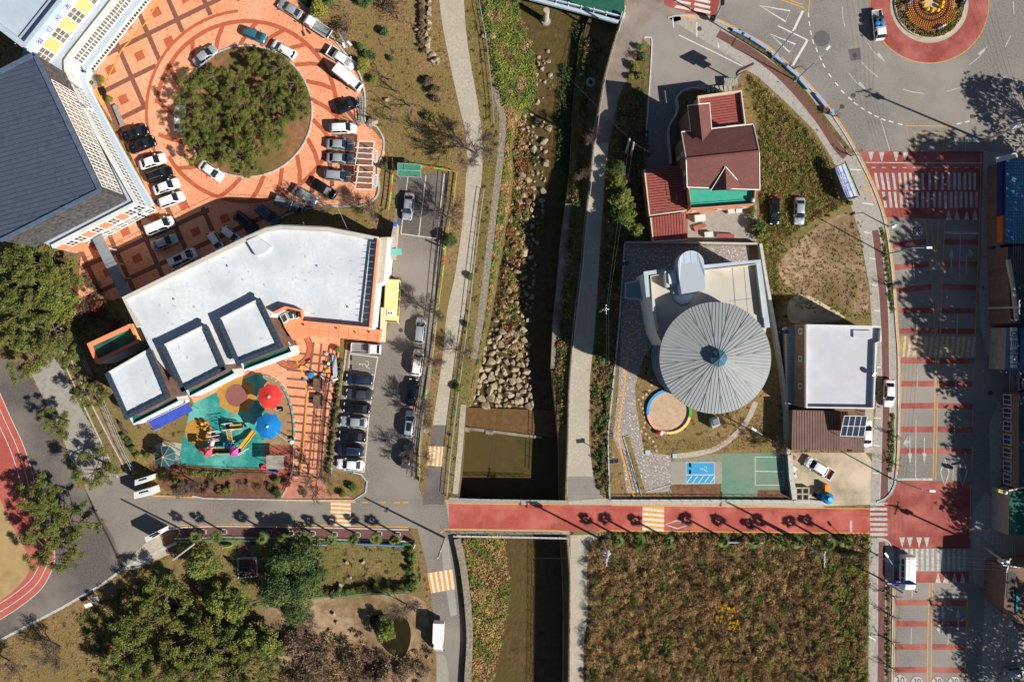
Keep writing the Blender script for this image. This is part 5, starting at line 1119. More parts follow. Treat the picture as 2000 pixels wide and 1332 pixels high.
# ------------------------------------------------------------------ round hall
sheet('granite_court', [(1220,478),(1462,481),(1462,520),(1300,560),(1275,560),(1290,720),(1256,700),(1240,760),(1243,790),(1258,880),(1310,889),(1310,960),(1262,962),(1190,962),(1196,850),(1204,780),(1212,650)], 3, m_granite)
sheet('court_lawn', [(1256,700),(1300,640),(1536,640),(1534,884),(1450,884),(1410,888),(1340,886),(1310,889),(1258,882),(1242,790),(1240,757)], 4, m_lawn)
sheet('court_lawn', [(1214,600),(1212,660),(1203,790),(1196,850),(1190,970),(1225,970),(1216,900),(1197,852),(1201,820),(1208,760)], 5, m_lawn); sheet('mossy_paving', [(1318,890),(1410,886),(1410,904),(1312,902)], 5, m_moss)
line('tactile_strip', [(1268,643),(1230,645),(1222,732),(1207,845),(1207,856),(1238,970)], 3, 7, m_yellow)
bd = S('narrow_bed'); sheet('bed', [(1219,853),(1228,850),(1262,966),(1252,968)], 7, m_lawn, bd); line('bed_kerb', [(1253,968),(1217,853),(1229,850)], 1.6, 7, m_kerb, bd, raised=.12)
line('arc_path', cr([(1324,890),(1360,886),(1400,875),(1435,850),(1460,820),(1476,785)], 5), 10, 7, m_conc)
line('curb', [(1310,962),(1310,946),(1262,960)], 1.5, 0, m_kerb, raised=.1)
sheet('parking_apron', [(1310,902),(1410,902),(1410,944),(1310,946)], 6, m_conc2); sheet('planting_bed', [(1311,948),(1408,947),(1408,969),(1311,969)], 6, MATS['bed_soil'])
bb = S('blue_accessible_bay'); m_bay = M('bay_blue', (64,160,210)); sheet('bay_floor', [(1340,903),(1395,903),(1395,944),(1340,944)], 8, m_bay, bb)
line('bay_border', [(1340,903),(1395,903),(1395,944),(1340,944)], 1.2, 9, m_white, bb, closed=True); line('bay_border', [(1340,927),(1395,927)], 1.5, 10, m_white, bb)
for i in range(5): line('bay_hatching', [(1341+i*11.5,943),(1351+i*11.5,929)], 1.6, 10, m_white, bb)
wheelchair(1375,915,.72,0,m_white,12)
for i, (v, lb) in enumerate(((908,'upper black wheel stop in the blue parking bay'),(922,'lower black wheel stop in the blue parking bay'))): tag(MB().box(-.09,.09,-.33,.33,0,.12).build('wheel_stop', m_tyre), lb, 'wheel stop', 'wheel stops').location = (*G(1348.5,v),.06)
for i, (v, lb) in enumerate(((699,'upper black wheel stop in the painted wheelchair bay'),(717,'lower black wheel stop in the painted wheelchair bay'))): tag(MB().box(-.09,.09,-.38,.38,0,.12).build('wheel_stop', m_tyre), lb, 'wheel stop', 'wheel stops').location = (*G(686.5,v),.04)
sheet('green_court', [(1410,885),(1536,884),(1538,970),(1408,970)], 5, m_green_floor)
line('court_line', [(1475,892),(1531,893),(1531,947),(1475,947)], 1.4, 7, m_white, None, closed=True); line('court_line', [(1476,920),(1531,921)], 1.3, 8, m_white)
sheet('court_corner_bed', [(1480,957),(1535,957),(1536,971),(1480,971)], 9, MATS['bed_soil'])
rn = thing('round_hall', 'round hall under a grey standing seam cone roof with teal glass cupola', 'building')
ZC, ZR = 12.7, 14.1; cc = P(1397,699,ZC); RR = 109/PX*(H-ZC)/H
MB().lathe([(RR-.9,0),(RR-.9,ZC-.5)], (cc.x,cc.y,0), 48).build('drum_wall', m_bluewall, rn); MB().lathe([(RR-.9,ZC-.5),(RR,ZC-.35),(RR+.02,ZC-.05)], (cc.x,cc.y,0), 64).build('soffit', m_zinc_d, rn)
for k in range(16):
    a0, a1 = 2*math.pi*k/16+.12, 2*math.pi*(k+1)/16+.12; mb = MB(); am = (a0+a1)/2; vs = [(cc.x,cc.y,ZR)]; nseg = 8
    for j in range(nseg+1): a = a0+(a1-a0)*j/nseg; vs.append((cc.x+RR*math.cos(a), cc.y+RR*math.sin(a), ZC+.015*(k % 2)))
    mb.add(vs, [(0,j+1,j+2) for j in range(nseg)]); sec = mb.build('roof_sector', m_zinc, rn)
    e_ = MB(); e_.bar((cc.x,cc.y,ZR+.06),(cc.x+RR*math.cos(a0),cc.y+RR*math.sin(a0),ZC+.06),.07,.05); e_.build('hip_seam', m_zinc, rn)
    # seams run parallel to the sector's middle line
    sm = MB(); dx, dy = math.cos(am), math.sin(am); px_, py_ = -dy, dx; half = (a1-a0)/2
    for j in range(-4, 5):
        o_ = j*.5
        if abs(o_) > RR*math.sin(half)-.1: continue
        r0 = abs(o_)/math.tan(half)+.15 if j else .7; r1_ = math.sqrt(RR**2-o_**2); za = ZR-(ZR-ZC)*math.hypot(r0,o_)/RR; sm.bar((cc.x+dx*r0+px_*o_, cc.y+dy*r0+py_*o_, za+.05),(cc.x+dx*r1_+px_*o_, cc.y+dy*r1_+py_*o_, ZC+.05), .03, .03)
    so = sm.build('standing_seams', m_zinc_d, rn); so['kind'] = 'stuff'
cup = MB().lathe([(1.15,0),(1.15,.7)], (cc.x,cc.y,ZR-.2), 8).build('cupola', m_glassg, rn)
MB().lathe([(1.3,.7),(1.25,.78),(.06,1.5),(0,1.62)], (cc.x,cc.y,ZR-.2), 8).build('cupola_roof', M('teal_glass_roof', (70,124,140), (56,104,120), s=.7, r=.15, spec=.6), cup)
for k in range(8): a = 2*math.pi*k/8; MB().bar((cc.x+1.28*math.cos(a),cc.y+1.28*math.sin(a),ZR+.57),(cc.x+.05*math.cos(a),cc.y+.05*math.sin(a),ZR+1.34),.06,.06).build('glazing_bar', m_zinc_d, cup)
# horizontal louvre rings on the drum
for z in (1.5,3,4.5,6,7.5,9,10.5): MB().lathe([(RR-.9,z),(RR-.78,z),(RR-.78,z+.1),(RR-.9,z+.1)], (cc.x,cc.y,0), 48).build('ring_band', m_steel, rn)
bl_ = thing('hall_block', 'flat roofed concrete block with cream parapet attached north of the round hall', 'building')
B0 = [(1262,532),(1370,521),(1483,508),(1500,640),(1480,720),(1330,740),(1284,650)]
walls('wall', B0, 0, 9.7, m_wwall, bl_, h=10.3, roof=m_concroof)
parapet(bl_, [(1268,580),(1262,534),(1300,530)], 10.4, .7, .9, m_groof, 'parapet', closed=False); parapet(bl_, [(1372,523),(1482,511),(1499,640)], 10.4, .7, .8, m_groof, 'parapet', closed=False); parapet(bl_, [(1274,580),(1284,640)], 10.3, .6, .5, m_groof, 'parapet', closed=False)
for pts in ([(1276,608),(1271,539),(1297,536)],[(1374,528),(1478,516),(1491,620)],[(1279,610),(1286,645)]): parapet(bl_, pts, 10.6, .9, .14, m_cream, 'inner_coping', closed=False)
MB().path([Vector((*W2(u,v,10.9),10.9)) for u, v in ((1453,522),(1458,585),(1462,640))], .03, 5).build('cable_rail', m_trim, bl_)
MB().bar((*W2(1425,588,9.75),9.72),(*W2(1480,582,9.75),9.72),.05,.02).build('roof_joint', m_zinc_d, bl_)
st = thing('stair_tower', 'white metal stair tower with half round end rising from the flat block', 'tower')
q = [(1332,574),(1327,545),(1324,518)]+arc(1350,515,25.5,172,8,12)+[(1376,530),(1379,566)]
walls('wall', q, 9.7, 12.5, m_steel, st, h=12.7); TW = [Vector(W2(u,v,12.7)) for u, v in q]; strips(st, TW, (.1,-1), 1.0, lambda x, y: 12.65 if y > P(1350,549,12.7).y else 12.65-(P(1350,549,12.7).y-y)*.35, m_groof, 'roof_sheet', gap=.04, thick=.25)
walls('side_box', [(1298,530),(1326,526),(1329,556),(1302,562)], 9.7, 11.3, m_wwall, bl_, roof=m_groof); walls('side_box_lid', [(1305,535),(1320,533),(1322,553),(1307,555)], 11.3, 11.6, m_wwall, bl_, roof=m_wwall)
MB().lathe([(1.55,0),(1.55,.3),(0,.5)], (*W2(1334,574,9.9),9.72), 26).build('round_skylight', m_groof, bl_)
gc = thing('glass_canopy', 'tilted grey glass entrance canopy on the west side of the flat block', 'canopy'); walls('canopy', [(1221,552),(1251,546),(1257,588),(1220,583)], 3.0, 3.15, m_steel, gc); walls('glazing', [(1223,555),(1249,550),(1253,584),(1223,580)], 3.15, 3.18, M('frosted_glass', (120,150,160), (104,134,146), s=.7, r=.2), gc); walls('slab', [(1251,546),(1264,543),(1268,588),(1257,588)], 3.2, 3.5, m_groof, gc)
for u, v in ((1223,554),(1222,581)): p = Vector((*W2(u,v,3),0)); MB().tube(p,p+Vector((0,0,3)),.08,n=8).build('post', m_steel, gc)
cw_ = thing('entrance_column', 'grey angular vent block standing on the lawn south of the round hall', 'vent block'); MB().prism([G(*p) for p in ((1384,817),(1398,812),(1402,828),(1387,835))], 0, 1.6).build('case', m_steel, cw_); MB().prism([G(*p) for p in ((1386,818),(1397,814),(1400,826),(1389,830))], 1.6, 1.75).build('cap', m_zinc_d, cw_)
# sand circle
sp = thing('round_sandpit', 'round sandpit with a rim of blue, pink, yellow and green arcs under the roof edge', 'sandpit'); SC = P(1307,804,.4)
for a0, a1, m_ in ((105,187,M('rim_blue', (64,160,226))),(188,262,M('rim_pink', (236,168,150))),(263,345,M('rim_yellow', (246,210,140))),(346,372,M('rim_green', (84,176,74))),(12,104,M('rim_blue', (64,160,226)))):
    MB().ribbon([(SC.x+3.45*math.cos(R(a0+(a1-a0)*i/16)), SC.y+3.45*math.sin(R(a0+(a1-a0)*i/16))) for i in range(17)], .42, 0, h=.42).build('rim_segment', m_, sp)
MB().lathe([(0,.12),(3.25,.1)], (SC.x,SC.y,0), 40).build('sand', m_sand2, sp)
for i, (u, v) in enumerate(((1268,762),(1262,770),(1255,776),(1247,780),(1251,789),(1255,797),(1258,805),(1259,814),(1259,825),(1257,834),(1252,842),(1261,847),(1268,855),(1275,862),(1280,871),(1282,880),(1272,752),(1274,742))):
    o = MB().lathe([(0,.07),(.2,.06),(.235,.0)], (0,0,0), 12).build('stepping_stone', m_sand2); o.location = (*G(u,v),.015); tag(o, 'small round pale stepping stone in the curved row on the court lawn', 'stepping stone', 'stepping stones of the court lawn')
tag(MB().ball((0,0,.35), .38, 1, 12, 8).build('ball_seat', m_wwall), 'white ball beside the pink arc of the sandpit rim', 'ball').location = (*G(1290,845),0)
rf = thing('red_flower_stand', 'small bright red leafy plant beside the white ball at the sandpit', 'plant'); link('foliage', np_mesh('f', *leaves([(0,0,.4)]*3, [.45]*3, 90, .12)), rf, M('red_leaf', (190,40,44))); rf.location = (*G(1284,843),0); MB().tube((0,0,0),(0,0,.4),.04).build('stem', m_bark, rf)
for u, v, lb in ((1265,883,'pale square hatch beside the court lawn, left of the pair'),(1318,890,'pale square hatch at the start of the arc path')): tag(MB().box(-.4,.4,-.36,.36,0,.12).build('access_hatch', m_groof), lb, 'hatch').location = (*G(u,v),.05)
# yard walls and fences
def wallthing(name, label, pts, w_, h_, mat, posts=None, cat='wall'):
    o = thing(name, label, cat); W = [G(*p) for p in pts]; MB().ribbon(W, w_, 0, h=h_).build('wall_body', mat, o); MB().ribbon(W, w_+.08, h_+.002, h=.06).build('coping', m_kerb, o)
    if posts:
        for i in range(len(W)-1):
            a, b_ = Vector(W[i]), Vector(W[i+1]); L = (b_-a).length
            for k in range(int(L/posts)+1): c = a+(b_-a)*min(1, k*posts/L); MB().tube((c.x,c.y,h_),(c.x,c.y,h_+.9),.03,n=5).build('post', m_steel, o)
            MB().bar((*a,h_+.9),(*b_,h_+.9),.05,.05).bar((*a,h_+.45),(*b_,h_+.45),.03,.03).build('rail', m_steel, o)
    return o
wallthing('boundary_wall', 'grey wall between the red roofed house and the granite court', [(1219,475),(1330,476),(1480,478)], .22, 1.3, m_conc2)
wallthing('boundary_wall', 'long concrete wall along the east side of the round hall', [(1480,478),(1490,540),(1508,640),(1524,740),(1531,800),(1533,884)], .4, 1.5, m_conc2)
wallthing('boundary_wall', 'short concrete wall between the green court and the gravel yard', [(1538,886),(1541,930),(1547,972)], .7, 1.2, m_conc2)
wallthing('boundary_wall', 'white rail topped wall facing the red road below the green court', [(1192,976),(1310,976),(1410,976),(1546,977)], .22, .5, m_wwall, 1.6)
wallthing('court_fence', 'white mesh fence along the west edge of the granite court', [(1219,477),(1208,640),(1196,760),(1187,850),(1190,974)], .12, .3, m_wwall, 2.0, 'fence')
wallthing('yard_wall', 'low white concrete wall below the gravel yard with tanks', [(1549,976),(1612,982)], .6, .35, m_wwall)

# ------------------------------------------------------------------ shop, carport and yard
sheet('gravel_yard', [(1545,884),(1690,884),(1702,900),(1700,985),(1612,988),(1600,976),(1549,974)], 3, m_gravel); sheet('shop_yard', [(1690,795),(1706,795),(1704,884),(1688,884)], 4, m_conc)
sheet('shop_side_strip', [(1500,625),(1535,630),(1545,884),(1535,884)], 2, m_dirt)
shp = thing('flat_roofed_shop', 'shop with pale violet flat roof and brown wall beside the sidewalk', 'building')
q = [(1575,633),(1722,637),(1722,668),(1713,671),(1708,799),(1574,797)]; walls('wall', q, 0, 7.1, m_brick, shp, h=7.7, roof=m_granroof); parapet(shp, inset(q, 1.6), 7.8, .75, .3, m_wwall)
walls('roof_hatch', [(1667,645),(1702,646),(1701,660),(1667,659)], 7.1, 7.4, m_granroof, shp)
a, b_ = W2(1575,633,7.7), W2(1574,797,7.7); windows(shp, a, b_, 4.6, 5.9, 6, 1, 2, 1.4, m_glassg, skip=(1,3,5))
sd_ = thing('blue_lean_to', 'weathered pale blue corrugated roof along the west wall of the shop', 'shed'); W = [Vector(W2(u,v,2.6)) for u, v in ((1537,638),(1561,637),(1562,791),(1540,789))]; MB().prism([tuple(p) for p in W], 0, 2.3).build('wall', m_conc2, sd_); strips(sd_, W, W[1]-W[0], .5, lambda x, y: 2.6, m_ltblue, 'roof_sheet', jit=.03, gap=.07, thick=.07)
cp = thing('brown_carport', 'brown corrugated steel carport roof with solar array at its corner', 'carport'); W = [Vector(W2(u,v,3.0)) for u, v in ((1548,801),(1690,804),(1687,882),(1546,878))]; strips(cp, W, (0,1), .42, lambda x, y: 3.0, m_brownmet, 'roof_rib', gap=.08, thick=.08)
for p in W: MB().tube((p.x,p.y,0),(p.x,p.y,2.9),.08,n=8).build('post', m_trim, cp)
MB().prism([tuple(W[0]),tuple(W[0].lerp(W[1],.66)),tuple(W[3].lerp(W[2],.66)),tuple(W[3])], 0, 2.8).build('wall', m_brick, cp)
sl_ = thing('solar_array', 'eight panel solar array tilted on the carport roof corner', 'solar panels'); c0, c1, c2, c3 = P(1649,812,5.0), P(1694,813,5.0), P(1687,853,4.2), P(1641,851,4.2)
for i in range(4):
    for j in range(2):
        f = lambda s_, t_: c0.lerp(c1, s_).lerp(c3.lerp(c2, s_), t_); g_ = .012; qd = [f(i/4+g_,j/2+g_), f((i+1)/4-g_,j/2+g_), f((i+1)/4-g_,(j+1)/2-g_), f(i/4+g_,(j+1)/2-g_)]
        MB().add(qd+[p-Vector((0,0,.05)) for p in qd], [(0,3,2,1),(4,5,6,7),(0,1,5,4),(1,2,6,5),(2,3,7,6),(3,0,4,7)]).build('panel', m_solar, sl_)
for a, b_ in ((c0,c1),(c3,c2),(c0.lerp(c3,.5),c1.lerp(c2,.5)),(c0,c3),(c1,c2),(c0.lerp(c1,.25),c3.lerp(c2,.25)),(c0.lerp(c1,.5),c3.lerp(c2,.5)),(c0.lerp(c1,.75),c3.lerp(c2,.75))): MB().bar(a+Vector((0,0,.02)), b_+Vector((0,0,.02)), .07, .05).build('frame', m_wframe, sl_)
for p in (c0,c1,c2,c3): MB().tube((p.x,p.y,2.9),p,.05,n=6).build('leg', m_steel, sl_)
tank = thing('water_tank', 'big round blue water tank at the corner of the gravel yard', 'water tank'); MB().lathe([(0,0),(.85,0),(.9,.2),(.9,1.5),(.8,1.75),(.35,1.95),(.33,2.08),(0,2.12)], n=28).build('tank_body', blue, tank); MB().lathe([(.36,2.09),(.34,2.16),(0,2.2)], n=18).build('lid', M('pale_lid', (120,200,230)), tank); tank.location = (*G(1611,970),0)
ot = thing('orange_bin', 'bright orange upright plastic bin beside the blue water tank', 'bin'); MB().box(-.28,.34,-.6,.6,0,1.1).build('bin_body', M('orange_plastic', (250,150,20), r=.5), ot); MB().box(-.3,.36,-.62,.62,1.1,1.16).build('lid', M('orange_plastic', (250,150,20), r=.5), ot); ot.location = (*G(1610,952),0)
cb = thing('concrete_tubs', 'square concrete frame holding four round tubs in the gravel yard', 'tubs'); c_ = G(1564,963); 
for dx in (-1,0,1): MB().box(c_[0]+dx*1.02-.1,c_[0]+dx*1.02+.1,c_[1]-1.1,c_[1]+1.1,0,.8).build('frame_wall', m_conc, cb); MB().box(c_[0]-.9,c_[0]+.9,c_[1]+dx*1.0-.1,c_[1]+dx*1.0+.1,0,.78).build('frame_wall', m_conc, cb)
for dx in (-.51,.51):
    for dy in (-.5,.5): MB().lathe([(0,.3),(.3,.35),(.38,.76),(.4,.76)], (c_[0]+dx,c_[1]+dy,0), 16).build('tub', m_conc2, cb)
for i, (u, v, r_, m_, lb) in enumerate(((1590,966,.3,M('maroon_clutter',(110,50,56)),'maroon crate pile between the tubs and the blue tank'),(1597,962,.25,m_steel,'pale metal basin on the clutter beside the blue tank'),(1603,958,.3,m_wood,'grey sack beside the orange bin'),(1584,965,.18,m_steel,'small round pail near the concrete tubs'),(1552,929,.25,m_wwall,'white foam box by the court wall in the gravel yard'),(1549,915,.35,m_wwall,'white plank bundle leaning at the court wall'),(1548,893,.3,m_redmet,'small rusty barrel at the corner of the gravel yard'))):
    o = MB().box(-r_,r_,-r_*.9,r_*.9,0,r_*1.6).box(-r_*1.05,r_*1.05,-r_*.95,r_*.95,r_*1.6,r_*1.75).build(('crate','basin','sack','pail','foam_box','plank_bundle','rusty_barrel')[i], m_); o.location = (*G(u,v),.02); o.rotation_euler = (0,0,i*.5); tag(o, lb, ('crate','basin','sack','pail','box','planks','barrel')[i])

# ------------------------------------------------------------------ shops along the right edge
b1 = thing('blue_roofed_shop', 'shop with bright blue corrugated roof and dark blue sign band at the right edge', 'building')
W = [Vector(W2(u,v,5)) for u, v in ((1966,313),(2080,313),(2080,474),(1964,476))]; MB().prism([tuple(p) for p in W], 0, 4.7).build('wall', m_brick, b1); strips(b1, W, (1,0), .45, lambda x, y: 5.0, m_bluemet, 'roof_sheet', gap=.07, thick=.1)
sgn_ = MB().prism([W2(u,v,4.6) for u, v in ((1958,314),(1965,314),(1962,420),(1957,420))], 3.2, 4.6).build('sign_board', M('navy_sign', (36,50,120)), b1); MB().prism([W2(u,v,4.6) for u, v in ((1958,421),(1962,421),(1961,473),(1958,473))], 3.2, 4.6).build('orange_sign', M('sign_orange', (220,110,50)), b1)
p = W2(1956.5,370,4); letters('sign_letters', '공업사자동차', 1.0, m_white, (p[0]-.12,p[1],3.9), (math.pi/2,0,-math.pi/2), b1, .02)
MB().bar((*W2(1946,313,5.5),5.5),(*W2(1986,303,5.5),5.5),.8,.2).build('white_sign', m_wwall, b1)
b2 = thing('awning_shop', 'dark roofed shop with long blue awning strip and beige parapet', 'building'); walls('wall', [(1968,482),(2080,480),(2080,632),(1974,632)], 0, 5.5, m_brick, b2, roof=M('dark_flat_roof', (84,82,84), (62,62,66), s=.7, r=.9)); parapet(b2, [(1971,507),(1980,560),(1987,626)], 5.9, .5, .5, m_cream, closed=False)
for i in range(8):
    t0, t1 = i/8, (i+.95)/8; f = lambda t_: (1944+t_*20, 476+t_*160); a, b_ = f(t0), f(t1); MB().add([P(a[0],a[1],2.7),P(a[0]+9,a[1],3.0),P(b_[0]+9,b_[1],3.0),P(b_[0],b_[1],2.7)], [(0,3,2,1)]).build('awning_sheet', M('awning_blue', (104,150,190), (88,130,170), s=.8, r=.6), b2)
b3 = thing('signboard_shop', 'shop with white and blue lettered signboard below the concrete pole', 'building'); walls('wall', [(1966,640),(2080,640),(2080,722),(1962,722)], 0, 4.2, m_conc2, b3, roof=m_ltblue); sb = MB().prism([W2(u,v,4) for u, v in ((1970,640),(1980,640),(1980,718),(1971,718))], 4.25, 4.9).build('sign_board', m_wwall, b3); MB().prism([W2(u,v,4) for u, v in ((1981,640),(1987,640),(1986,718),(1981,718))], 4.25, 4.8).build('sign_stripe', M('navy_sign', (36,50,120)), b3)
p = W2(1969.5,680,4.6); letters('sign_letters', '마트할인', 1.5, M('navy_sign', (36,50,120)), (p[0]+.45,p[1],4.92), (0,0,-math.pi/2), b3)
MB().bar((*W2(1962,722,4),4.2),(*W2(2030,722,4),4.2),.12,.12).build('blue_trim', blue, b3)
b4 = thing('long_dark_shop', 'dark flat roofed shop row at the right edge beside the paved lay-by', 'building'); walls('wall', [(1990,770),(2100,770),(2100,955),(1990,955)], 0, 4.5, m_brick, b4, roof=m_slate); windows(b4, W2(1990,770,4.5), W2(1990,955,4.5), .6, 2.6, 7, 2, 1, .6)
b5 = thing('green_roofed_shop', 'shop with dark green roof and small yellow lettered sign', 'building'); walls('wall', [(1972,960),(2100,960),(2100,1045),(1970,1045)], 0, 4.6, m_conc2, b5, roof=M('dark_green_roof', (36,108,86), (30,92,74), s=.7)); MB().bar((*W2(1950,958,5),4.8),(*W2(1966,962,5),4.8),.5,.5).build('yellow_sign', M('sign_yellow', (214,210,90)), b5); MB().ball((*W2(1965,962,5.2),5), .35).build('lamp_globe', m_wwall, b5); MB().bar((*W2(1970,958,5),5),(*W2(2010,950,5),5),.25,.15).build('beam', m_cream, b5)
letters('sign_letters', '포차', .4, m_black, (*W2(1958,960,5.1),5.08), (0,0,-.3), b5)
b6 = thing('brick_corner_house', 'brown brick roofed house with small teal window at the lower right edge', 'building'); walls('wall', [(1966,1110),(2100,1095),(2100,1260),(2000,1220),(1961,1186)], 0, 5.6, m_brick, b6, roof=m_brick); walls('roof_well', [(1969,1115),(1984,1120),(1983,1180),(1966,1170)], 5.6, 5.66, m_black, b6); walls('teal_panel', [(1985,1158),(1991,1158),(1990,1194),(1985,1194)], 5.6, 5.8, M('teal_panel', (50,150,150)), b6)
sheet('layby_paving', [(1922,296),(1960,300),(1964,470),(1944,476),(1960,640),(1962,730),(1945,700),(1928,690),(1915,640),(1912,560),(1917,490),(1916,440)], 4, m_sidewalk)
sheet('layby_paving', [(1950,785),(1965,785),(1990,800),(1990,960),(1960,1000),(1935,960),(1932,830)], 4, m_sidewalk); sheet('layby_paving', [(1900,1000),(1925,960),(1965,1000),(1960,1190),(2010,1260),(1925,1500),(1917,1300),(1924,1150),(1900,1135)], 4, m_sidewalk)
# grass and dirt east of the red roofed house
sheet('wild_lawn', [(1462,150),(1480,158),(1538,212),(1587,260),(1622,312),(1652,382),(1676,462),(1694,560),(1700,630),(1525,632),(1500,540),(1482,476),(1484,372),(1480,240),(1450,170)], 1, m_lawn_green)
sheet('dirt_lot', cr([(1560,470),(1600,440),(1660,420),(1685,500),(1695,570),(1690,612),(1640,600),(1580,575),(1540,560),(1520,520)], 4, True), 3, m_dirt); sheet('dirt_lot', cr([(1540,590),(1570,575),(1620,600),(1650,622),(1600,630),(1545,630)], 4, True), 4, m_gravel)
# field of weeds south east, park items
sheet('weed_field', [(1150,1062),(1180,1045),(1698,1048),(1694,1332),(1692,1500),(1140,1500),(1142,1250),(1150,1180)], 1, M('field_soil', (104,80,58), (72,56,42), s=.9, r=.95, bump=.1, c3=(96,90,48), s2=.1))
# ------------------------------------------------------------------ trees and shrubs
pines = [veg_pine(i) for i in range(5)]
evs = [veg_broad(0, m_leafd), veg_broad(1, m_leafd, 30, 2.4, 5), veg_broad(2, m_leafb, 26, 2.1, 4.2, name='green_leafed_tree'), veg_broad(3, m_leafb, 22, 1.8, 3.6, name='green_leafed_tree')]
bares = [veg_bare(i) for i in range(4)]; saps = [veg_bare(10+i, 3.2, 3, .35, 'young_bare_tree', 2) for i in range(2)]
sh = dict(d=veg_shrub(0, m_leafd), y=veg_shrub(1, m_leafy), g=veg_shrub(2, m_leafb), b=veg_shrub(3, m_leafbr), t=veg_shrub(4, m_leafbr, 1.1, 500, .1, name='twiggy_shrub', twiggy=True), r=veg_shrub(5, m_leafr), o=veg_shrub(6, m_weed))
palms = [veg_palm(i) for i in range(3)]
_used = set()
def plant(src, u, v, label, group=None, sc_=1.0, h=0.0, cat=None, z=0.0, name=None):
    p = P(u, v, h)
    if src.name in _used: o = dup(src)
    else: _used.add(src.name); KIDS(src); o = src
    o.location = (p.x, p.y, z); o.rotation_euler = (0, 0, random.uniform(0, 6.28)); s_ = sc_*random.uniform(.93, 1.07); o.scale = (s_, s_, s_); o['label'] = label
    if group: o['group'] = group
    if cat: o['category'] = cat
    return o
G1 = 'pines of the round grove'
for i, (u, v) in enumerate([(370,158),(362,195),(405,150),(425,180),(455,148),(500,118),(538,130),(560,162),(575,195),(418,222),(462,192),(508,178),(545,212),(398,255),(440,250),(482,238),(415,292),(450,300),(492,288),(478,318),(530,262),(372,252),(380,280)]):
    a_ = int((math.degrees(math.atan2(GC[1]-v, u-GC[0]))+22.5)//45) % 8; d_ = dist(u, v); side = ('right','upper right','top','upper left','left','lower left','bottom','lower right')[a_]
    plant(pines[i % 5], u, v, 'green pine '+('at the '+side+' rim' if d_ > 78 else 'halfway to the '+side+' rim' if d_ > 35 else 'in the very middle')+' of the round plaza grove', G1, .72, 4.5)
def where(u, v, x0, x1, y0, y1):
    return ('upper', 'middle', 'lower')[max(0, min(2, int(3*(v-y0)/(y1-y0))))]+' '+('left', 'centre', 'right')[max(0, min(2, int(3*(u-x0)/(x1-x0))))]
G2 = 'pines at the left edge'
for i, (u, v) in enumerate([(20,500),(62,515),(28,560),(80,560),(50,610),(15,640),(85,650),(45,690),(10,590),(105,545),(75,600)]): plant(pines[i % 5], u, v, 'tall pine in the '+where(u,v,0,120,490,700)+' part of the dense wood at the left edge', G2, 1.05, 6.3)
G3 = 'pines round the running track'
for i, (u, v, s_, lb) in enumerate([(115,695,.75,'pine beside the grass verge at the top of the concrete walk'),(158,775,.8,'leaning pine with long crown over the concrete walk'),(95,830,.75,'pine by the dark asphalt beside the running track bend'),(180,915,1.0,'dense bright pine at the mouth of the gate road'),(35,975,.95,'open pine over the red track at the left edge'),(75,1000,1.0,'wide open pine with pale limbs standing over the track bend'),(125,1030,1.0,'open pine with pale limbs beside the white drain channel'),(60,1065,.9,'pine overhanging the sandy field and track lines'),(110,1085,.9,'lowest pine over the inside of the track bend'),(20,1110,.0,'')]):
    if s_: plant(pines[i % 5], u, v, lb, G3, s_, 6)
G4 = 'trees of the bottom left wood'
for i, (u, v) in enumerate([(240,1235),(288,1228),(240,1300),(345,1255),(300,1330),(380,1300),(420,1285),(350,1335),(440,1335),(402,1250),(215,1325),(470,1310),(300,1180)]): plant(pines[i % 5], u, v, 'tall pine in the '+where(u,v,210,470,1205,1340)+' part of the bottom left wood', G4, 1.08, 7.5)
for u, v, k, s_, lb in ((392,1100,2,1.3,'bright green leafy tree right of the long pole by the south park'),(425,1175,2,1.2,'bright green tree below the red monument plot'),(455,1190,3,1.2,'smaller bright green tree against the green park fence'),(480,1250,3,1.3,'pale green tree at the edge of the bottom wood'),(520,1260,3,1.1,'pale green bush tree beside the brown thicket'),(592,1078,0,1.25,'dark evergreen tree nearest the palms in the south park'),(545,1148,1,1.2,'dark evergreen tree at the centre of the park clump'),(588,1142,0,1.2,'dark evergreen tree with rounded crown lobes on the clump right side'),(612,1125,0,.9,'smaller dark evergreen at the right rim of the park clump'),(575,1192,1,1.0,'lowest dark evergreen of the clump above the dirt ground'),(550,1095,1,1.0,'dark evergreen tree in the shade beside the monument plot'),(112,590,2,1.25,'bright yellow green tree at the border of the left wood'),(95,570,3,1.3,'bright green tree behind the yellow green one in the left wood'),(877,466,0,.55,'small dark evergreen at the corner of the parking court fence'),(750,1237,3,.95,'yellow green bush tree over the dark pond')):
    plant(evs[k], u, v, lb, None, s_, 3.5)
for u, v, k, s_ in ((1210,322,0,.6),(1207,352,3,.7),(1216,386,3,1.0),(1222,418,2,.75),(1214,446,0,.8),(1246,450,3,.75),(1204,378,1,.55),(1208,412,1,.55)): plant(evs[k], u, v, 'small tree on the east bank whose shade falls on the riverside road', 'small trees of the east bank', s_, 3.5)
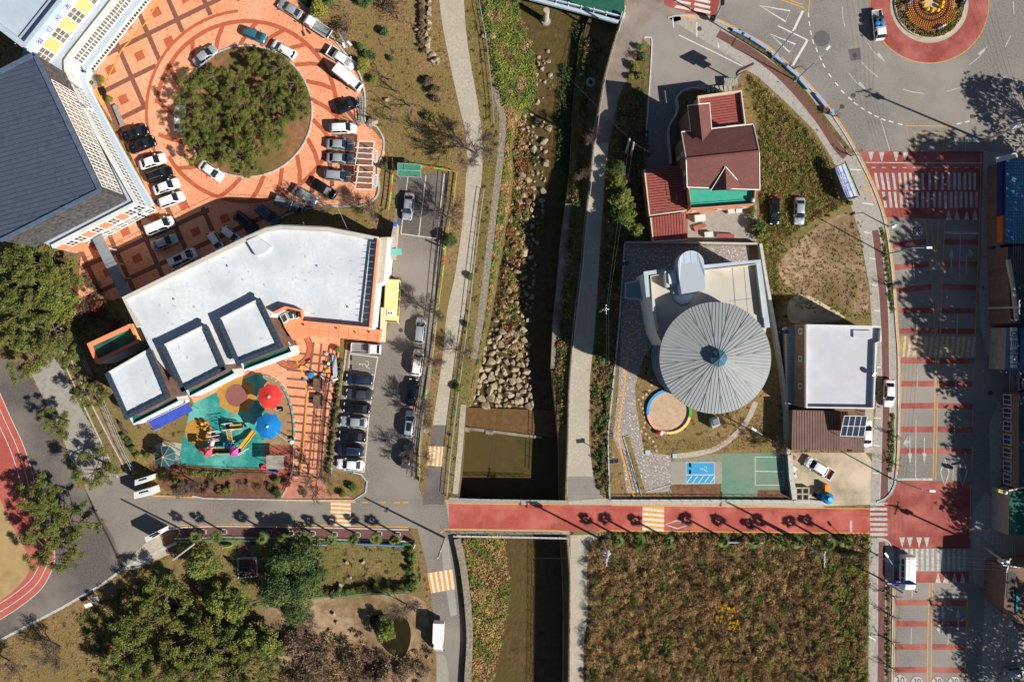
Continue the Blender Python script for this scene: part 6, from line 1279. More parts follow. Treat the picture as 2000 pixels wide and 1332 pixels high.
for i, (u, v, s_, lb) in enumerate([(882,428,1.0,'bare tree beside the parking court throwing a long shadow'),(838,607,.95,'bare tree right of the yellow bus'),(850,706,.9,'bare tree between the two upper roadside cars'),(829,803,.95,'bare tree beside the silver car with black glass roof'),(818,890,.9,'bare tree at the lot exit beside the grey SUV'),(930,300,1.35,'big bare tree overhanging the concrete riverside path'),(1152,275,.6,'bare bush tree against the white rail in the shaded bank'),(1136,342,.5,'small pale bare tree below the first one on the shaded bank'),(622,935,1.1,'wide bare tree at the lower end of the terracotta yard'),(118,1262,1.0,'lone bare tree on the dry lawn at the lower left'),(20,1290,1.0,'bare dark tree in the lower left corner'),(795,1180,.9,'bare tree at the top right of the pond'),(612,1205,.7,'bare tree beside the dark evergreen clump on dirt'),(1515,868,.6,'pale bare tree beside the east wall of the green court'),(1440,835,.5,'bare young tree beside the arc path'),(380,940,.9,'pale bare tree at the left end of the hedge bed'),(590,395,.55,'left reddish bare bush behind the curved roof'),(640,405,.6,'second reddish bare bush behind the curved roof'),(684,400,.7,'third bare bush behind the curved roof beside the plaza kerb'),(725,415,.7,'bare bush at the right end of the row behind the curved roof'),(905,690,.7,'bare bush on the riverside verge beside the concrete path'),(1900,1040,.0,'')]):
    if s_: plant(bares[i % 4], u, v, lb, None, s_, 0)
for i, (u, v) in enumerate([(760,157),(776,181),(803,209),(736,236),(764,214),(770,240),(821,254),(834,284),(872,291),(700,245)]): plant(saps[i % 2], u, v, 'slender young bare tree standing on the brown park lawn', 'young bare trees of the park lawn', 1.0)
for i, (u, v) in enumerate([(652,750),(650,790),(645,830),(640,868),(1552,135),(1628,228),(1662,305),(1742,850),(1744,905),(1738,560),(1738,1160),(1738,1200),(1737,1250),(1736,1300)]): plant(saps[i % 2], u, v, 'slender young bare tree in the hedge strip of the bay row' if i < 4 else 'small bare street tree in the planter strip of the sidewalk', 'hedge strip saplings' if i < 4 else 'bare street trees', .85)
# shrubs: (u,v,kind,scale,label)
for u, v, k, s_, lb in [(751,61,'d',1.15,'dark green ball shrub at the top of the brown park lawn'),(764,114,'d',.7,'small dark ball shrub on the lawn right of the yellow green bush'),(709,127,'y',1.55,'big yellow green ball bush beside the white box truck'),(729,154,'g',1.0,'green ball shrub below the yellow green bush at the plaza kerb'),(705,92,'d',.9,'dark shrub of the clump beside the lamp on the plaza kerb'),(716,105,'d',1.0,'middle dark shrub of the clump beside the plaza kerb'),(730,110,'d',.8,'right dark shrub of the clump beside the plaza kerb'),
    (837,158,'b',.95,'upper brown green ball shrub of the trio near the riverside path'),(849,175,'b',1.1,'middle brown green ball of the trio near the riverside path'),(853,193,'b',.9,'lower brown green ball of the trio near the riverside path'),(843,230,'o',1.2,'olive ball shrub alone on the lawn below the trio'),(753,325,'d',1.05,'dark round shrub beside the green glass canopy'),(625,20,'y',2.2,'big yellow green bush at the top edge beside the flatbed truck'),(600,2,'d',1.2,'dark bush at the top picture edge'),(675,55,'t',1.9,'brown twiggy bush beside the white flatbed truck'),(765,18,'t',1.8,'brown dry bush at the top of the park lawn'),(715,5,'d',1.6,'dark green tree bush at the top edge of the lawn'),(645,3,'d',1.1,'dark small bush at the top edge left'),
    (660,682,'g',.8,'green ball shrub beside the stone bench of the terracotta yard'),(540,962,'d',1.1,'dark green ball shrub at the end of the red pavement'),(542,940,'g',.9,'bright green shrub beside the kindergarten fence'),(526,950,'g',.7,'small bright shrub in the planting bed'),(595,963,'b',.7,'brown ball shrub in the worn red court'),(690,952,'g',1.0,'green shrub on the planted corner by the lot exit'),(669,964,'g',.9,'bright green ball shrub beside the red kerb corner'),(560,945,'r',.9,'reddish shrub at the corner of the kindergarten bed'),(438,958,'o',.8,'olive ball shrub in front of the planting bed'),
    (249,862,'d',.8,'dark ball shrub at the top of the row beside the fence'),(257,877,'g',.9,'second green ball shrub of the row beside the fence'),(267,890,'g',.9,'third green ball shrub of the row beside the fence'),(285,889,'d',.7,'dark shrub left of the teal pavilion'),(240,851,'g',.6,'small green shrub below the red bench'),(345,962,'d',.8,'dark shrub at the left end of the red pavement'),(320,925,'d',.9,'dark shrub between the teal pavilion and the bare tree'),
    (1252,92,'d',.9,'dark shrub at the upper tip of the bed beside the parking'),(1243,108,'t',.9,'reddish twiggy shrub at the tip of the parking bed'),(1256,110,'d',1.0,'dark green shrub beside the white kerb of the parking bed'),(1240,130,'o',1.1,'yellow olive shrub in the middle of the parking bed'),(1250,148,'o',1.0,'olive shrub low in the sunny part of the parking bed'),(1232,150,'y',.8,'yellowish shrub beside the worn riverside road'),(1222,345,'b',1.1,'pale brown shrub beside the shaded riverside road'),(1205,325,'b',.9,'brown shrub on the shaded bank above'),(1212,395,'y',1.2,'yellow green shrub lit by the sun beside the overhead wires'),(1222,415,'o',1.2,'olive shrub below the sunlit one'),(1215,440,'o',1.0,'olive shrub beside the steel shed wall'),(1222,452,'g',1.0,'green shrub right above the granite court fence'),(1250,448,'y',1.1,'yellow green shrub at the corner of the steel shed'),
    (1478,440,'d',1.6,'dark green bush at the corner of the house yard'),(1470,415,'o',1.2,'olive bush below the water tank of the aqua balcony'),(1485,460,'o',1.3,'olive bush above the east wall of the court'),(1663,396,'g',.6,'small green shrub beside the grey blocks below the board'),(1738,340,'o',.0,''),(918,540,'g',.9,'green small tree beside the concrete path at the cobble strip'),(912,635,'g',.85,'lower green bush at the riverside fence'),(896,757,'g',1.05,'bright green conifer bush right beside the river fence'),(823,940,'g',.5,'tiny green shrub at the lot exit tip'),(265,545,'d',.0,'')]:
    if s_: plant(sh[k], u, v, lb, None, s_*.95, .8)
g_ = 'brown twiggy shrubs of the bottom thicket'
for i, (u, v) in enumerate(rand_in([(560,1235),(640,1228),(720,1260),(800,1300),(838,1260),(842,1335),(560,1335)], 30)): plant(sh['t' if i % 5 else 'b'], u, v, 'brown twiggy shrub in the '+where(u,v,560,842,1230,1335)+' part of the bottom thicket', g_, random.uniform(1.1,1.9), .5)
for i, (u, v) in enumerate(rand_in([(140,500),(190,560),(235,640),(215,690),(150,620),(120,540)], 14)): plant(sh['t' if i % 2 else 'r'], u, v, 'reddish brown shrub in the shade west of the white roof', 'shrubs west of the white roof', random.uniform(1.0,1.7), .5)
for i, (u, v) in enumerate(rand_in([(300,935),(520,945),(545,960),(380,963),(330,955)], 26)): plant(sh['btro'[i % 4]], u, v, 'low reddish brown shrub in the planting bed of the playground', 'shrubs of the planting bed', random.uniform(.5,.8), .3)
for i, (u, v) in enumerate([(640+i*12, 1157-i*1.2+random.uniform(-3,3)) for i in range(14)]+[(805+random.uniform(-5,5), 1075+i*13) for i in range(7)]): plant(sh['d' if i % 2 else 'o'], u, v, 'dark hedge shrub along the edge of the south park lawn', 'hedge shrubs of the south park', random.uniform(.6,1.0), .4)
for i in range(24):
    v = 690+i*11.5; u = 1196-(v-690)*.06; plant(sh['dobg'[i % 4]], u+random.uniform(-10,6), v, 'small hedge shrub beside the white fence of the granite court', 'hedge shrubs on the east bank', random.uniform(.35,.65), .2)
for i in range(22):
    t_ = i/21; u, v = 668-t_*24, 705+t_*215; plant(sh['b' if i % 2 else 'o'], u, v, 'low brown hedge shrub between the yard and the parked cars', 'hedge shrubs of the bay row', .55, .2)
for i in range(12): plant(sh['b'], 826+random.uniform(-4,4), 6+i*8.5, 'low red brown shrub along the rocks of the park lawn', 'red brown shrubs along the rocks', .55, .2)
for k, ((px_, py_), (u, v)) in enumerate(zip(((398,1038),(438,1038),(526,1039),(569,1041),(611,1041),(654,1043),(699,1044),(741,1042),(777,1043)), ((388,1045),(427,1043),(516,1047),(557,1052),(605,1050),(647,1050),(690,1054),(737,1050),(772,1050)))):
    plant(palms[k % 3], px_, py_, 'small fan palm in a white square planter on the red pavement', 'fan palms on the red pavement', 1.1)
    o = MB(); 
    for a in range(4): o.box(-.45,.45,-.45,-.33,0,.12,0,Matrix.Rotation(a*math.pi/2,4,'Z'))
    o = o.build('tree_frame', m_kerb); o.location = (*G(px_,py_),.02); tag(o, 'white square kerb frame round a fan palm on the red pavement', 'planter', 'white palm planters')
for k, (u, v) in enumerate(((1200,1043),(1240,1044),(1295,1046),(1400,1044),(1460,1046),(1515,1050),(1540,1046),(1600,1050),(1632,1046))): plant(palms[k % 3], u, v, 'fan palm among weeds on the edge of the red road', 'fan palms beside the weed field', 1.2)
# tall trees behind the shops just outside the right edge: their shade falls over the road
big = veg_broad(9, m_leafd, 58, 5.0, 15, 26, .34, 'tall_street_tree'); KIDS(big)
for i, (u, v, s_) in enumerate(((2110,285,1.0),(2120,470,1.5),(2110,560,1.5),(2125,650,1.6),(2115,740,1.55),(2130,830,1.5),(2115,1110,1.2),(2110,1330,1.25),(2070,400,.9),(2085,1190,.9),(2080,930,1.0),(2065,520,.85),(2075,610,.9),(2065,700,.85),(2070,800,.85),(2080,870,.9),(2070,1290,.9),(2075,1390,.9),(2150,1240,1.3),(2150,1010,1.3))):
    o = big if i == 0 else dup(big); p = P(u, v); o.location = (p.x,p.y,0); o.rotation_euler = (0,0,i*1.3); o.scale = (s_,)*3; tag(o, 'tall evergreen tree behind the shops, shading the main road', 'tree', 'tall trees behind the shops')

# ------------------------------------------------------------------ boulders and weeds
rocks = []
for i in range(6):
    bm = bmesh.new(); bmesh.ops.create_icosphere(bm, subdivisions=2, radius=1); random.seed(50+i)
    ax = [Vector((random.gauss(0,1),random.gauss(0,1),random.gauss(0,.7))).normalized() for _ in range(13)]; cuts = [random.uniform(.42,.72) for _ in ax]
    for v_ in bm.verts:
        for a, c in zip(ax, cuts):
            t_ = v_.co.dot(a)-c
            if t_ > 0: v_.co -= a*t_
        v_.co *= 1.35
    me = bpy.data.meshes.new('boulder'); bm.to_mesh(me); bm.free(); me.materials.append(m_rock); rocks.append(me)
def rock(u, v, z, r, label, group, el=1.0):
    o = bpy.data.objects.new('boulder', random.choice(rocks)); COL.objects.link(o); o.location = W3(u, v, z); o.rotation_euler = (random.uniform(-.3,.3), random.uniform(-.3,.3), random.uniform(0,6.28)); o.scale = (r*el, r*random.uniform(.7,1), r*random.uniform(.7,1)); tag(o, label, 'rock', group)
pile = [(938,680),(985,640),(1036,660),(1042,802),(912,796),(925,740)]
pts = []
for q in rand_in(pile, 900):
    r = random.uniform(.3,.95)
    if all((q[0]-a)**2+(q[1]-b_)**2 > ((r+c)*9.0)**2 for a, b_, c in pts): pts.append((q[0], q[1], r))
for a, b_, c in pts: rock(a, b_, -4.35, c, ('big' if c > .6 else 'small')+' grey boulder in the '+where(a,b_,915,1042,650,800)+' part of the weir pile', 'boulders of the weir pile', 1.15)
n0 = len(pts); pts = []
for q in rand_in([(1000,215),(1035,195),(1075,230),(1062,400),(1045,540),(1036,690),(950,670),(975,560),(1000,400)], 900):
    r = random.choice((.2,.28,.35,.45,.55,.7))
    if len(pts) < 230 and all((q[0]-a)**2+(q[1]-b_)**2 > ((r+c)*12)**2 for a, b_, c in pts): pts.append((q[0], q[1], r))
for a, b_, c in pts: rock(a, b_, -4.4, c, ('big' if c > .4 else 'small')+' stone in the '+where(a,b_,960,1070,200,690)+' part of the shallow stream north of the weir', 'stones in the shallow stream', 1.1)
for q in rand_in([(1040,60),(1075,60),(1085,180),(1040,190)], 22): rock(q[0], q[1], -4.45, random.uniform(.2,.55), 'brown stone lying under the clear water near the green bridge', 'stones under clear water')
for i, (u, v, r) in enumerate(((838,5,.5),(840,20,.45),(839,30,.6),(838,45,.55),(837,57,.5),(833,68,.45),(820,72,.4),(813,60,.35),(838,78,.5),(836,90,.65),(837,100,.5),(845,108,.7),(852,118,.6),(847,122,.5),(856,124,.4))): rock(u, v, .2, r, 'pale garden rock in the row between red brown shrubs and riverside path', 'garden rocks along the lawn')
for u, v, r, lb in ((755,195,.5,'single standing stone with long shadow on the park lawn'),(727,240,1.0,'flat brown stone beside the plaza kerb bend'),(679,1098,.4,'pale upright stone in the south park'),(710,1097,.4,'grey upright stone beside the pale one in the south park'),(666,1143,.65,'long reddish stone in the south park above the hedge'),(684,1127,.35,'small dark stone in the middle of the south park'),(733,1126,.0,''),(653,1199,.4,'stone seat slab on the dirt of the south park'),(658,1214,.4,'second stone seat below the slab on the dirt'),(945,70,.5,'stone on the river bank near the top'),(963,72,.6,'white stone on the bank beside the fence')):
    if r: rock(u, v, .15, r, lb, None)
def weeds(name, poly, n, r, per, leaf, mats, wts, label, zf=0.0, squash=.6, cat='weeds', h0=.5):
    q = rand_in(poly, n); xy = wxy(q); z = np.array([zf(u, v) if callable(zf) else zf for u, v in q]); rr = r*rng.uniform(.5, 1.3, n)
    V, F = leaves(np.column_stack([xy, z+rr*h0]), rr, per, leaf, squash, .4, .45)
    ang_ = (np.sin(q[:,0]*.11+3*np.sin(q[:,1]*.031))+np.sin(q[:,1]*.097+2.3*np.sin(q[:,0]*.043))+rng.normal(scale=.5, size=n)); rk = np.argsort(np.argsort(ang_))/n; mi = np.repeat(np.minimum(np.searchsorted(np.cumsum(wts), rk), len(mats)-1), per); o = link(name, np_mesh(name, V, F, mi), None, mats); tag(o, label, cat, None, 'stuff'); return o
FP = [(1152,1068),(1182,1052),(1300,1050),(1690,1056),(1690,1345),(1145,1345),(1146,1240),(1152,1170)]
m_drk = leafmat('dark_weeds', (84,66,44), (58,48,34)); m_org = leafmat('orange_brown_weeds', (168,120,76), (130,90,58)); m_str2 = leafmat('dry_stalks', (206,168,112), (150,116,76))
fz = lambda u, v: .6+.6*math.sin(u*.12+2*math.sin(v*.05))*math.sin(v*.1+1.5*math.sin(u*.06))
weeds('dry_weeds', FP, 2700, .6, 88, .088, [m_brown, m_str2, m_drk, m_weed, m_org], [.36,.34,.14,.15,.01], 'dense brown dry weeds covering the field south of the red road', fz, .8)
tufts('tall_dry_grass', wxy(rand_in(FP, 6500)), .5, .7, .04, [m_str2, m_brown, m_weed], 5, 1.1, 'tall dry stalks rising over the brown field', 'dry grass', [.4,.35,.25])
weeds('green_weeds', [(1590,1056),(1692,1056),(1690,1345),(1610,1345),(1640,1240),(1600,1150)], 460, .5, 50, .12, [m_weed, m_leafb, m_leafy], [.5,.3,.2], 'green weeds along the right side of the field beside the sidewalk', .6, .75)
weeds('yellow_flowers', [(1400,1175),(1450,1172),(1445,1225),(1390,1222)], 40, .34, 30, .1, [m_gold], [1], 'patch of yellow wild flowers in the brown field', 1.0, .5, 'flowers')
weeds('pale_green_weeds', [(1255,1235),(1312,1240),(1310,1275),(1262,1272)], 16, .45, 40, .12, [m_leafb], [1], 'pale green plants in the lower middle of the field', .9, .6)
weeds('road_edge_weeds', [(1182,1042),(1400,1044),(1695,1048),(1695,1062),(1400,1064),(1170,1068)], 420, .42, 34, .13, [m_weed, m_brown, m_leafd], [.35,.4,.25], 'green and brown weeds between the red road and the field', 0, .7)
weeds('road_edge_weeds', [(1500,1050),(1695,1050),(1695,1075),(1560,1072)], 130, .6, 50, .15, [m_leafd, m_leafb], [.6,.4], 'thick dark green hedge weeds at the field corner', 0, .7)
bz = lambda u, v: -4.5*((u-WE(v))/max(3, WW(v)-WE(v)))**.85 if u > WE(v) else 0
def bank_poly(v0, v1, da, db): vs_ = np.linspace(v0, v1, 24); return [(WE(v)+da, v) for v in vs_]+[(WW(v)+db, v) for v in vs_[::-1]]
weeds('bank_bushes', bank_poly(-40, 205, 2, 2), 1300, .75, 46, .15, [m_leafb, m_weed, m_leafy, m_leafd, m_brown], [.3,.26,.16,.14,.14], 'lush green bushes on the river bank near the green bridge', bz, .8)
weeds('bank_weeds', bank_poly(205, 792, 3, -10), 1700, .5, 36, .13, [m_weed, m_brown, m_str2, m_leafy, m_leafd], [.28,.3,.22,.08,.12], 'brown and green weeds down the west bank of the stream', bz, .7)
weeds('bank_weeds', bank_poly(1052, 1345, 3, 0), 1500, .6, 36, .14, [m_weed, m_brown, m_str2, m_leafy], [.34,.34,.2,.12], 'weeds covering the west bank south of the red bridge', bz, .7)
sg_ = lambda u, v: -4.4
weeds('stream_weeds', [(1000,230),(1022,215),(1040,330),(1028,470),(1010,620),(1030,690),(985,690),(975,600),(985,480),(1000,380)], 420, .5, 36, .13, [m_org, m_weed, m_str2], [.4,.35,.25], 'rusty grass clumps growing among the stones of the stream', sg_, .6)
weeds('stream_weeds', [(1052,400),(1064,405),(1060,450),(1052,448)], 40, .45, 36, .12, [m_weed], [1], 'narrow green grass island in the dark water', sg_, .6)
tz = lambda u, v: TZ(v)*.9+.1
tp = [(RW(v)+12, v) for v in range(60, 960, 30)]+[(EE(v)-4, v) for v in range(940, 50, -30)]
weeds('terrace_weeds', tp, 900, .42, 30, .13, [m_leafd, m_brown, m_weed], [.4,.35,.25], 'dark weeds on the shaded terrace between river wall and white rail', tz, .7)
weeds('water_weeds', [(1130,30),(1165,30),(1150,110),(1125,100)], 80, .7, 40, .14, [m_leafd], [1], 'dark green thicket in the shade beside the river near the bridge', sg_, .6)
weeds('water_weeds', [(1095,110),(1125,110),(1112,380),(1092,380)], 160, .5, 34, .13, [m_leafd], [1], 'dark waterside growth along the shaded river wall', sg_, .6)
ebp = [(1257,160),(1266,300),(1256,330),(1256,465),(1222,470),(1212,560),(1200,690),(1190,960),(1172,960),(1158,900),(1158,745),(1172,580),(1184,400),(1196,292),(1214,192)]
weeds('bank_undergrowth', ebp, 1000, .42, 34, .12, [m_leafd, m_brown, m_weed, m_leafbr], [.3,.3,.2,.2], 'undergrowth on the strip between riverside road and the court fence', 0, .6)
WL = [(1462,150),(1480,162),(1538,216),(1585,262),(1618,312),(1640,380),(1650,400),(1600,425),(1560,450),(1530,470),(1515,530),(1530,600),(1510,600),(1488,476),(1486,372),(1484,240)]
tufts('wild_grass', wxy(rand_in(WL, 5200)), 0, .45, .07, [m_weed, m_str2, m_leafy, m_brown], 4, .9, 'rough yellow green grass east of the red roofed house', 'grass', [.42,.26,.14,.18])
weeds('wild_weeds', WL, 520, .45, 30, .12, [m_weed, m_leafy, m_brown], [.5,.2,.3], 'low weeds in the rough grass east of the red roofed house', 0, .5)
weeds('dirt_lot_weeds', [(1500,540),(1520,470),(1680,430),(1700,620),(1620,620),(1530,590)], 900, .22, 7, .09, [m_weed, m_brown], [.5,.5], 'sparse weeds on the brown dirt lot', 0, .5)
weeds('tree_litter_weeds', [(0,478),(130,500),(235,590),(205,700),(120,640),(0,700)], 260, .5, 34, .12, [m_leafd, m_brown, m_weed], [.4,.35,.25], 'dark undergrowth beneath the left wood', 0, .5)
weeds('wood_undergrowth', [(150,1190),(330,1110),(500,1180),(560,1250),(560,1340),(180,1340)], 800, .5, 44, .11, [m_leafd, m_weed, m_brown, m_leafb], [.3,.3,.2,.2], 'green undergrowth beneath the bottom left wood', 0, .5)
weeds('thicket', [(560,1225),(700,1225),(735,1290),(842,1260),(842,1345),(555,1345)], 220, .55, 34, .13, [m_brown, m_str2, m_drk], [.4,.3,.3], 'tangled brown thicket around the pond', 0, .6)
weeds('hedge_row', [(372,918),(458,922),(457,931),(372,928)], 90, .3, 34, .09, [m_leafb], [1], 'clipped bright green hedge behind the playground', .1, .7, 'hedge')
weeds('planter_plants', [(1719,446),(1724,446),(1742,560),(1746,612),(1738,612),(1734,560)], 70, .3, 34, .1, [m_leafb, m_weed], [.6,.4], 'green plants in the narrow planter beside the main road', 0, .7, 'plants')
weeds('planter_plants', [(1738,808),(1745,808),(1745,880),(1741,920),(1735,920)], 60, .3, 34, .1, [m_leafb, m_weed], [.6,.4], 'green plants in the planter beside the white parked sedan', 0, .7, 'plants')
weeds('planter_plants', [(1732,1140),(1738,1140),(1737,1340),(1730,1340)], 90, .28, 34, .1, [m_weed, m_brown], [.5,.5], 'brown green plants in the southern sidewalk planter', 0, .7, 'plants')
for poly, n_, lb in (([(560,20),(850,0),(890,180),(905,320),(765,335),(712,240),(690,120)],5200,'short dry grass blades on the park lawn'),([(345,1062),(815,1066),(822,1145),(640,1160),(430,1140)],2600,'short grass on the south park lawn'),([(0,1255),(240,1125),(300,1130),(200,1200),(230,1335),(0,1335)],2600,'short dry grass at the lower left'),([(912,0),(932,0),(962,140),(980,240),(960,400),(935,600),(918,740),(900,880),(890,960),(876,950),(888,740),(925,540),(944,330),(934,200)],2600,'grass tufts on the riverside verge'),([(1244,760),(1300,860),(1440,850),(1500,780),(1530,870),(1420,880),(1262,880)],1500,'short grass on the court lawn')):
    tufts('grass', wxy(rand_in(poly, n_)), 0, .16, .06, [m_str2, m_weed, m_brown], 3, .8, lb, 'grass', [.4,.3,.3])
# ------------------------------------------------------------------ roundabout island
isl = thing('roundabout_island', 'round flower island with kerb, grass ring and rows of orange plants at the top edge', 'flower bed'); IC = (1815, 8); ic = G(*IC)
line('red_ring_road', arc(*IC, 94, 0, 354, 80), 42, 4, m_redroad2, closed=True); line('apron_ring', arc(*IC, 72, 0, 354, 80), 9, 5, m_conc, closed=True); line('yellow_edge_line', arc(*IC, 116, 0, 354, 90), 1.3, 6, m_yellow, closed=True)
MB().ribbon([G(*p) for p in arc(*IC, 67.5, 0, 354, 80)], .22, 0, closed=True, h=.25).build('kerb_ring', m_kerb, isl); MB().lathe([(0,.3),(3,.28),(5.6,.12)], (*ic,0), 50).build('soil', MATS['bed_earth'], isl)
for k in range(34):
    a = 2*math.pi*k/34; o = MB().box(-.2,.2,-.07,.07,.25,.29).build('orange_reflector', M('reflector_orange', (240,150,90)), isl); o.location = (ic[0]+5.62*math.cos(a), ic[1]+5.62*math.sin(a), 0); o.rotation_euler = (0,0,a+math.pi/2)
q = rng.uniform(0, 2*math.pi, 420); r_ = rng.uniform(4.3, 5.4, 420); V, F = leaves(np.column_stack([ic[0]+np.cos(q)*r_, ic[1]+np.sin(q)*r_, np.full(420,.3)]), np.full(420,.35), 26, .11)
o = link('island_weeds', np_mesh('iw', V, F, np.repeat(rng.choice(3, 420), 26)), isl, [m_leafd, m_weed, m_brown]); o['kind'] = 'stuff'
MB().lathe([(0,.33),(1.3,.33),(1.35,.3)], (ic[0],ic[1]-.2,0), 24).build('tan_floor', m_sand2, isl)
fl_o = M('orange_flower_rows', (226,158,80), (200,126,60), s=2); fl_p = M('purple_flower_rows', (110,60,90))
mbo, mbp = MB(), MB(); cnt = 0
for ri, rad in enumerate(np.arange(1.9, 4.35, .3)):
    n_ = int(2*math.pi*rad/.36)
    for k in range(n_):
        a = 2*math.pi*(k+.5*(ri % 2))/n_
        if 50 < math.degrees(a) < 130: continue
        if rad > 3.7 and not (200 < math.degrees(a) < 345): continue
        (mbp if ri in (0, 3) else mbo).lathe([(.03,.2),(.15,.38),(.05,.58),(0,.55)], (ic[0]+rad*math.cos(a), ic[1]+rad*math.sin(a)-.1, .1), 6)
o = mbo.build('orange_plants', fl_o, isl); o['kind'] = 'stuff'; o = mbp.build('purple_plants', fl_p, isl); o['kind'] = 'stuff'
MB().lathe([(0,.32),(4.3,.22)], (*ic,0), 40).build('tan_bed', m_sand, isl)
mum = M('chrysanthemum_yellow', (250,206,30), (236,180,20), s=3)
for k, (u, v) in enumerate(((1801,4),(1800,14),(1806,23),(1815,26),(1826,25),(1833,18),(1835,10),(1827,1))): tag(MB().ball((0,0,.7), .3, .9, 12, 8).tube((0,0,0),(0,0,.6),.2,.25,8).build('yellow_flower_ball', mum), 'yellow ball of chrysanthemums in the ring at the centre of the island', 'flowers', 'yellow flower balls').location = (*G(u,v),.3)
rs_b = M('sign_blue', (70,130,220))
for k, (u, v, an) in enumerate(((1774,8,50),(1832,58,25),(1880,6,70))):
    s_ = thing('small_direction_sign', ('left blue and white arrow sign on the island kerb','lower blue and white arrow sign on the island','right blue and white arrow sign on the island kerb')[k], 'sign'); s_.location = (*G(u,v),0); s_.rotation_euler = (0,0,R(an)); MB().box(-.75,.1,-.05,.05,.7,1.2).build('blue_panel', rs_b, s_); MB().box(.1,.75,-.06,.06,.75,1.3).build('white_panel', m_wwall, s_); MB().tube((0,0,0),(0,0,.8),.05).build('post', m_steel, s_)

# ------------------------------------------------------------------ playground
m_yp = M('yellow_plastic', (246,176,50), r=.4); m_rp = M('red_plastic', (216,50,60), r=.4); m_pk = M('pink_roof', (236,84,104), r=.5); m_mg = M('magenta_roof', (206,76,166), r=.5); m_bp = M('blue_plastic', (40,140,200))
def umbrella(u, v, r, col, hh, label, base):
    o = thing('playground_umbrella', label, 'umbrella'); c = P(u, v, hh); mast = Vector((*G(*base), 0))
    for k in range(8):
        a0, a1 = 2*math.pi*k/8+.2, 2*math.pi*(k+1)/8+.2; am = (a0+a1)/2; A_ = (c.x+r*math.cos(a0), c.y+r*math.sin(a0), hh-.75); B_ = (c.x+r*math.cos(a1), c.y+r*math.sin(a1), hh-.75); Mx = (c.x+r*.84*math.cos(am), c.y+r*.84*math.sin(am), hh-.62)
        MB().add([(c.x,c.y,hh), A_, Mx, B_], [(0,1,2),(0,2,3)]).build('panel', col, o); MB().bar((c.x,c.y,hh-.03), (A_[0],A_[1],A_[2]-.03), .04, .04).build('rib', m_wframe, o)
    MB().lathe([(0,.12),(.16,.08),(.2,0)], (c.x,c.y,hh), 12).build('cap', m_wframe, o)
    MB().tube(mast, mast+Vector((0,0,hh-.9)), .08, n=8).bar(mast+Vector((0,0,hh-.9)), (c.x,c.y,hh-.3), .08, .1).build('mast', m_steel, o); MB().box(mast.x-.35,mast.x+.35,mast.y-.3,mast.y+.3,0,.3).build('base', m_trim, o)
umbrella(525,775,2.15,M('umbrella_red', (232,64,58), (214,54,52), s=.8),3.6,'red eight pointed shade umbrella over the sandpit and teal floor',(549,799))
umbrella(522,833,2.25,M('umbrella_blue', (20,132,206), (16,118,190), s=.8),3.8,'blue eight pointed shade umbrella below the red one',(570,856))
pv = thing('octagonal_pavilion', 'teal octagonal pavilion roof with tan ribs at the playground corner', 'pavilion'); c = P(320,892,3.1); m_tr = M('teal_shingles', (34,96,104), (28,80,90), s=1.4, r=.7)
for k in range(8):
    a0, a1 = 2*math.pi*k/8+.39, 2*math.pi*(k+1)/8+.39; A_ = (c.x+1.75*math.cos(a0), c.y+1.75*math.sin(a0), 2.6); B_ = (c.x+1.75*math.cos(a1), c.y+1.75*math.sin(a1), 2.6); MB().add([(c.x,c.y,3.5), A_, B_], [(0,1,2)]).build('roof_panel', m_tr, pv); MB().bar((c.x,c.y,3.53), (A_[0],A_[1],2.64), .08, .06).build('rib', M('tan_rib', (176,140,100)), pv)
    MB().tube((A_[0]*.85+c.x*.15, A_[1]*.85+c.y*.15, 0), (A_[0]*.85+c.x*.15, A_[1]*.85+c.y*.15, 2.7), .07, n=6).build('post', m_wood, pv)
MB().ball((c.x,c.y,3.6), .14).build('finial', m_wframe, pv)
dk = thing('wooden_shelter', 'grey plank shelter roof beside the sandpit', 'shelter'); q = [Vector(W2(u,v,2.5)) for u, v in ((520,889),(554,889),(554,916),(520,916))]
strips(dk, q, (1,0), .2, lambda x, y: 2.5, m_wood, 'plank', jit=.01, gap=.04, thick=.05)
for x_, y_ in ((521,891),(553,891),(553,914),(521,914)): p = W2(x_,y_,2.4); MB().tube((*p,0),(*p,2.45),.06,n=6).build('post', m_wood, dk)
pl = thing('play_structure', 'big play structure with pink and magenta roofs, tube, bridges, ladder and yellow slide', 'playground equipment')
def tower(u, v, w_, zf_, roofc, zr, name='tower'):
    c = P(u, v, zr); 
    for sx in (-1,1):
        for sy in (-1,1): MB().tube((c.x+sx*w_/2,c.y+sy*w_/2,0),(c.x+sx*w_/2,c.y+sy*w_/2,zr if roofc else zr-.6),.06,n=6).build('post', m_wframe, pl)
    MB().box(c.x-w_/2,c.x+w_/2,c.y-w_/2,c.y+w_/2,zf_-.08,zf_).build('platform', m_trim, pl)
    if roofc: MB().add([(c.x-w_*.62,c.y-w_*.62,zr),(c.x+w_*.62,c.y-w_*.62,zr),(c.x+w_*.62,c.y+w_*.62,zr),(c.x-w_*.62,c.y+w_*.62,zr),(c.x,c.y,zr+.7)], [(0,1,4),(1,2,4),(2,3,4),(3,0,4),(3,2,1,0)]).build('roof', roofc, pl)
    return c
t1 = tower(406,883,1.1,1.4,m_pk,3.0); t2_ = tower(457,882,1.1,1.4,m_mg,3.0); t3 = tower(413,853,1.0,1.6,None,2.8); t4 = tower(441,836,1.0,1.3,None,2.4); t5 = tower(446,868,.8,1.2,None,2.2)
for sy in (-.5,.5): MB().bar((t1.x,t1.y+sy,1.9),(t2_.x,t2_.y+sy,1.9),.09,.3).build('bridge_rail', m_yp, pl)
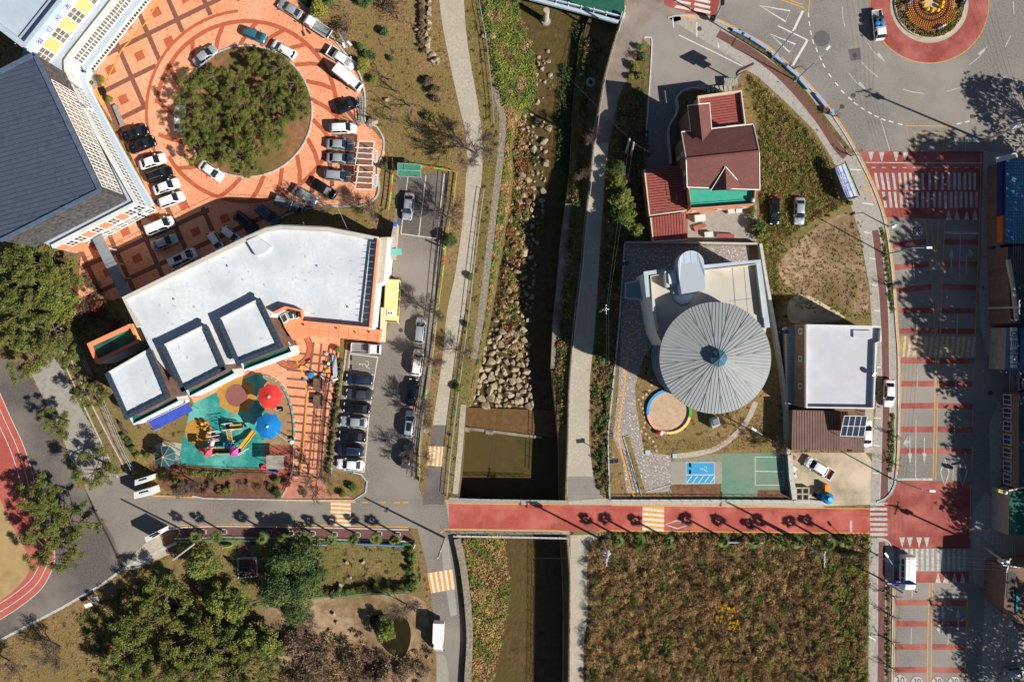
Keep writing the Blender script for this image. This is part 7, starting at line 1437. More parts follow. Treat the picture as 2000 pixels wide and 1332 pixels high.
MB().bar((t1.x,t1.y,1.38),(t2_.x,t2_.y,1.38),.85,.06).build('bridge_deck', m_trim, pl)
MB().tube((t1.x,t1.y+.5,1.8),(t3.x,t3.y-.3,1.9),.36,n=12).build('crawl_tube', M('tube_grey', (206,200,196)), pl)
for f_ in (.15,.85): c = Vector((t1.x,t1.y+.5,1.8)).lerp(Vector((t3.x,t3.y-.3,1.9)), f_); MB().tube(c-Vector((0,.12,0)), c+Vector((0,.12,0)), .42, n=12).build('tube_ring', m_rp, pl)
MB().tube((t1.x-.5,t1.y,1.6),(t1.x-1.6,t1.y+.1,.8),.4,n=12).build('tunnel_slide', m_rp, pl); MB().tube((t1.x-1.6,t1.y+.1,.8),(t1.x-2.1,t1.y+.15,.4),.44,n=12).build('tunnel_slide_end', m_rp, pl); MB().tube((t1.x-.5,t1.y,1.62),(t1.x-.9,t1.y,1.3),.43,n=12).build('tunnel_slide_joint', m_yp, pl)
s0, s1 = P(470,876,1.5), P(496,842,.35); s1.z = .35; s0.z = 1.5; d = (s1-s0).normalized(); sd2 = Vector((-d.y,d.x,0)).normalized()*.3; pts = [s0.lerp(s1,i/6)+Vector((0,0,.1*math.sin(i*1.6))) for i in range(7)]
for i in range(6): MB().bar(pts[i],pts[i+1],.5,.06).build('slide_bed', m_yp, pl); MB().bar(pts[i]+sd2,pts[i+1]+sd2,.08,.3).bar(pts[i]-sd2,pts[i+1]-sd2,.08,.3).build('slide_side', m_yp, pl)
for sx in (-.35,.35): MB().bar((t4.x+sx+.1,t4.y-.5,1.4),(t5.x+sx,t5.y+.4,1.3),.08,.08).build('ladder_rail', m_yp, pl)
for k in range(7): c = Vector((t4.x+.1,t4.y-.5,1.4)).lerp(Vector((t5.x,t5.y+.4,1.3)), (k+.5)/7); MB().bar(c-Vector((.35,0,0)),c+Vector((.35,0,0)),.06,.06).build('ladder_rung', m_yp, pl)
for u, v in ((439,869),(449,869)): c = P(u,v,1.9); MB().box(c.x-.13,c.x+.13,c.y-.4,c.y+.4,1.2,2.2).build('blue_panel', blue, pl)
for sy in (-.33,.33): MB().bar((t4.x+.3,t4.y+sy,1.6),(t4.x+2.0,t4.y+sy+.1,.9),.1,.3).build('yellow_side', m_yp, pl)
MB().bar((t4.x+.3,t4.y,1.3),(t4.x+2.1,t4.y+.1,.5),.55,.06).build('dark_slide', m_trim, pl); MB().ball((t4.x+2.5,t4.y+.15,.5), .24).build('dark_ball', m_trim, pl)
for k in range(5): a = k*1.25; c = P(399+math.cos(a)*5, 831+math.sin(a)*6, .8); MB().ball((c.x,c.y,.7+.25*(k%2)), .27, 1.1).build('climbing_hold', m_yp if k % 2 else m_ochre, pl)
for (a, b_) in (((t3.x-.9,t3.y+.6,2.2),(t3.x+1.0,t3.y+.9,2.2)),((t3.x-1.0,t3.y-.2,2.1),(t3.x+1.0,t3.y+.2,2.1)),((t3.x-.9,t3.y-1.0,1.9),(t3.x+.9,t3.y-.7,1.9)),((t5.x-.8,t5.y-.2,2.0),(t5.x+.8,t5.y+.2,2.0)),((t2_.x,t2_.y-.6,1.7),(t2_.x+1.9,t2_.y+.3,1.7)),((t4.x-.8,t4.y+.6,2.1),(t4.x+.9,t4.y+.8,2.1)),((t4.x-.8,t4.y-.4,2.0),(t4.x+.9,t4.y-.2,2.0))): MB().bar(a,b_,.09,.09).build('white_beam', m_wframe, pl)
for dx in (-.15,.35): MB().bar((t5.x+dx+.3,t5.y-1.3,1.0),(t5.x+dx+.6,t5.y-1.9,.1),.09,.09).build('step_rail', m_yp, pl)
for i, (u, v, m_, r_, nm, lb) in enumerate(((608,733,blue,.55,'play_table','round blue play table on the terracotta yard'),(594,741,blue,.28,'stool','small blue stool beside the round play table'),(605,747,m_trim,.25,'stool','dark stool just below the blue play table'),(589,717,m_yp,.28,'yard_stool','yellow seat near the dark bands of the terracotta yard'),(522,711,m_yp,.25,'yard_stool','yellow seat at the left end of the yard bands'),(576,682,m_mg,.22,'flower_pot','magenta pot at the corner of the balcony wall'),(551,696,m_mg,.22,'flower_pot','second magenta pot along the balcony wall'),(639,724,m_yp,.33,'ride_on_toy','orange ride on toy beside the stone bench'),(642,710,m_wwall,.28,'ride_on_toy','white ride on toy beside the stone bench'),(648,705,M('green_toy',(60,200,80)),.25,'ride_on_toy','green ride on toy at the stone bench'),(638,691,m_steel,.35,'small_boat_toy','pale grey boat shaped toy on the yard'),(631,733,m_wwall,.4,'see_saw','white see saw seat in the yard'),(635,708,m_trim,.28,'ride_on_toy','black tricycle beside the white toy'),(516,912,m_pk,.45,'pink_playhouse','pink play house roof corner under the plank shelter edge'),(553,799,m_trim,.0,'x',''),(586,881,m_pk,.18,'pink_ball','pink ball on the lower terracotta yard'),(565,906,M('green_toy',(60,200,80)),.15,'green_ball','small green ball near the plank shelter'),(571,863,m_wwall,.4,'umbrella_base','white weighted base clutter at the end of the coloured kerb'))):
    if not r_: continue
    o = MB().lathe([(0,.0),(r_*.8,0),(r_,.12),(r_*.9,r_*.9),(r_*.4,r_),(0,r_*.95)], n=10).tube((-r_*.7,0,r_*.9),(r_*.7,0,r_*.9),.05).build(nm, m_); o.location = (*G(u,v),.03); tag(o, lb, nm.replace('_',' '))
def bench(u, v, rz, L, label, mat, back=False, n=4, w_=.5, name='bench'):
    o = thing(name, label, 'bench', (*G(u,v),0), R(rz))
    for k in range(n): y = -w_/2+w_*(k+.5)/n; MB().box(-L/2,L/2,y-w_/n/2+.015,y+w_/n/2-.015,.4,.45).build('slat', mat, o)
    for x in (-L/2+.2,L/2-.2): MB().box(x-.05,x+.05,-w_/2,w_/2,0,.4).build('leg', m_trim, o)
    if back: MB().box(-L/2,L/2,w_/2,w_/2+.06,.5,.9).build('backrest', mat, o)
bench(241,835,-60,1.9,'red brown slatted bench on the dry lawn beside the fence',m_rust,True); bench(234,227,-68,3.6,'long pale stone bench on the plaza beside the black sedan',m_conc2,False,1,.75); bench(655,715,94,3.6,'long pale stone slab bench beside the yard hedge',m_groof,False,2,.75)
for (u, v, lb) in ((623,750,'upper dark timber table frame on the terracotta yard'),(623,782,'lower dark timber table frame on the terracotta yard')):
    o = thing('timber_table', lb, 'table', (*G(u,v),0), R(-4)); [MB().box(-.75+.25*k,-.53+.25*k,-.9,.9,.7,.76).build('plank', m_rust, o) for k in range(6)]; [MB().box(x-.06,x+.06,y-.06,y+.06,0,.7).build('leg', m_rust, o) for x in (-.6,.6) for y in (-.7,.7)]; MB().box(.85,.95,-.9,.9,.4,1.1).build('backrest', m_rust, o)
for k, (u, v) in enumerate(((213,87),(206,98),(197,108),(191,117),(185,130),(183,140),(182,164))):
    o = thing('potted_shrub', 'small green shrub in a square box on the school planter strip', 'potted plant', (*G(u,v),0), .8, 'potted shrubs along the school wall'); MB().box(-.28,.28,-.28,.28,0,.3).build('pot', m_conc2, o); link('foliage', np_mesh('f', *leaves([(0,0,.5)]*2, [.3]*2, 120, .07)), o, m_leafb)
line('school_planter_strip', [(258,42),(205,105),(188,125),(182,150),(184,175)], 12, 4, m_conc2)
for (u, v, lb) in ((197,157,'round shrub in a planter beside the black mat'),(213,195,'yellow flowering shrub at the lower end of the school planter')): plant(sh['y'], u, v, lb, None, .85, .5)
sheet('black_mat', [(190,172),(203,169),(209,183),(196,188)], 12, m_trim)
line('flower_border', [(186,170),(192,182),(206,209)], 3, 11, m_gold)
MB_ = thing('bicycle', 'parked bicycle leaning by the school planter shrubs', 'bicycle', (*G(196,121),0), .8); 
for x in (-.5,.5): MB().lathe([(.31,-.02),(.34,0),(.31,.02)], n=16).build('wheel', m_tyre, MB_).matrix_local = Matrix.Translation((x,0,.34)) @ Matrix.Rotation(math.pi/2,4,'X')
MB().path([Vector(p) for p in ((-.5,0,.34),(0,0,.3),(.42,0,.8),(-.2,0,.78),(-.5,0,.34))], .025).path([Vector((-.02,0,.3)),Vector((-.22,0,.95))],.025).path([Vector((.5,0,.34)),Vector((.4,0,1.0))],.025).build('frame', m_trim, MB_); MB().box(-.35,-.1,-.08,.08,.93,.99).build('saddle', m_trim, MB_); MB().bar((.4,-.28,1.0),(.4,.28,1.0),.04,.04).build('handlebar', m_trim, MB_)
# pergola frames, teal canopy, bicycle racks
def pergola(v0, label):
    o = thing('pergola', label, 'pergola'); h = 2.7; X = lambda u, v: P(u, v, h)
    for k in range(10):
        y0 = v0+k*1.15; MB().bar(X(701,y0+.3),X(731,y0+1.5),.05,.05).build('slat', m_trim, o)
        y1 = v0+34+k*1.05; MB().bar(X(694,y1+.2),X(727,y1+1.4),.05,.05).build('slat', m_trim, o)
    for a, b_, c, d_ in ((697,v0+13,726,v0+15),(695,v0+22.5,726,v0+24.5)): MB().add([X(a,b_),X(c,d_),X(c-.5,d_+8.4),X(a-.5,b_+8.4)], [(0,3,2,1)]).build('tinted_panel', M('tinted_panel', (150,112,96), (120,92,82), s=.8, r=.3), o)
    for a, b_ in (((701,v0-.5),(731,v0+.5)),((694,v0+11.5),(731,v0+12.5)),((692,v0+33),(728,v0+35)),((694,v0+45),(727,v0+46.5)),((701,v0),(694,v0+45)),((731,v0),(727,v0+46)),((695,v0+21.8),(729,v0+23.5))): MB().bar(X(*a),X(*b_),.12,.12).build('frame_beam', m_wframe, o)
    for u, v in ((698,v0+12),(729,v0+12),(694,v0+34),(728,v0+35)): p = X(u,v); MB().tube((p.x,p.y,0),(p.x,p.y,h),.07,n=6).build('post', m_wframe, o)
    sb = MB().bar(X(733,v0+14)-Vector((0,0,1)),X(732,v0+38)-Vector((0,0,1)),.5,.06).build('lettered_board', m_wwall, o)
    letters('board_letters', '주차안내', .42, m_black, X(732.5,v0+27)-Vector((0,0,.95)), (0,0,R(88)), o)
pergola(277, 'upper white pergola frame with dark slats beside the silver sedans'); pergola(324, 'lower white pergola frame with dark slats beside the silver SUV')
tc = thing('glass_canopy', 'green glass canopy at the top of the small parking court', 'canopy')
for k in range(4): a = P(778+k*11,320,2.5); b_ = P(788+k*11,321,2.5); c = P(787+k*11,345,2.4); d_ = P(777+k*11,343,2.4); MB().add([a,b_,c,d_], [(0,3,2,1)]).build('glass_panel', M('canopy_glass', (80,160,130), (60,134,110), s=.9, r=.25), tc)
for a, b_ in (((777,319),(823,322)),((777,344),(823,347)),((777,332),(823,334)),((777,319),(777,344)),((822,322),(822,346))): MB().bar(P(*a,2.52),P(*b_,2.45),.08,.1).build('frame_beam', m_steel, tc)
for u, v in ((778,321),(821,323),(821,345),(778,343)): p = P(u,v,2.4); MB().tube((p.x,p.y,0),(p.x,p.y,2.4),.05,n=6).build('post', m_steel, tc)
for (u, v, lb) in ((705,205,'upper dark bicycle rack on the plaza kerb'),(703,229,'lower dark bicycle rack on the plaza kerb')):
    o = thing('bicycle_rack', lb, 'bicycle rack', (*G(u,v),0), R(2)); [MB().bar((x,-.9,.5),(x,.9,.5),.07,.07).build('rail', m_trim, o) for x in (-.25,.15)]; [MB().bar((-.3,y,.05),(.2,y,.5),.05,.05).build('hoop', m_trim, o) for y in np.linspace(-.85,.85,6)]
sheet('rack_pad', [(699,188),(712,188),(714,243),(697,243)], 12, m_conc2)
# bus shelter board, gates, banner boards
bs = thing('bus_shelter', 'bus shelter roof printed in blue and white above a bench at the sidewalk', 'bus shelter'); q = [(1631,327),(1649,319),(1675,384),(1655,388)]; h = 2.6; W = [P(u,v,h) for u, v in q]
MB().prism([W2(u,v,h) for u, v in q], h-.06, h).build('roof_panel', m_wwall, bs)
def lerpq(s_, t_): return W[0].lerp(W[1], s_).lerp(W[3].lerp(W[2], s_), t_)+Vector((0,0,.01))
bs_b = M('shelter_blue', (70,110,210)); 
for s0_, s1_, m_ in ((.02,.16,bs_b),(.17,.2,m_yellow),(.24,.34,bs_b),(.62,.74,bs_b),(.86,.98,M('shelter_teal',(186,222,216)))): MB().add([lerpq(s0_,.02),lerpq(s1_,.02),lerpq(s1_,.98),lerpq(s0_,.98)], [(0,3,2,1)]).build('printed_band', m_, bs)
an = math.atan2(W[3].y-W[0].y, W[3].x-W[0].x)
for s_, tx, sz in ((.09,'버스정류장',.42),(.29,'BUS STOP',.3),(.48,'한국교통안전',.5),(.68,'버스정류소',.4)): p = lerpq(s_,.5); letters('roof_lettering', tx, sz*1.25, m_wwall if s_ != .48 else bs_b, (p.x,p.y,h+.02), (0,0,an), bs)
for a, b_ in ((W[0],W[1]),(W[3],W[2]),(P(1650,315,h),P(1679,382,h))): MB().bar(a,b_,.12,.14).build('frame_beam', m_trim, bs)
for p in (W[1],W[2],W[0],W[3]): MB().tube((p.x,p.y,0),(p.x,p.y,h),.06,n=6).build('post', m_trim, bs)
MB().bar((*((lerpq(.6,.1)).xy),.45),(*((lerpq(.6,.9)).xy),.45),.45,.06).build('seat', m_wood, bs); MB().bar((*W[0].xy,1.3),(*W[3].xy,1.3),.05,2.1).build('rear_panel', M('smoked_panel', (90,100,96), r=.2), bs)
for k, (q, lb) in enumerate((([(262,938),(289,930),(290,940),(262,949)],'upper white gate pillar with slots at the west road'),([(260,962),(293,953),(296,967),(261,975)],'lower white gate pillar with slots and red corner at the west road'),([(281,1050),(312,1035),(313,1043),(284,1060)],'white gate pillar at the south side of the gate road'))):
    o = thing('gate_pillar', lb, 'gate'); walls('pillar', q, 0, 3.0, m_wwall, o, h=3.2); A_, B_, C_, D_ = [P(u,v,3.2) for u, v in q]; MB().bar(A_.lerp(D_,.3).lerp(B_.lerp(C_,.3),.3)-Vector((0,0,.17)),A_.lerp(D_,.3).lerp(B_.lerp(C_,.3),.85)-Vector((0,0,.17)),.22,.04).build('slot', m_trim, o); MB().bar(A_.lerp(D_,.72).lerp(B_.lerp(C_,.7),.45)-Vector((0,0,.17)),A_.lerp(D_,.72).lerp(B_.lerp(C_,.7),.95)-Vector((0,0,.17)),.2,.04).build('slot', m_wframe if k != 2 else m_trim, o)
mn = thing('monument', 'dark statue base in a square brick plot with pale kerb in the south park', 'monument'); MB().ribbon([G(*p) for p in ((465,1090),(501,1087),(503,1124),(467,1128))], .28, 0, closed=True, h=.25).build('plot_kerb', m_kerb, mn); MB().prism([G(*p) for p in ((467,1092),(500,1089),(502,1122),(469,1126))], 0, .06).build('brick_floor', m_bike, mn)
MB().prism([G(*p) for p in ((469,1106),(492,1104),(493,1112),(470,1114))], 0, 1.1).build('plinth', m_slate, mn); MB().prism([G(*p) for p in ((473,1107),(484,1106),(485,1110),(474,1111))], 1.1, 2.2).build('statue_block', m_trim, mn); MB().tube((*G(479,1108),2.2),(*G(479,1108),2.9),.3,.15,10).build('figure', m_trim, mn)
def fence(name, label, pts, h_, mat, step=2.0, rails=(1.0,.5), pr_=.035, group=None, cols=None, cat='fence', base=0):
    o = thing(name, label, cat, group=group); W = [Vector(G(*p)) for p in pts]; po = MB(); k = 0
    for i in range(len(W)-1):
        a, b_ = W[i], W[i+1]; L = (b_-a).length; n_ = max(1, int(round(L/step)))
        for j in range(n_): c = a+(b_-a)*(j/n_); po.tube((c.x,c.y,base),(c.x,c.y,base+h_),pr_,n=5)
        for r_ in rails:
            if cols:
                for j in range(n_): MB().bar((*a.lerp(b_,j/n_),base+h_*r_),(*a.lerp(b_,(j+1)/n_),base+h_*r_),.07,.12).build('rail', cols[k % len(cols)], o); k += 1
            else: MB().bar((*a,base+h_*r_),(*b_,base+h_*r_),.06,.06).build('rail', mat, o)
    x = po.build('posts', mat, o); x['kind'] = 'stuff'; return o
for nm, lb, pts in (('white_rail','long white guard rail on the east bank of the river',[(EE(v)+3, v) for v in (60,90,150,220,290,370,440,475)]),('guard_rail','guard rail along the lower east bank down to the red bridge',[(EE(v)+3, v) for v in (475,520,600,680,760,860,965)]),('guard_rail','white guard rail south of the bridge on the east bank',[(EE(v)+3, v) for v in (1048,1120,1200,1332,1480)]),
    ('river_fence','pale fence rail from the top edge down the west verge',[(932,-40),(937,10),(950,80),(958,150),(963,200),(965,243)]),('river_fence','green rail fence beside the concrete riverside path',[(946,372),(938,430),(927,520),(918,600),(908,680),(897,760),(888,830),(880,900),(874,968)])):
    fence(nm, lb, pts, 1.05, m_steel, 2.2)
for lb, pts, c_ in (('north railing of the red road bridge',[(878,972),(940,974),(1000,975),(1106,977)],m_steel),('south railing of the red road bridge',[(886,1045),(940,1046),(1000,1047),(1108,1049)],m_wwall)):
    fence('bridge_railing', lb, pts, 1.1, c_, 1.5, (1.0,.65,.3)); 
go = [M('fence_orange', (214,96,60)), M('fence_green', (150,214,90))]
fence('painted_fence', 'orange and lime painted rail fence between parking lot and riverside path', [(893,338),(886,400),(874,460),(865,540),(856,610),(848,680),(838,740),(826,820),(820,880),(821,938)], 1.1, M('fence_green', (150,214,90)), 1.7, (1.0,.45), .04, cols=go)
fence('painted_fence', 'orange and lime painted rail fence along the left side of the parking court', [(770,326),(767,360),(763,395),(760,412)], 1.1, M('fence_green', (150,214,90)), 1.5, (1.0,.45), .04, cols=go)
fence('painted_fence', 'orange and lime fence pieces above the parking court', [(788,320),(830,328),(868,333),(893,338)], 1.1, M('fence_green', (150,214,90)), 1.7, (1.0,.45), .04, cols=go)
fence('lot_fence', 'dark mesh fence on the right side of the parking lot', [(873,340),(862,470),(857,520),(850,600),(840,690),(828,780),(817,880),(812,935)], 1.2, m_trim, 1.8, (1.0,.5,.1), .03)
m_gf = M('green_fence', (70,150,100)); 
for lb, pts in (('green mesh fence panels along the red pavement beside the palms',[(341,1056),(440,1053),(640,1057),(808,1062)]),('green low fence between south park lawn and dirt ground',[(500,1182),(560,1172),(640,1163),(720,1158),(812,1153)]),('green fence at the bottom of the left wood lawn',[(415,1180),(460,1176),(500,1173)])): fence('green_fence', lb, pts, 1.0, m_gf, 2.0, (1.0,.5,.1))
fence('mesh_fence', 'dark mesh fence between the dirt walk and the kindergarten lawn', [(146,655),(185,740),(215,810),(240,870),(268,925)], 1.3, m_steel, 1.6, (1.0,.55,.1)); fence('mesh_fence', 'dark mesh fence between the terracotta yard and the hedge strip', [(662,680),(646,740),(638,790),(633,850),(628,920)], 1.2, m_trim, 1.6, (1.0,.55,.1))
fence('yard_fence', 'white curb fence curving beside the plank shelter', [(575,866),(574,910),(566,945),(552,970)], .5, m_kerb, 1.5, (1.0,.5), .04); fence('hedge_fence', 'dark fence line behind the playground floor', [(345,910),(400,917),(470,920),(535,922)], 1.0, m_trim, 1.8, (1.0,.4))
fence('court_rail', 'dark rail beside the narrow bed in the granite court', [(1229,884),(1240,925),(1250,966)], 1.0, m_trim, 1.0)
for (u0,v0,u1,v1,hh,col,lb) in ((440,1066,456,1063,1.3,go[1],'lime green board lying against the park fence'),(566,1056,640,1062,1.0,M('banner_lilac',(190,190,220)),'pale lilac banner on the park fence'),(700,1059,790,1064,1.0,M('banner_blue',(110,140,230)),'blue banner on the park fence near its end'),(1413,1056,1486,1057,1.1,M('banner_white',(206,206,236)),'pale lilac banner between palms at the red road'),(526,917,546,921,1.2,bs_b,'blue banner behind the playground fence'),(810,1066,814,1058,1.6,m_wwall,'white signboard at the corner of the park beside the south lane')):
    o = MB().bar((*G(u0,v0),hh*.6),(*G(u1,v1),hh*.6),.12,hh*.9).build('banner', col); tag(o, lb, 'banner')
m_pb = M('pale_blue_planter', (150,176,220)); 
for k, (a, b_) in enumerate((((1430,60),(1462,75)),((1465,77),(1496,97)),((1506,107),(1530,126)),((1535,132),(1556,150)),((1560,156),(1577,175)),((1592,186),(1610,208)))):
    o = MB().bar((*G(*a),.35),(*G(*b_),.35),.45,.5).build('planter_box', m_pb); tag(o, 'pale blue planter box along the curved kerb of the roundabout', 'planter', 'blue planter boxes along the curved kerb')
for k, (u, v, r_) in enumerate(((1610,216,.35),(1622,220,.3))): tag(MB().box(-r_,r_,-r_,r_,0,.7).build('planter_box', m_rust if k == 0 else m_pb), ('brown' if k == 0 else 'pale')+' square planter beside the bike lane under the small street tree', 'planter').location = (*G(u,v),0)
# tactile bars and small details of the sidewalk
tb = S('tactile_crossing_bars')
for a, b_ in (((1314,36),(1316,55)),((1361,44),(1361,73)),((1402,84),(1404,94)),((1685,397),(1707,400)),((1687,453),(1700,456)),((1698,504),(1710,506)),((1703,556),(1714,558)),((1706,606),(1718,607)),((1712,717),(1720,717)),((1715,766),(1719,766)),((1707,816),(1720,817)),((1706,869),(1718,871)),((1704,923),(1716,925)),((1699,1120),(1713,1129)),((1698,1181),(1712,1188)),((1697,1242),(1710,1250)),((1660,331),(1682,333))): line('pale_bars', [a, b_], 2.2, 4, m_white, tb)
line('tactile_strip', [(1328,33),(1350,34),(1372,39)], 2.4, 5, m_yellow, tb); line('tactile_strip', [(1346,36),(1345,50)], 2.4, 6, m_yellow, tb); line('tactile_strip', [(1688,341),(1700,370),(1709,400)], 2.4, 5, m_yellow, tb); line('tactile_strip', [(1698,371),(1683,376)], 2.4, 6, m_yellow, tb)

# ------------------------------------------------------------------ poles, lamps, wires
m_pole = M('pole_steel', (150,166,190), r=.5); m_cpole = M('concrete_pole', (190,184,174), r=.9)
def lamp(u, v, hp, tip, label, arm=None, mat=m_pole, heads=(1,)):
    o = thing('street_lamp', label, 'street lamp'); b_ = Vector((*G(u,v),0)); t_ = b_+Vector((0,0,hp)); MB().tube(b_, t_, .11, .07, 8).build('pole', mat, o); MB().box(b_.x-.2,b_.x+.2,b_.y-.2,b_.y+.2,0,.12).build('base', m_conc2, o)
    for tp_ in (tip if isinstance(tip, list) else [tip]):
        e = P(tp_[0], tp_[1], hp+.5); MB().tube(t_-Vector((0,0,.1)), e, .05, .04, 6).build('arm', mat, o); d = (e-t_); d.z = 0; d.normalize(); MB().bar(e-d*.5, e+d*.35, .32, .12).build('lamp_head', m_wframe, o)
    return o
lamp(1553,158,8.5,(1618,94),'tall street lamp with long arm leaning over the roundabout'); lamp(1729,497,9,[(1816,484)],'street lamp with long white arm reaching over the main road'); lamp(1740,934,10,[(1822,959)],'street lamp at the junction, its arm over the red paint'); lamp(1714,1084,5,[(1731,1083)],'short arm lamp beside the crosswalk at the weed field corner')
lamp(1735,443,3.5,[(1746,443)],'small lamp over the yellow line near the bike lane'); lamp(677,92,6,[(672,90),(683,86)],'white double headed lamp on the plaza kerb beside the pickup'); lamp(652,745,4,[(656,741)],'small yard lamp in the hedge strip'); lamp(1265,462,0.1,[(1266,462)],'x') if False else None
lamp(158,168,8.0,[(166,180)],'thin lamp rising beside the upper terrace of the school'); lamp(173,207,8.0,[(178,215)],'second thin lamp beside the school terrace'); lamp(290,425,3.5,[(282,419)],'black lamp at the hall corner beside the white minivan', mat=m_trim)
lamp(1470,842,5,[(1472,838)],'slim court lamp at the right side of the round hall')
def solar_lamp(u, v, label):
    o = thing('solar_lamp', label, 'lamp', (*G(u,v),0), .1); MB().tube((0,0,0),(0,0,4),.06,n=6).build('pole', m_steel, o)
    for x in (-.36,.36): MB().box(x-.32,x+.32,-.32,.32,4,4.05).build('solar_panel', m_solar, o)
    MB().box(-.15,.15,.3,.6,3.7,3.8).build('lamp_head', m_wframe, o)
solar_lamp(1213,520,'solar lamp with two panels on the court fence beside the upper entrance'); solar_lamp(1193,893,'solar lamp with two panels on the court fence near the narrow bed'); solar_lamp(1515,649,'solar lamp with two panels above the east court wall')
gs = thing('overhead_road_sign', 'blue road sign board on an arm over the white minibus', 'road sign'); b_ = Vector((*G(1727,1134),0)); MB().tube(b_, b_+Vector((0,0,6.5)), .16, .13, 10).build('pole', m_pole, gs); e0, e1_ = P(1733,1139,6.2), P(1786,1141,6.2); MB().tube(e0, e1_, .08, n=6).build('arm', m_wframe, gs); MB().bar(e0+Vector((.5,.12,-.1)), e1_+Vector((0,.2,-.1)), .12, 1.6).build('sign_panel', M('sign_navy', (40,70,160)), gs)
sn = MB().add([P(1738,1133,5.8),P(1778,1133,5.8),P(1785,1140,7.0),P(1736,1139,7.0)], [(0,3,2,1)]).build('tilted_face', M('sign_navy', (40,70,160)), gs); p = P(1757,1137,6.6); letters('sign_letters', '시청 →', .5, m_wwall, (p.x,p.y,6.75), (0.5,0,0), gs)
ts = thing('tall_steel_pole', 'pale steel pole leaning over the white outlined triangles near the kerb', 'pole'); b_ = Vector((*G(1507,115),0)); MB().tube(b_, P(1553,60,10), .13, .09, 8).build('pole', m_pole, ts)
bp = thing('blue_pole', 'blue grey traffic pole at the corner of the top crosswalk', 'pole'); b_ = Vector((*G(1393,44),0)); MB().tube(b_, P(1413,5,7), .14, .1, 8).build('pole', m_pole, bp); MB().box(P(1411,3,7).x-.2,P(1411,3,7).x+.3,P(1411,3,7).y-.5,P(1411,3,7).y+.5,6.6,7.1).build('signal_box', m_trim, bp); MB().ball((b_.x-.3,b_.y+.2,1.2), .5, 1.3, 8, 6, jit=.2).build('sign_cluster', m_trim, bp)
def upole(base, top, hh, label, arms=(), mat=m_cpole, trafo=False, n=3):
    """utility pole standing upright on its own foot"""
    o = thing('utility_pole', label, 'utility pole'); b_ = Vector((*G(*base),0)); t_ = P(*top, hh); t_.x = b_.x+(t_.x-b_.x); MB().tube(b_, t_, .19, .13, 10).build('pole', mat, o)
    for k, (ang, L, dz) in enumerate(arms):
        c = t_+Vector((0,0,-dz)); d = Vector((math.cos(R(ang)), math.sin(R(ang)), 0)); MB().bar(c-d*L/2, c+d*L/2, .1, .1).build('crossarm', m_steel, o)
        for s_ in (-.45,-.15,.15,.45): p = c+d*L*s_; MB().lathe([(.03,0),(.09,.05),(.05,.12),(.08,.2),(0,.24)], p, 8).build('insulator', m_wframe, o)
    if trafo:
        for s_ in (-.35,.35): MB().lathe([(0,0),(.28,0),(.3,.1),(.3,.8),(.2,.9),(0,.92)], t_+Vector((s_,.25,-2.4)), 12).build('transformer', m_steel, o)
    return t_
T = {}
T['a'] = upole((1222,300),(1230,272),9.5,'left of the twin poles in the bushes beside the shaded road')
T['a2'] = upole((1232,305),(1238,279),9.0,'right of the twin poles in the bushes beside the shaded road')
T['b'] = upole((1172,609),(1184,604),8.5,'pole with pale fittings beside the riverside road left of the round hall',[(90,1.4,.1),(0,.9,.4)])
T['c'] = upole((1177,1054),(1187,1090),10.5,'utility pole with transformers at the field corner by the riverside path',[(80,2.4,.1),(80,2.0,.9)],trafo=True)
T['d'] = upole((1567,1056),(1611,1092),10.5,'leaning utility pole among the weeds below the red road',[(88,2.4,.1)])
T['e'] = upole((392,1052),(338,1093),10.5,'long leaning pole at the left end of the palms')
T['f'] = upole((869,1050),(855,1090),10.5,'long utility pole at the mouth of the south lane',[(60,.8,3)])
T['g'] = upole((1922,275),(2000,243),14,'utility pole with arms at the right edge above the shops',[(10,2.6,.2),(20,2.2,1.2)],trafo=True)
T['h'] = upole((1925,1070),(1975,1106),10.5,'utility pole with transformers over the brick corner house',[(-8,2.6,.2),(75,2.2,.7)],trafo=True)
T['i'] = upole((1931,602),(1992,600),9.5,'shaded utility pole beside the blue awning strip',[(90,2.2,.2)])
T['j'] = upole((860,481),(867,486),2.6,'short white post at the corner of the dark mesh fence')
T['k'] = upole((1208,60),(1221,14),8.0,'yellow banded pole at the end of the green bridge')
T['l'] = Vector((*G(300,985),9)); T['m'] = P(170,940,8)
def wire(name, a, b_, label, sag=.6, r=.012, group=None):
    a, b_ = Vector(a), Vector(b_); pts = [a.lerp(b_, i/10)-Vector((0,0,sag*4*(i/10)*(1-i/10))) for i in range(11)]; o = MB().path(pts, r, 4).build(name, M('wire', (90,92,94), r=.6) if 'wire' not in MATS else MATS['wire']); tag(o, label, 'cable', group)
for k, (a, b_, lb) in enumerate(((T['b'],T['a'],'overhead wire from the round hall pole up to the twin poles'),(T['b']+Vector((.3,0,-.3)),T['a2'],'second overhead wire up to the right twin pole'),(T['b'],T['c'],'overhead wire running down the east bank over the bridge end'),(T['b']+Vector((.4,0,-.2)),T['c']+Vector((.4,0,-.2)),'second wire down the east bank over the bridge end'),(T['a'],P(1008,42,9),'thin wire crossing the river from the twin poles to the top left'),(T['a2'],P(1275,298,7),'short wire from the twin poles to the red roofed house'),
    (T['c'],T['e']+Vector((0,0,0)),'long wire over the south park to the leaning left pole'))): wire('overhead_wire', a, b_, lb)
for k, dz in enumerate((0,-.05,-.9,-1.0)): wire('overhead_wire', T['c']+Vector((0,.9-k*.6,dz)), T['d']+Vector((0,.9-k*.6,dz)), 'one of the parallel wires over the weed field', .5, group='wires over the weed field'); wire('overhead_wire', T['d']+Vector((0,.9-k*.6,dz)), T['h']+Vector((0,.9-k*.6,dz)), 'one of the parallel wires over the lower crosswalk', .6, group='wires over the lower crosswalk')
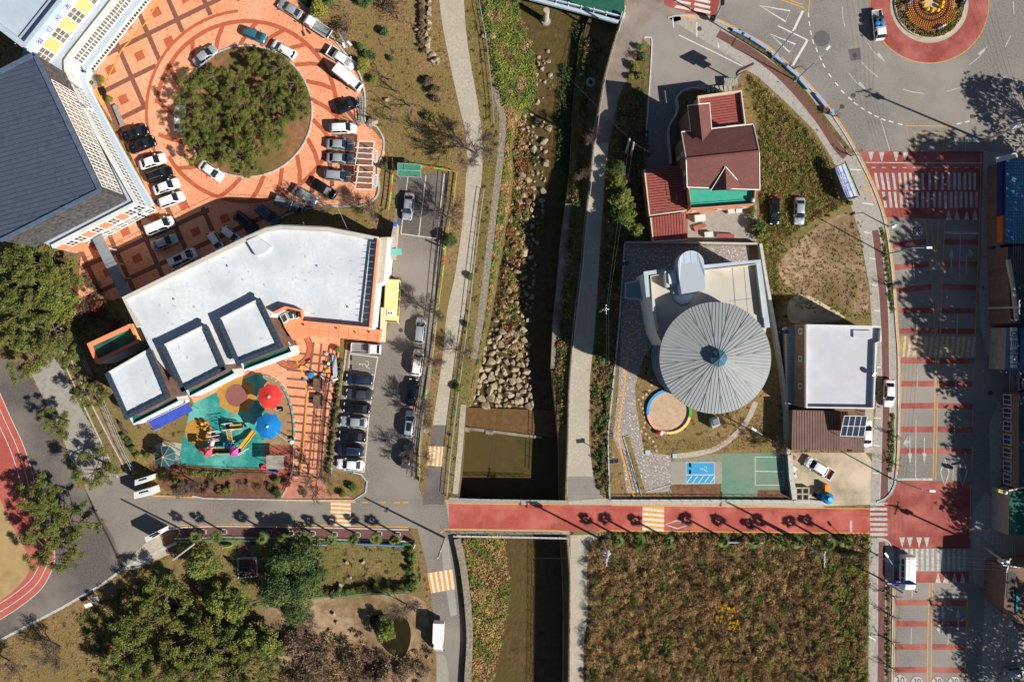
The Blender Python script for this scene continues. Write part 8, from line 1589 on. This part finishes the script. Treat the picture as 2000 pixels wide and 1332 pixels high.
for k in range(5):
    dx = Vector((-.9+k*.45,0,-.15*k)); 
    for a, b_ in (('g','i'),('i','h')): wire('overhead_wire', T[a]+dx, T[b_]+dx, 'one of the parallel wires along the shop fronts at the right edge', .5, .016, 'wires along the shop fronts')
    wire('overhead_wire', T['h']+dx, P(1940+k*10,1420,10.5), 'one of the wires continuing down the right edge', .5, .016, 'wires continuing down the right edge'); wire('overhead_wire', T['g']+dx, P(1870+k*14,-60,11), 'one of the wires crossing above the roundabout', .5, .016, 'wires crossing above the roundabout')
# ------------------------------------------------------------------ green bridge at the top
gbz = thing('green_bridge', 'green decked bridge with white and blue railing at the top edge over the river', 'bridge'); gp = [(1020,-60),(1222,-60),(1218,34),(1130,17),(1040,-7)]
MB().prism([G(*p) for p in gp], -.9, .03).build('deck', M('green_deck', (40,104,84), (30,84,68), s=1.4, r=.85), gbz); lw = [(1034,-4),(1130,21),(1208,43)]
MB().ribbon([G(*p) for p in lw], .5, -.5, h=.52).build('edge_beam', m_groof, gbz)
for i in range(7):
    t_ = i/7; a = Vector(G(1036,-6)).lerp(Vector(G(1208,36)), t_); b_ = Vector(G(1036,-6)).lerp(Vector(G(1208,36)), t_+.125); MB().bar((*a,.85),(*b_,.85),.25,.35).build('railing_panel', m_pb, gbz); MB().tube((*a,0),(*a,1.3),.12,n=8).build('railing_post', m_wwall, gbz)
MB().bar((*G(1034,-6),1.15),(*G(1208,37),1.15),.12,.1).build('top_rail', m_wwall, gbz); MB().tube((*G(1068,20),-4.6),(*G(1068,16),-.9),.5,n=14).build('pier', m_conc, gbz); MB().tube((*G(1068,20),-4.6),(*G(1068,20),-4.2),.9,.7,12).build('footing', m_conc2, gbz)
MB().bar((*G(1213,42),.6),(*G(1217,30),.6),.6,1.2).build('end_block', m_wwall, gbz); MB().bar((*G(1019,-10),1.6),(*G(1019,-30),1.6),.1,.1).build('far_rail', m_wwall, gbz)
for (u, v, r_, lb) in ((1157,151,.85,'grey round ring lying in the shaded river thicket'),(1108,398,.0,'')):
    if r_: tag(MB().lathe([(.3,.1),(.5,.3),(.8,.25),(.85,0),(.5,-.05)], (*G(u,v),-2.7), 20).build('concrete_ring', m_conc2), lb, 'ring')
for i, (u, v, lb) in enumerate(((192,1166,'white metal cover beside the small white box on the grass'),(178,1174,'small information board in the shade south of the ring road'))):
    o = thing('information_board', lb, 'board', (*G(u,v),0), R(20)); MB().box(-.6,.6,-.35,.35,1.1,1.16,0,Matrix.Rotation(R(14*i),4,'X')).build('panel', m_wwall if i else m_groof, o); MB().tube((0,0,0),(0,0,1.1),.05).build('post', m_steel, o)
# roof stains, drains and vents
for (u, v, hh, k, lb) in ((560,520,8.1,0,'x'),): pass
for u, v in ((340,585),(445,520),(620,520),(680,600)): MB().lathe([(0,.18),(.16,.18),(.18,0)], (*W2(u,v,8.2),8.1), 10).build('roof_drain', m_steel, kg)
for u, v, w_ in ((330,640,.02),(560,490,.02),(640,480,.02)): pass
for i in range(7): a = (262+i*66,576-i*32+(0 if i < 5 else 18)); MB().bar((*W2(a[0],a[1],8.1),8.112),(*W2(a[0]+26,min(a[1]+58,620),8.1),8.112),.035,.012).build('membrane_seam', M('seam_grey', (200,204,206)), kg)
sdish = thing('satellite_dish', 'small satellite dish at the right parapet of the shop roof', 'satellite dish'); p = P(1708,730,8.2); MB().lathe([(0,0),(.3,.06),(.42,.16)], n=16).build('dish', m_wframe, sdish).rotation_euler = (.6,.5,0); MB().tube((0,0,-.7),(0,0,0),.03).build('mount', m_steel, sdish); sdish.location = (p.x,p.y,8.0)
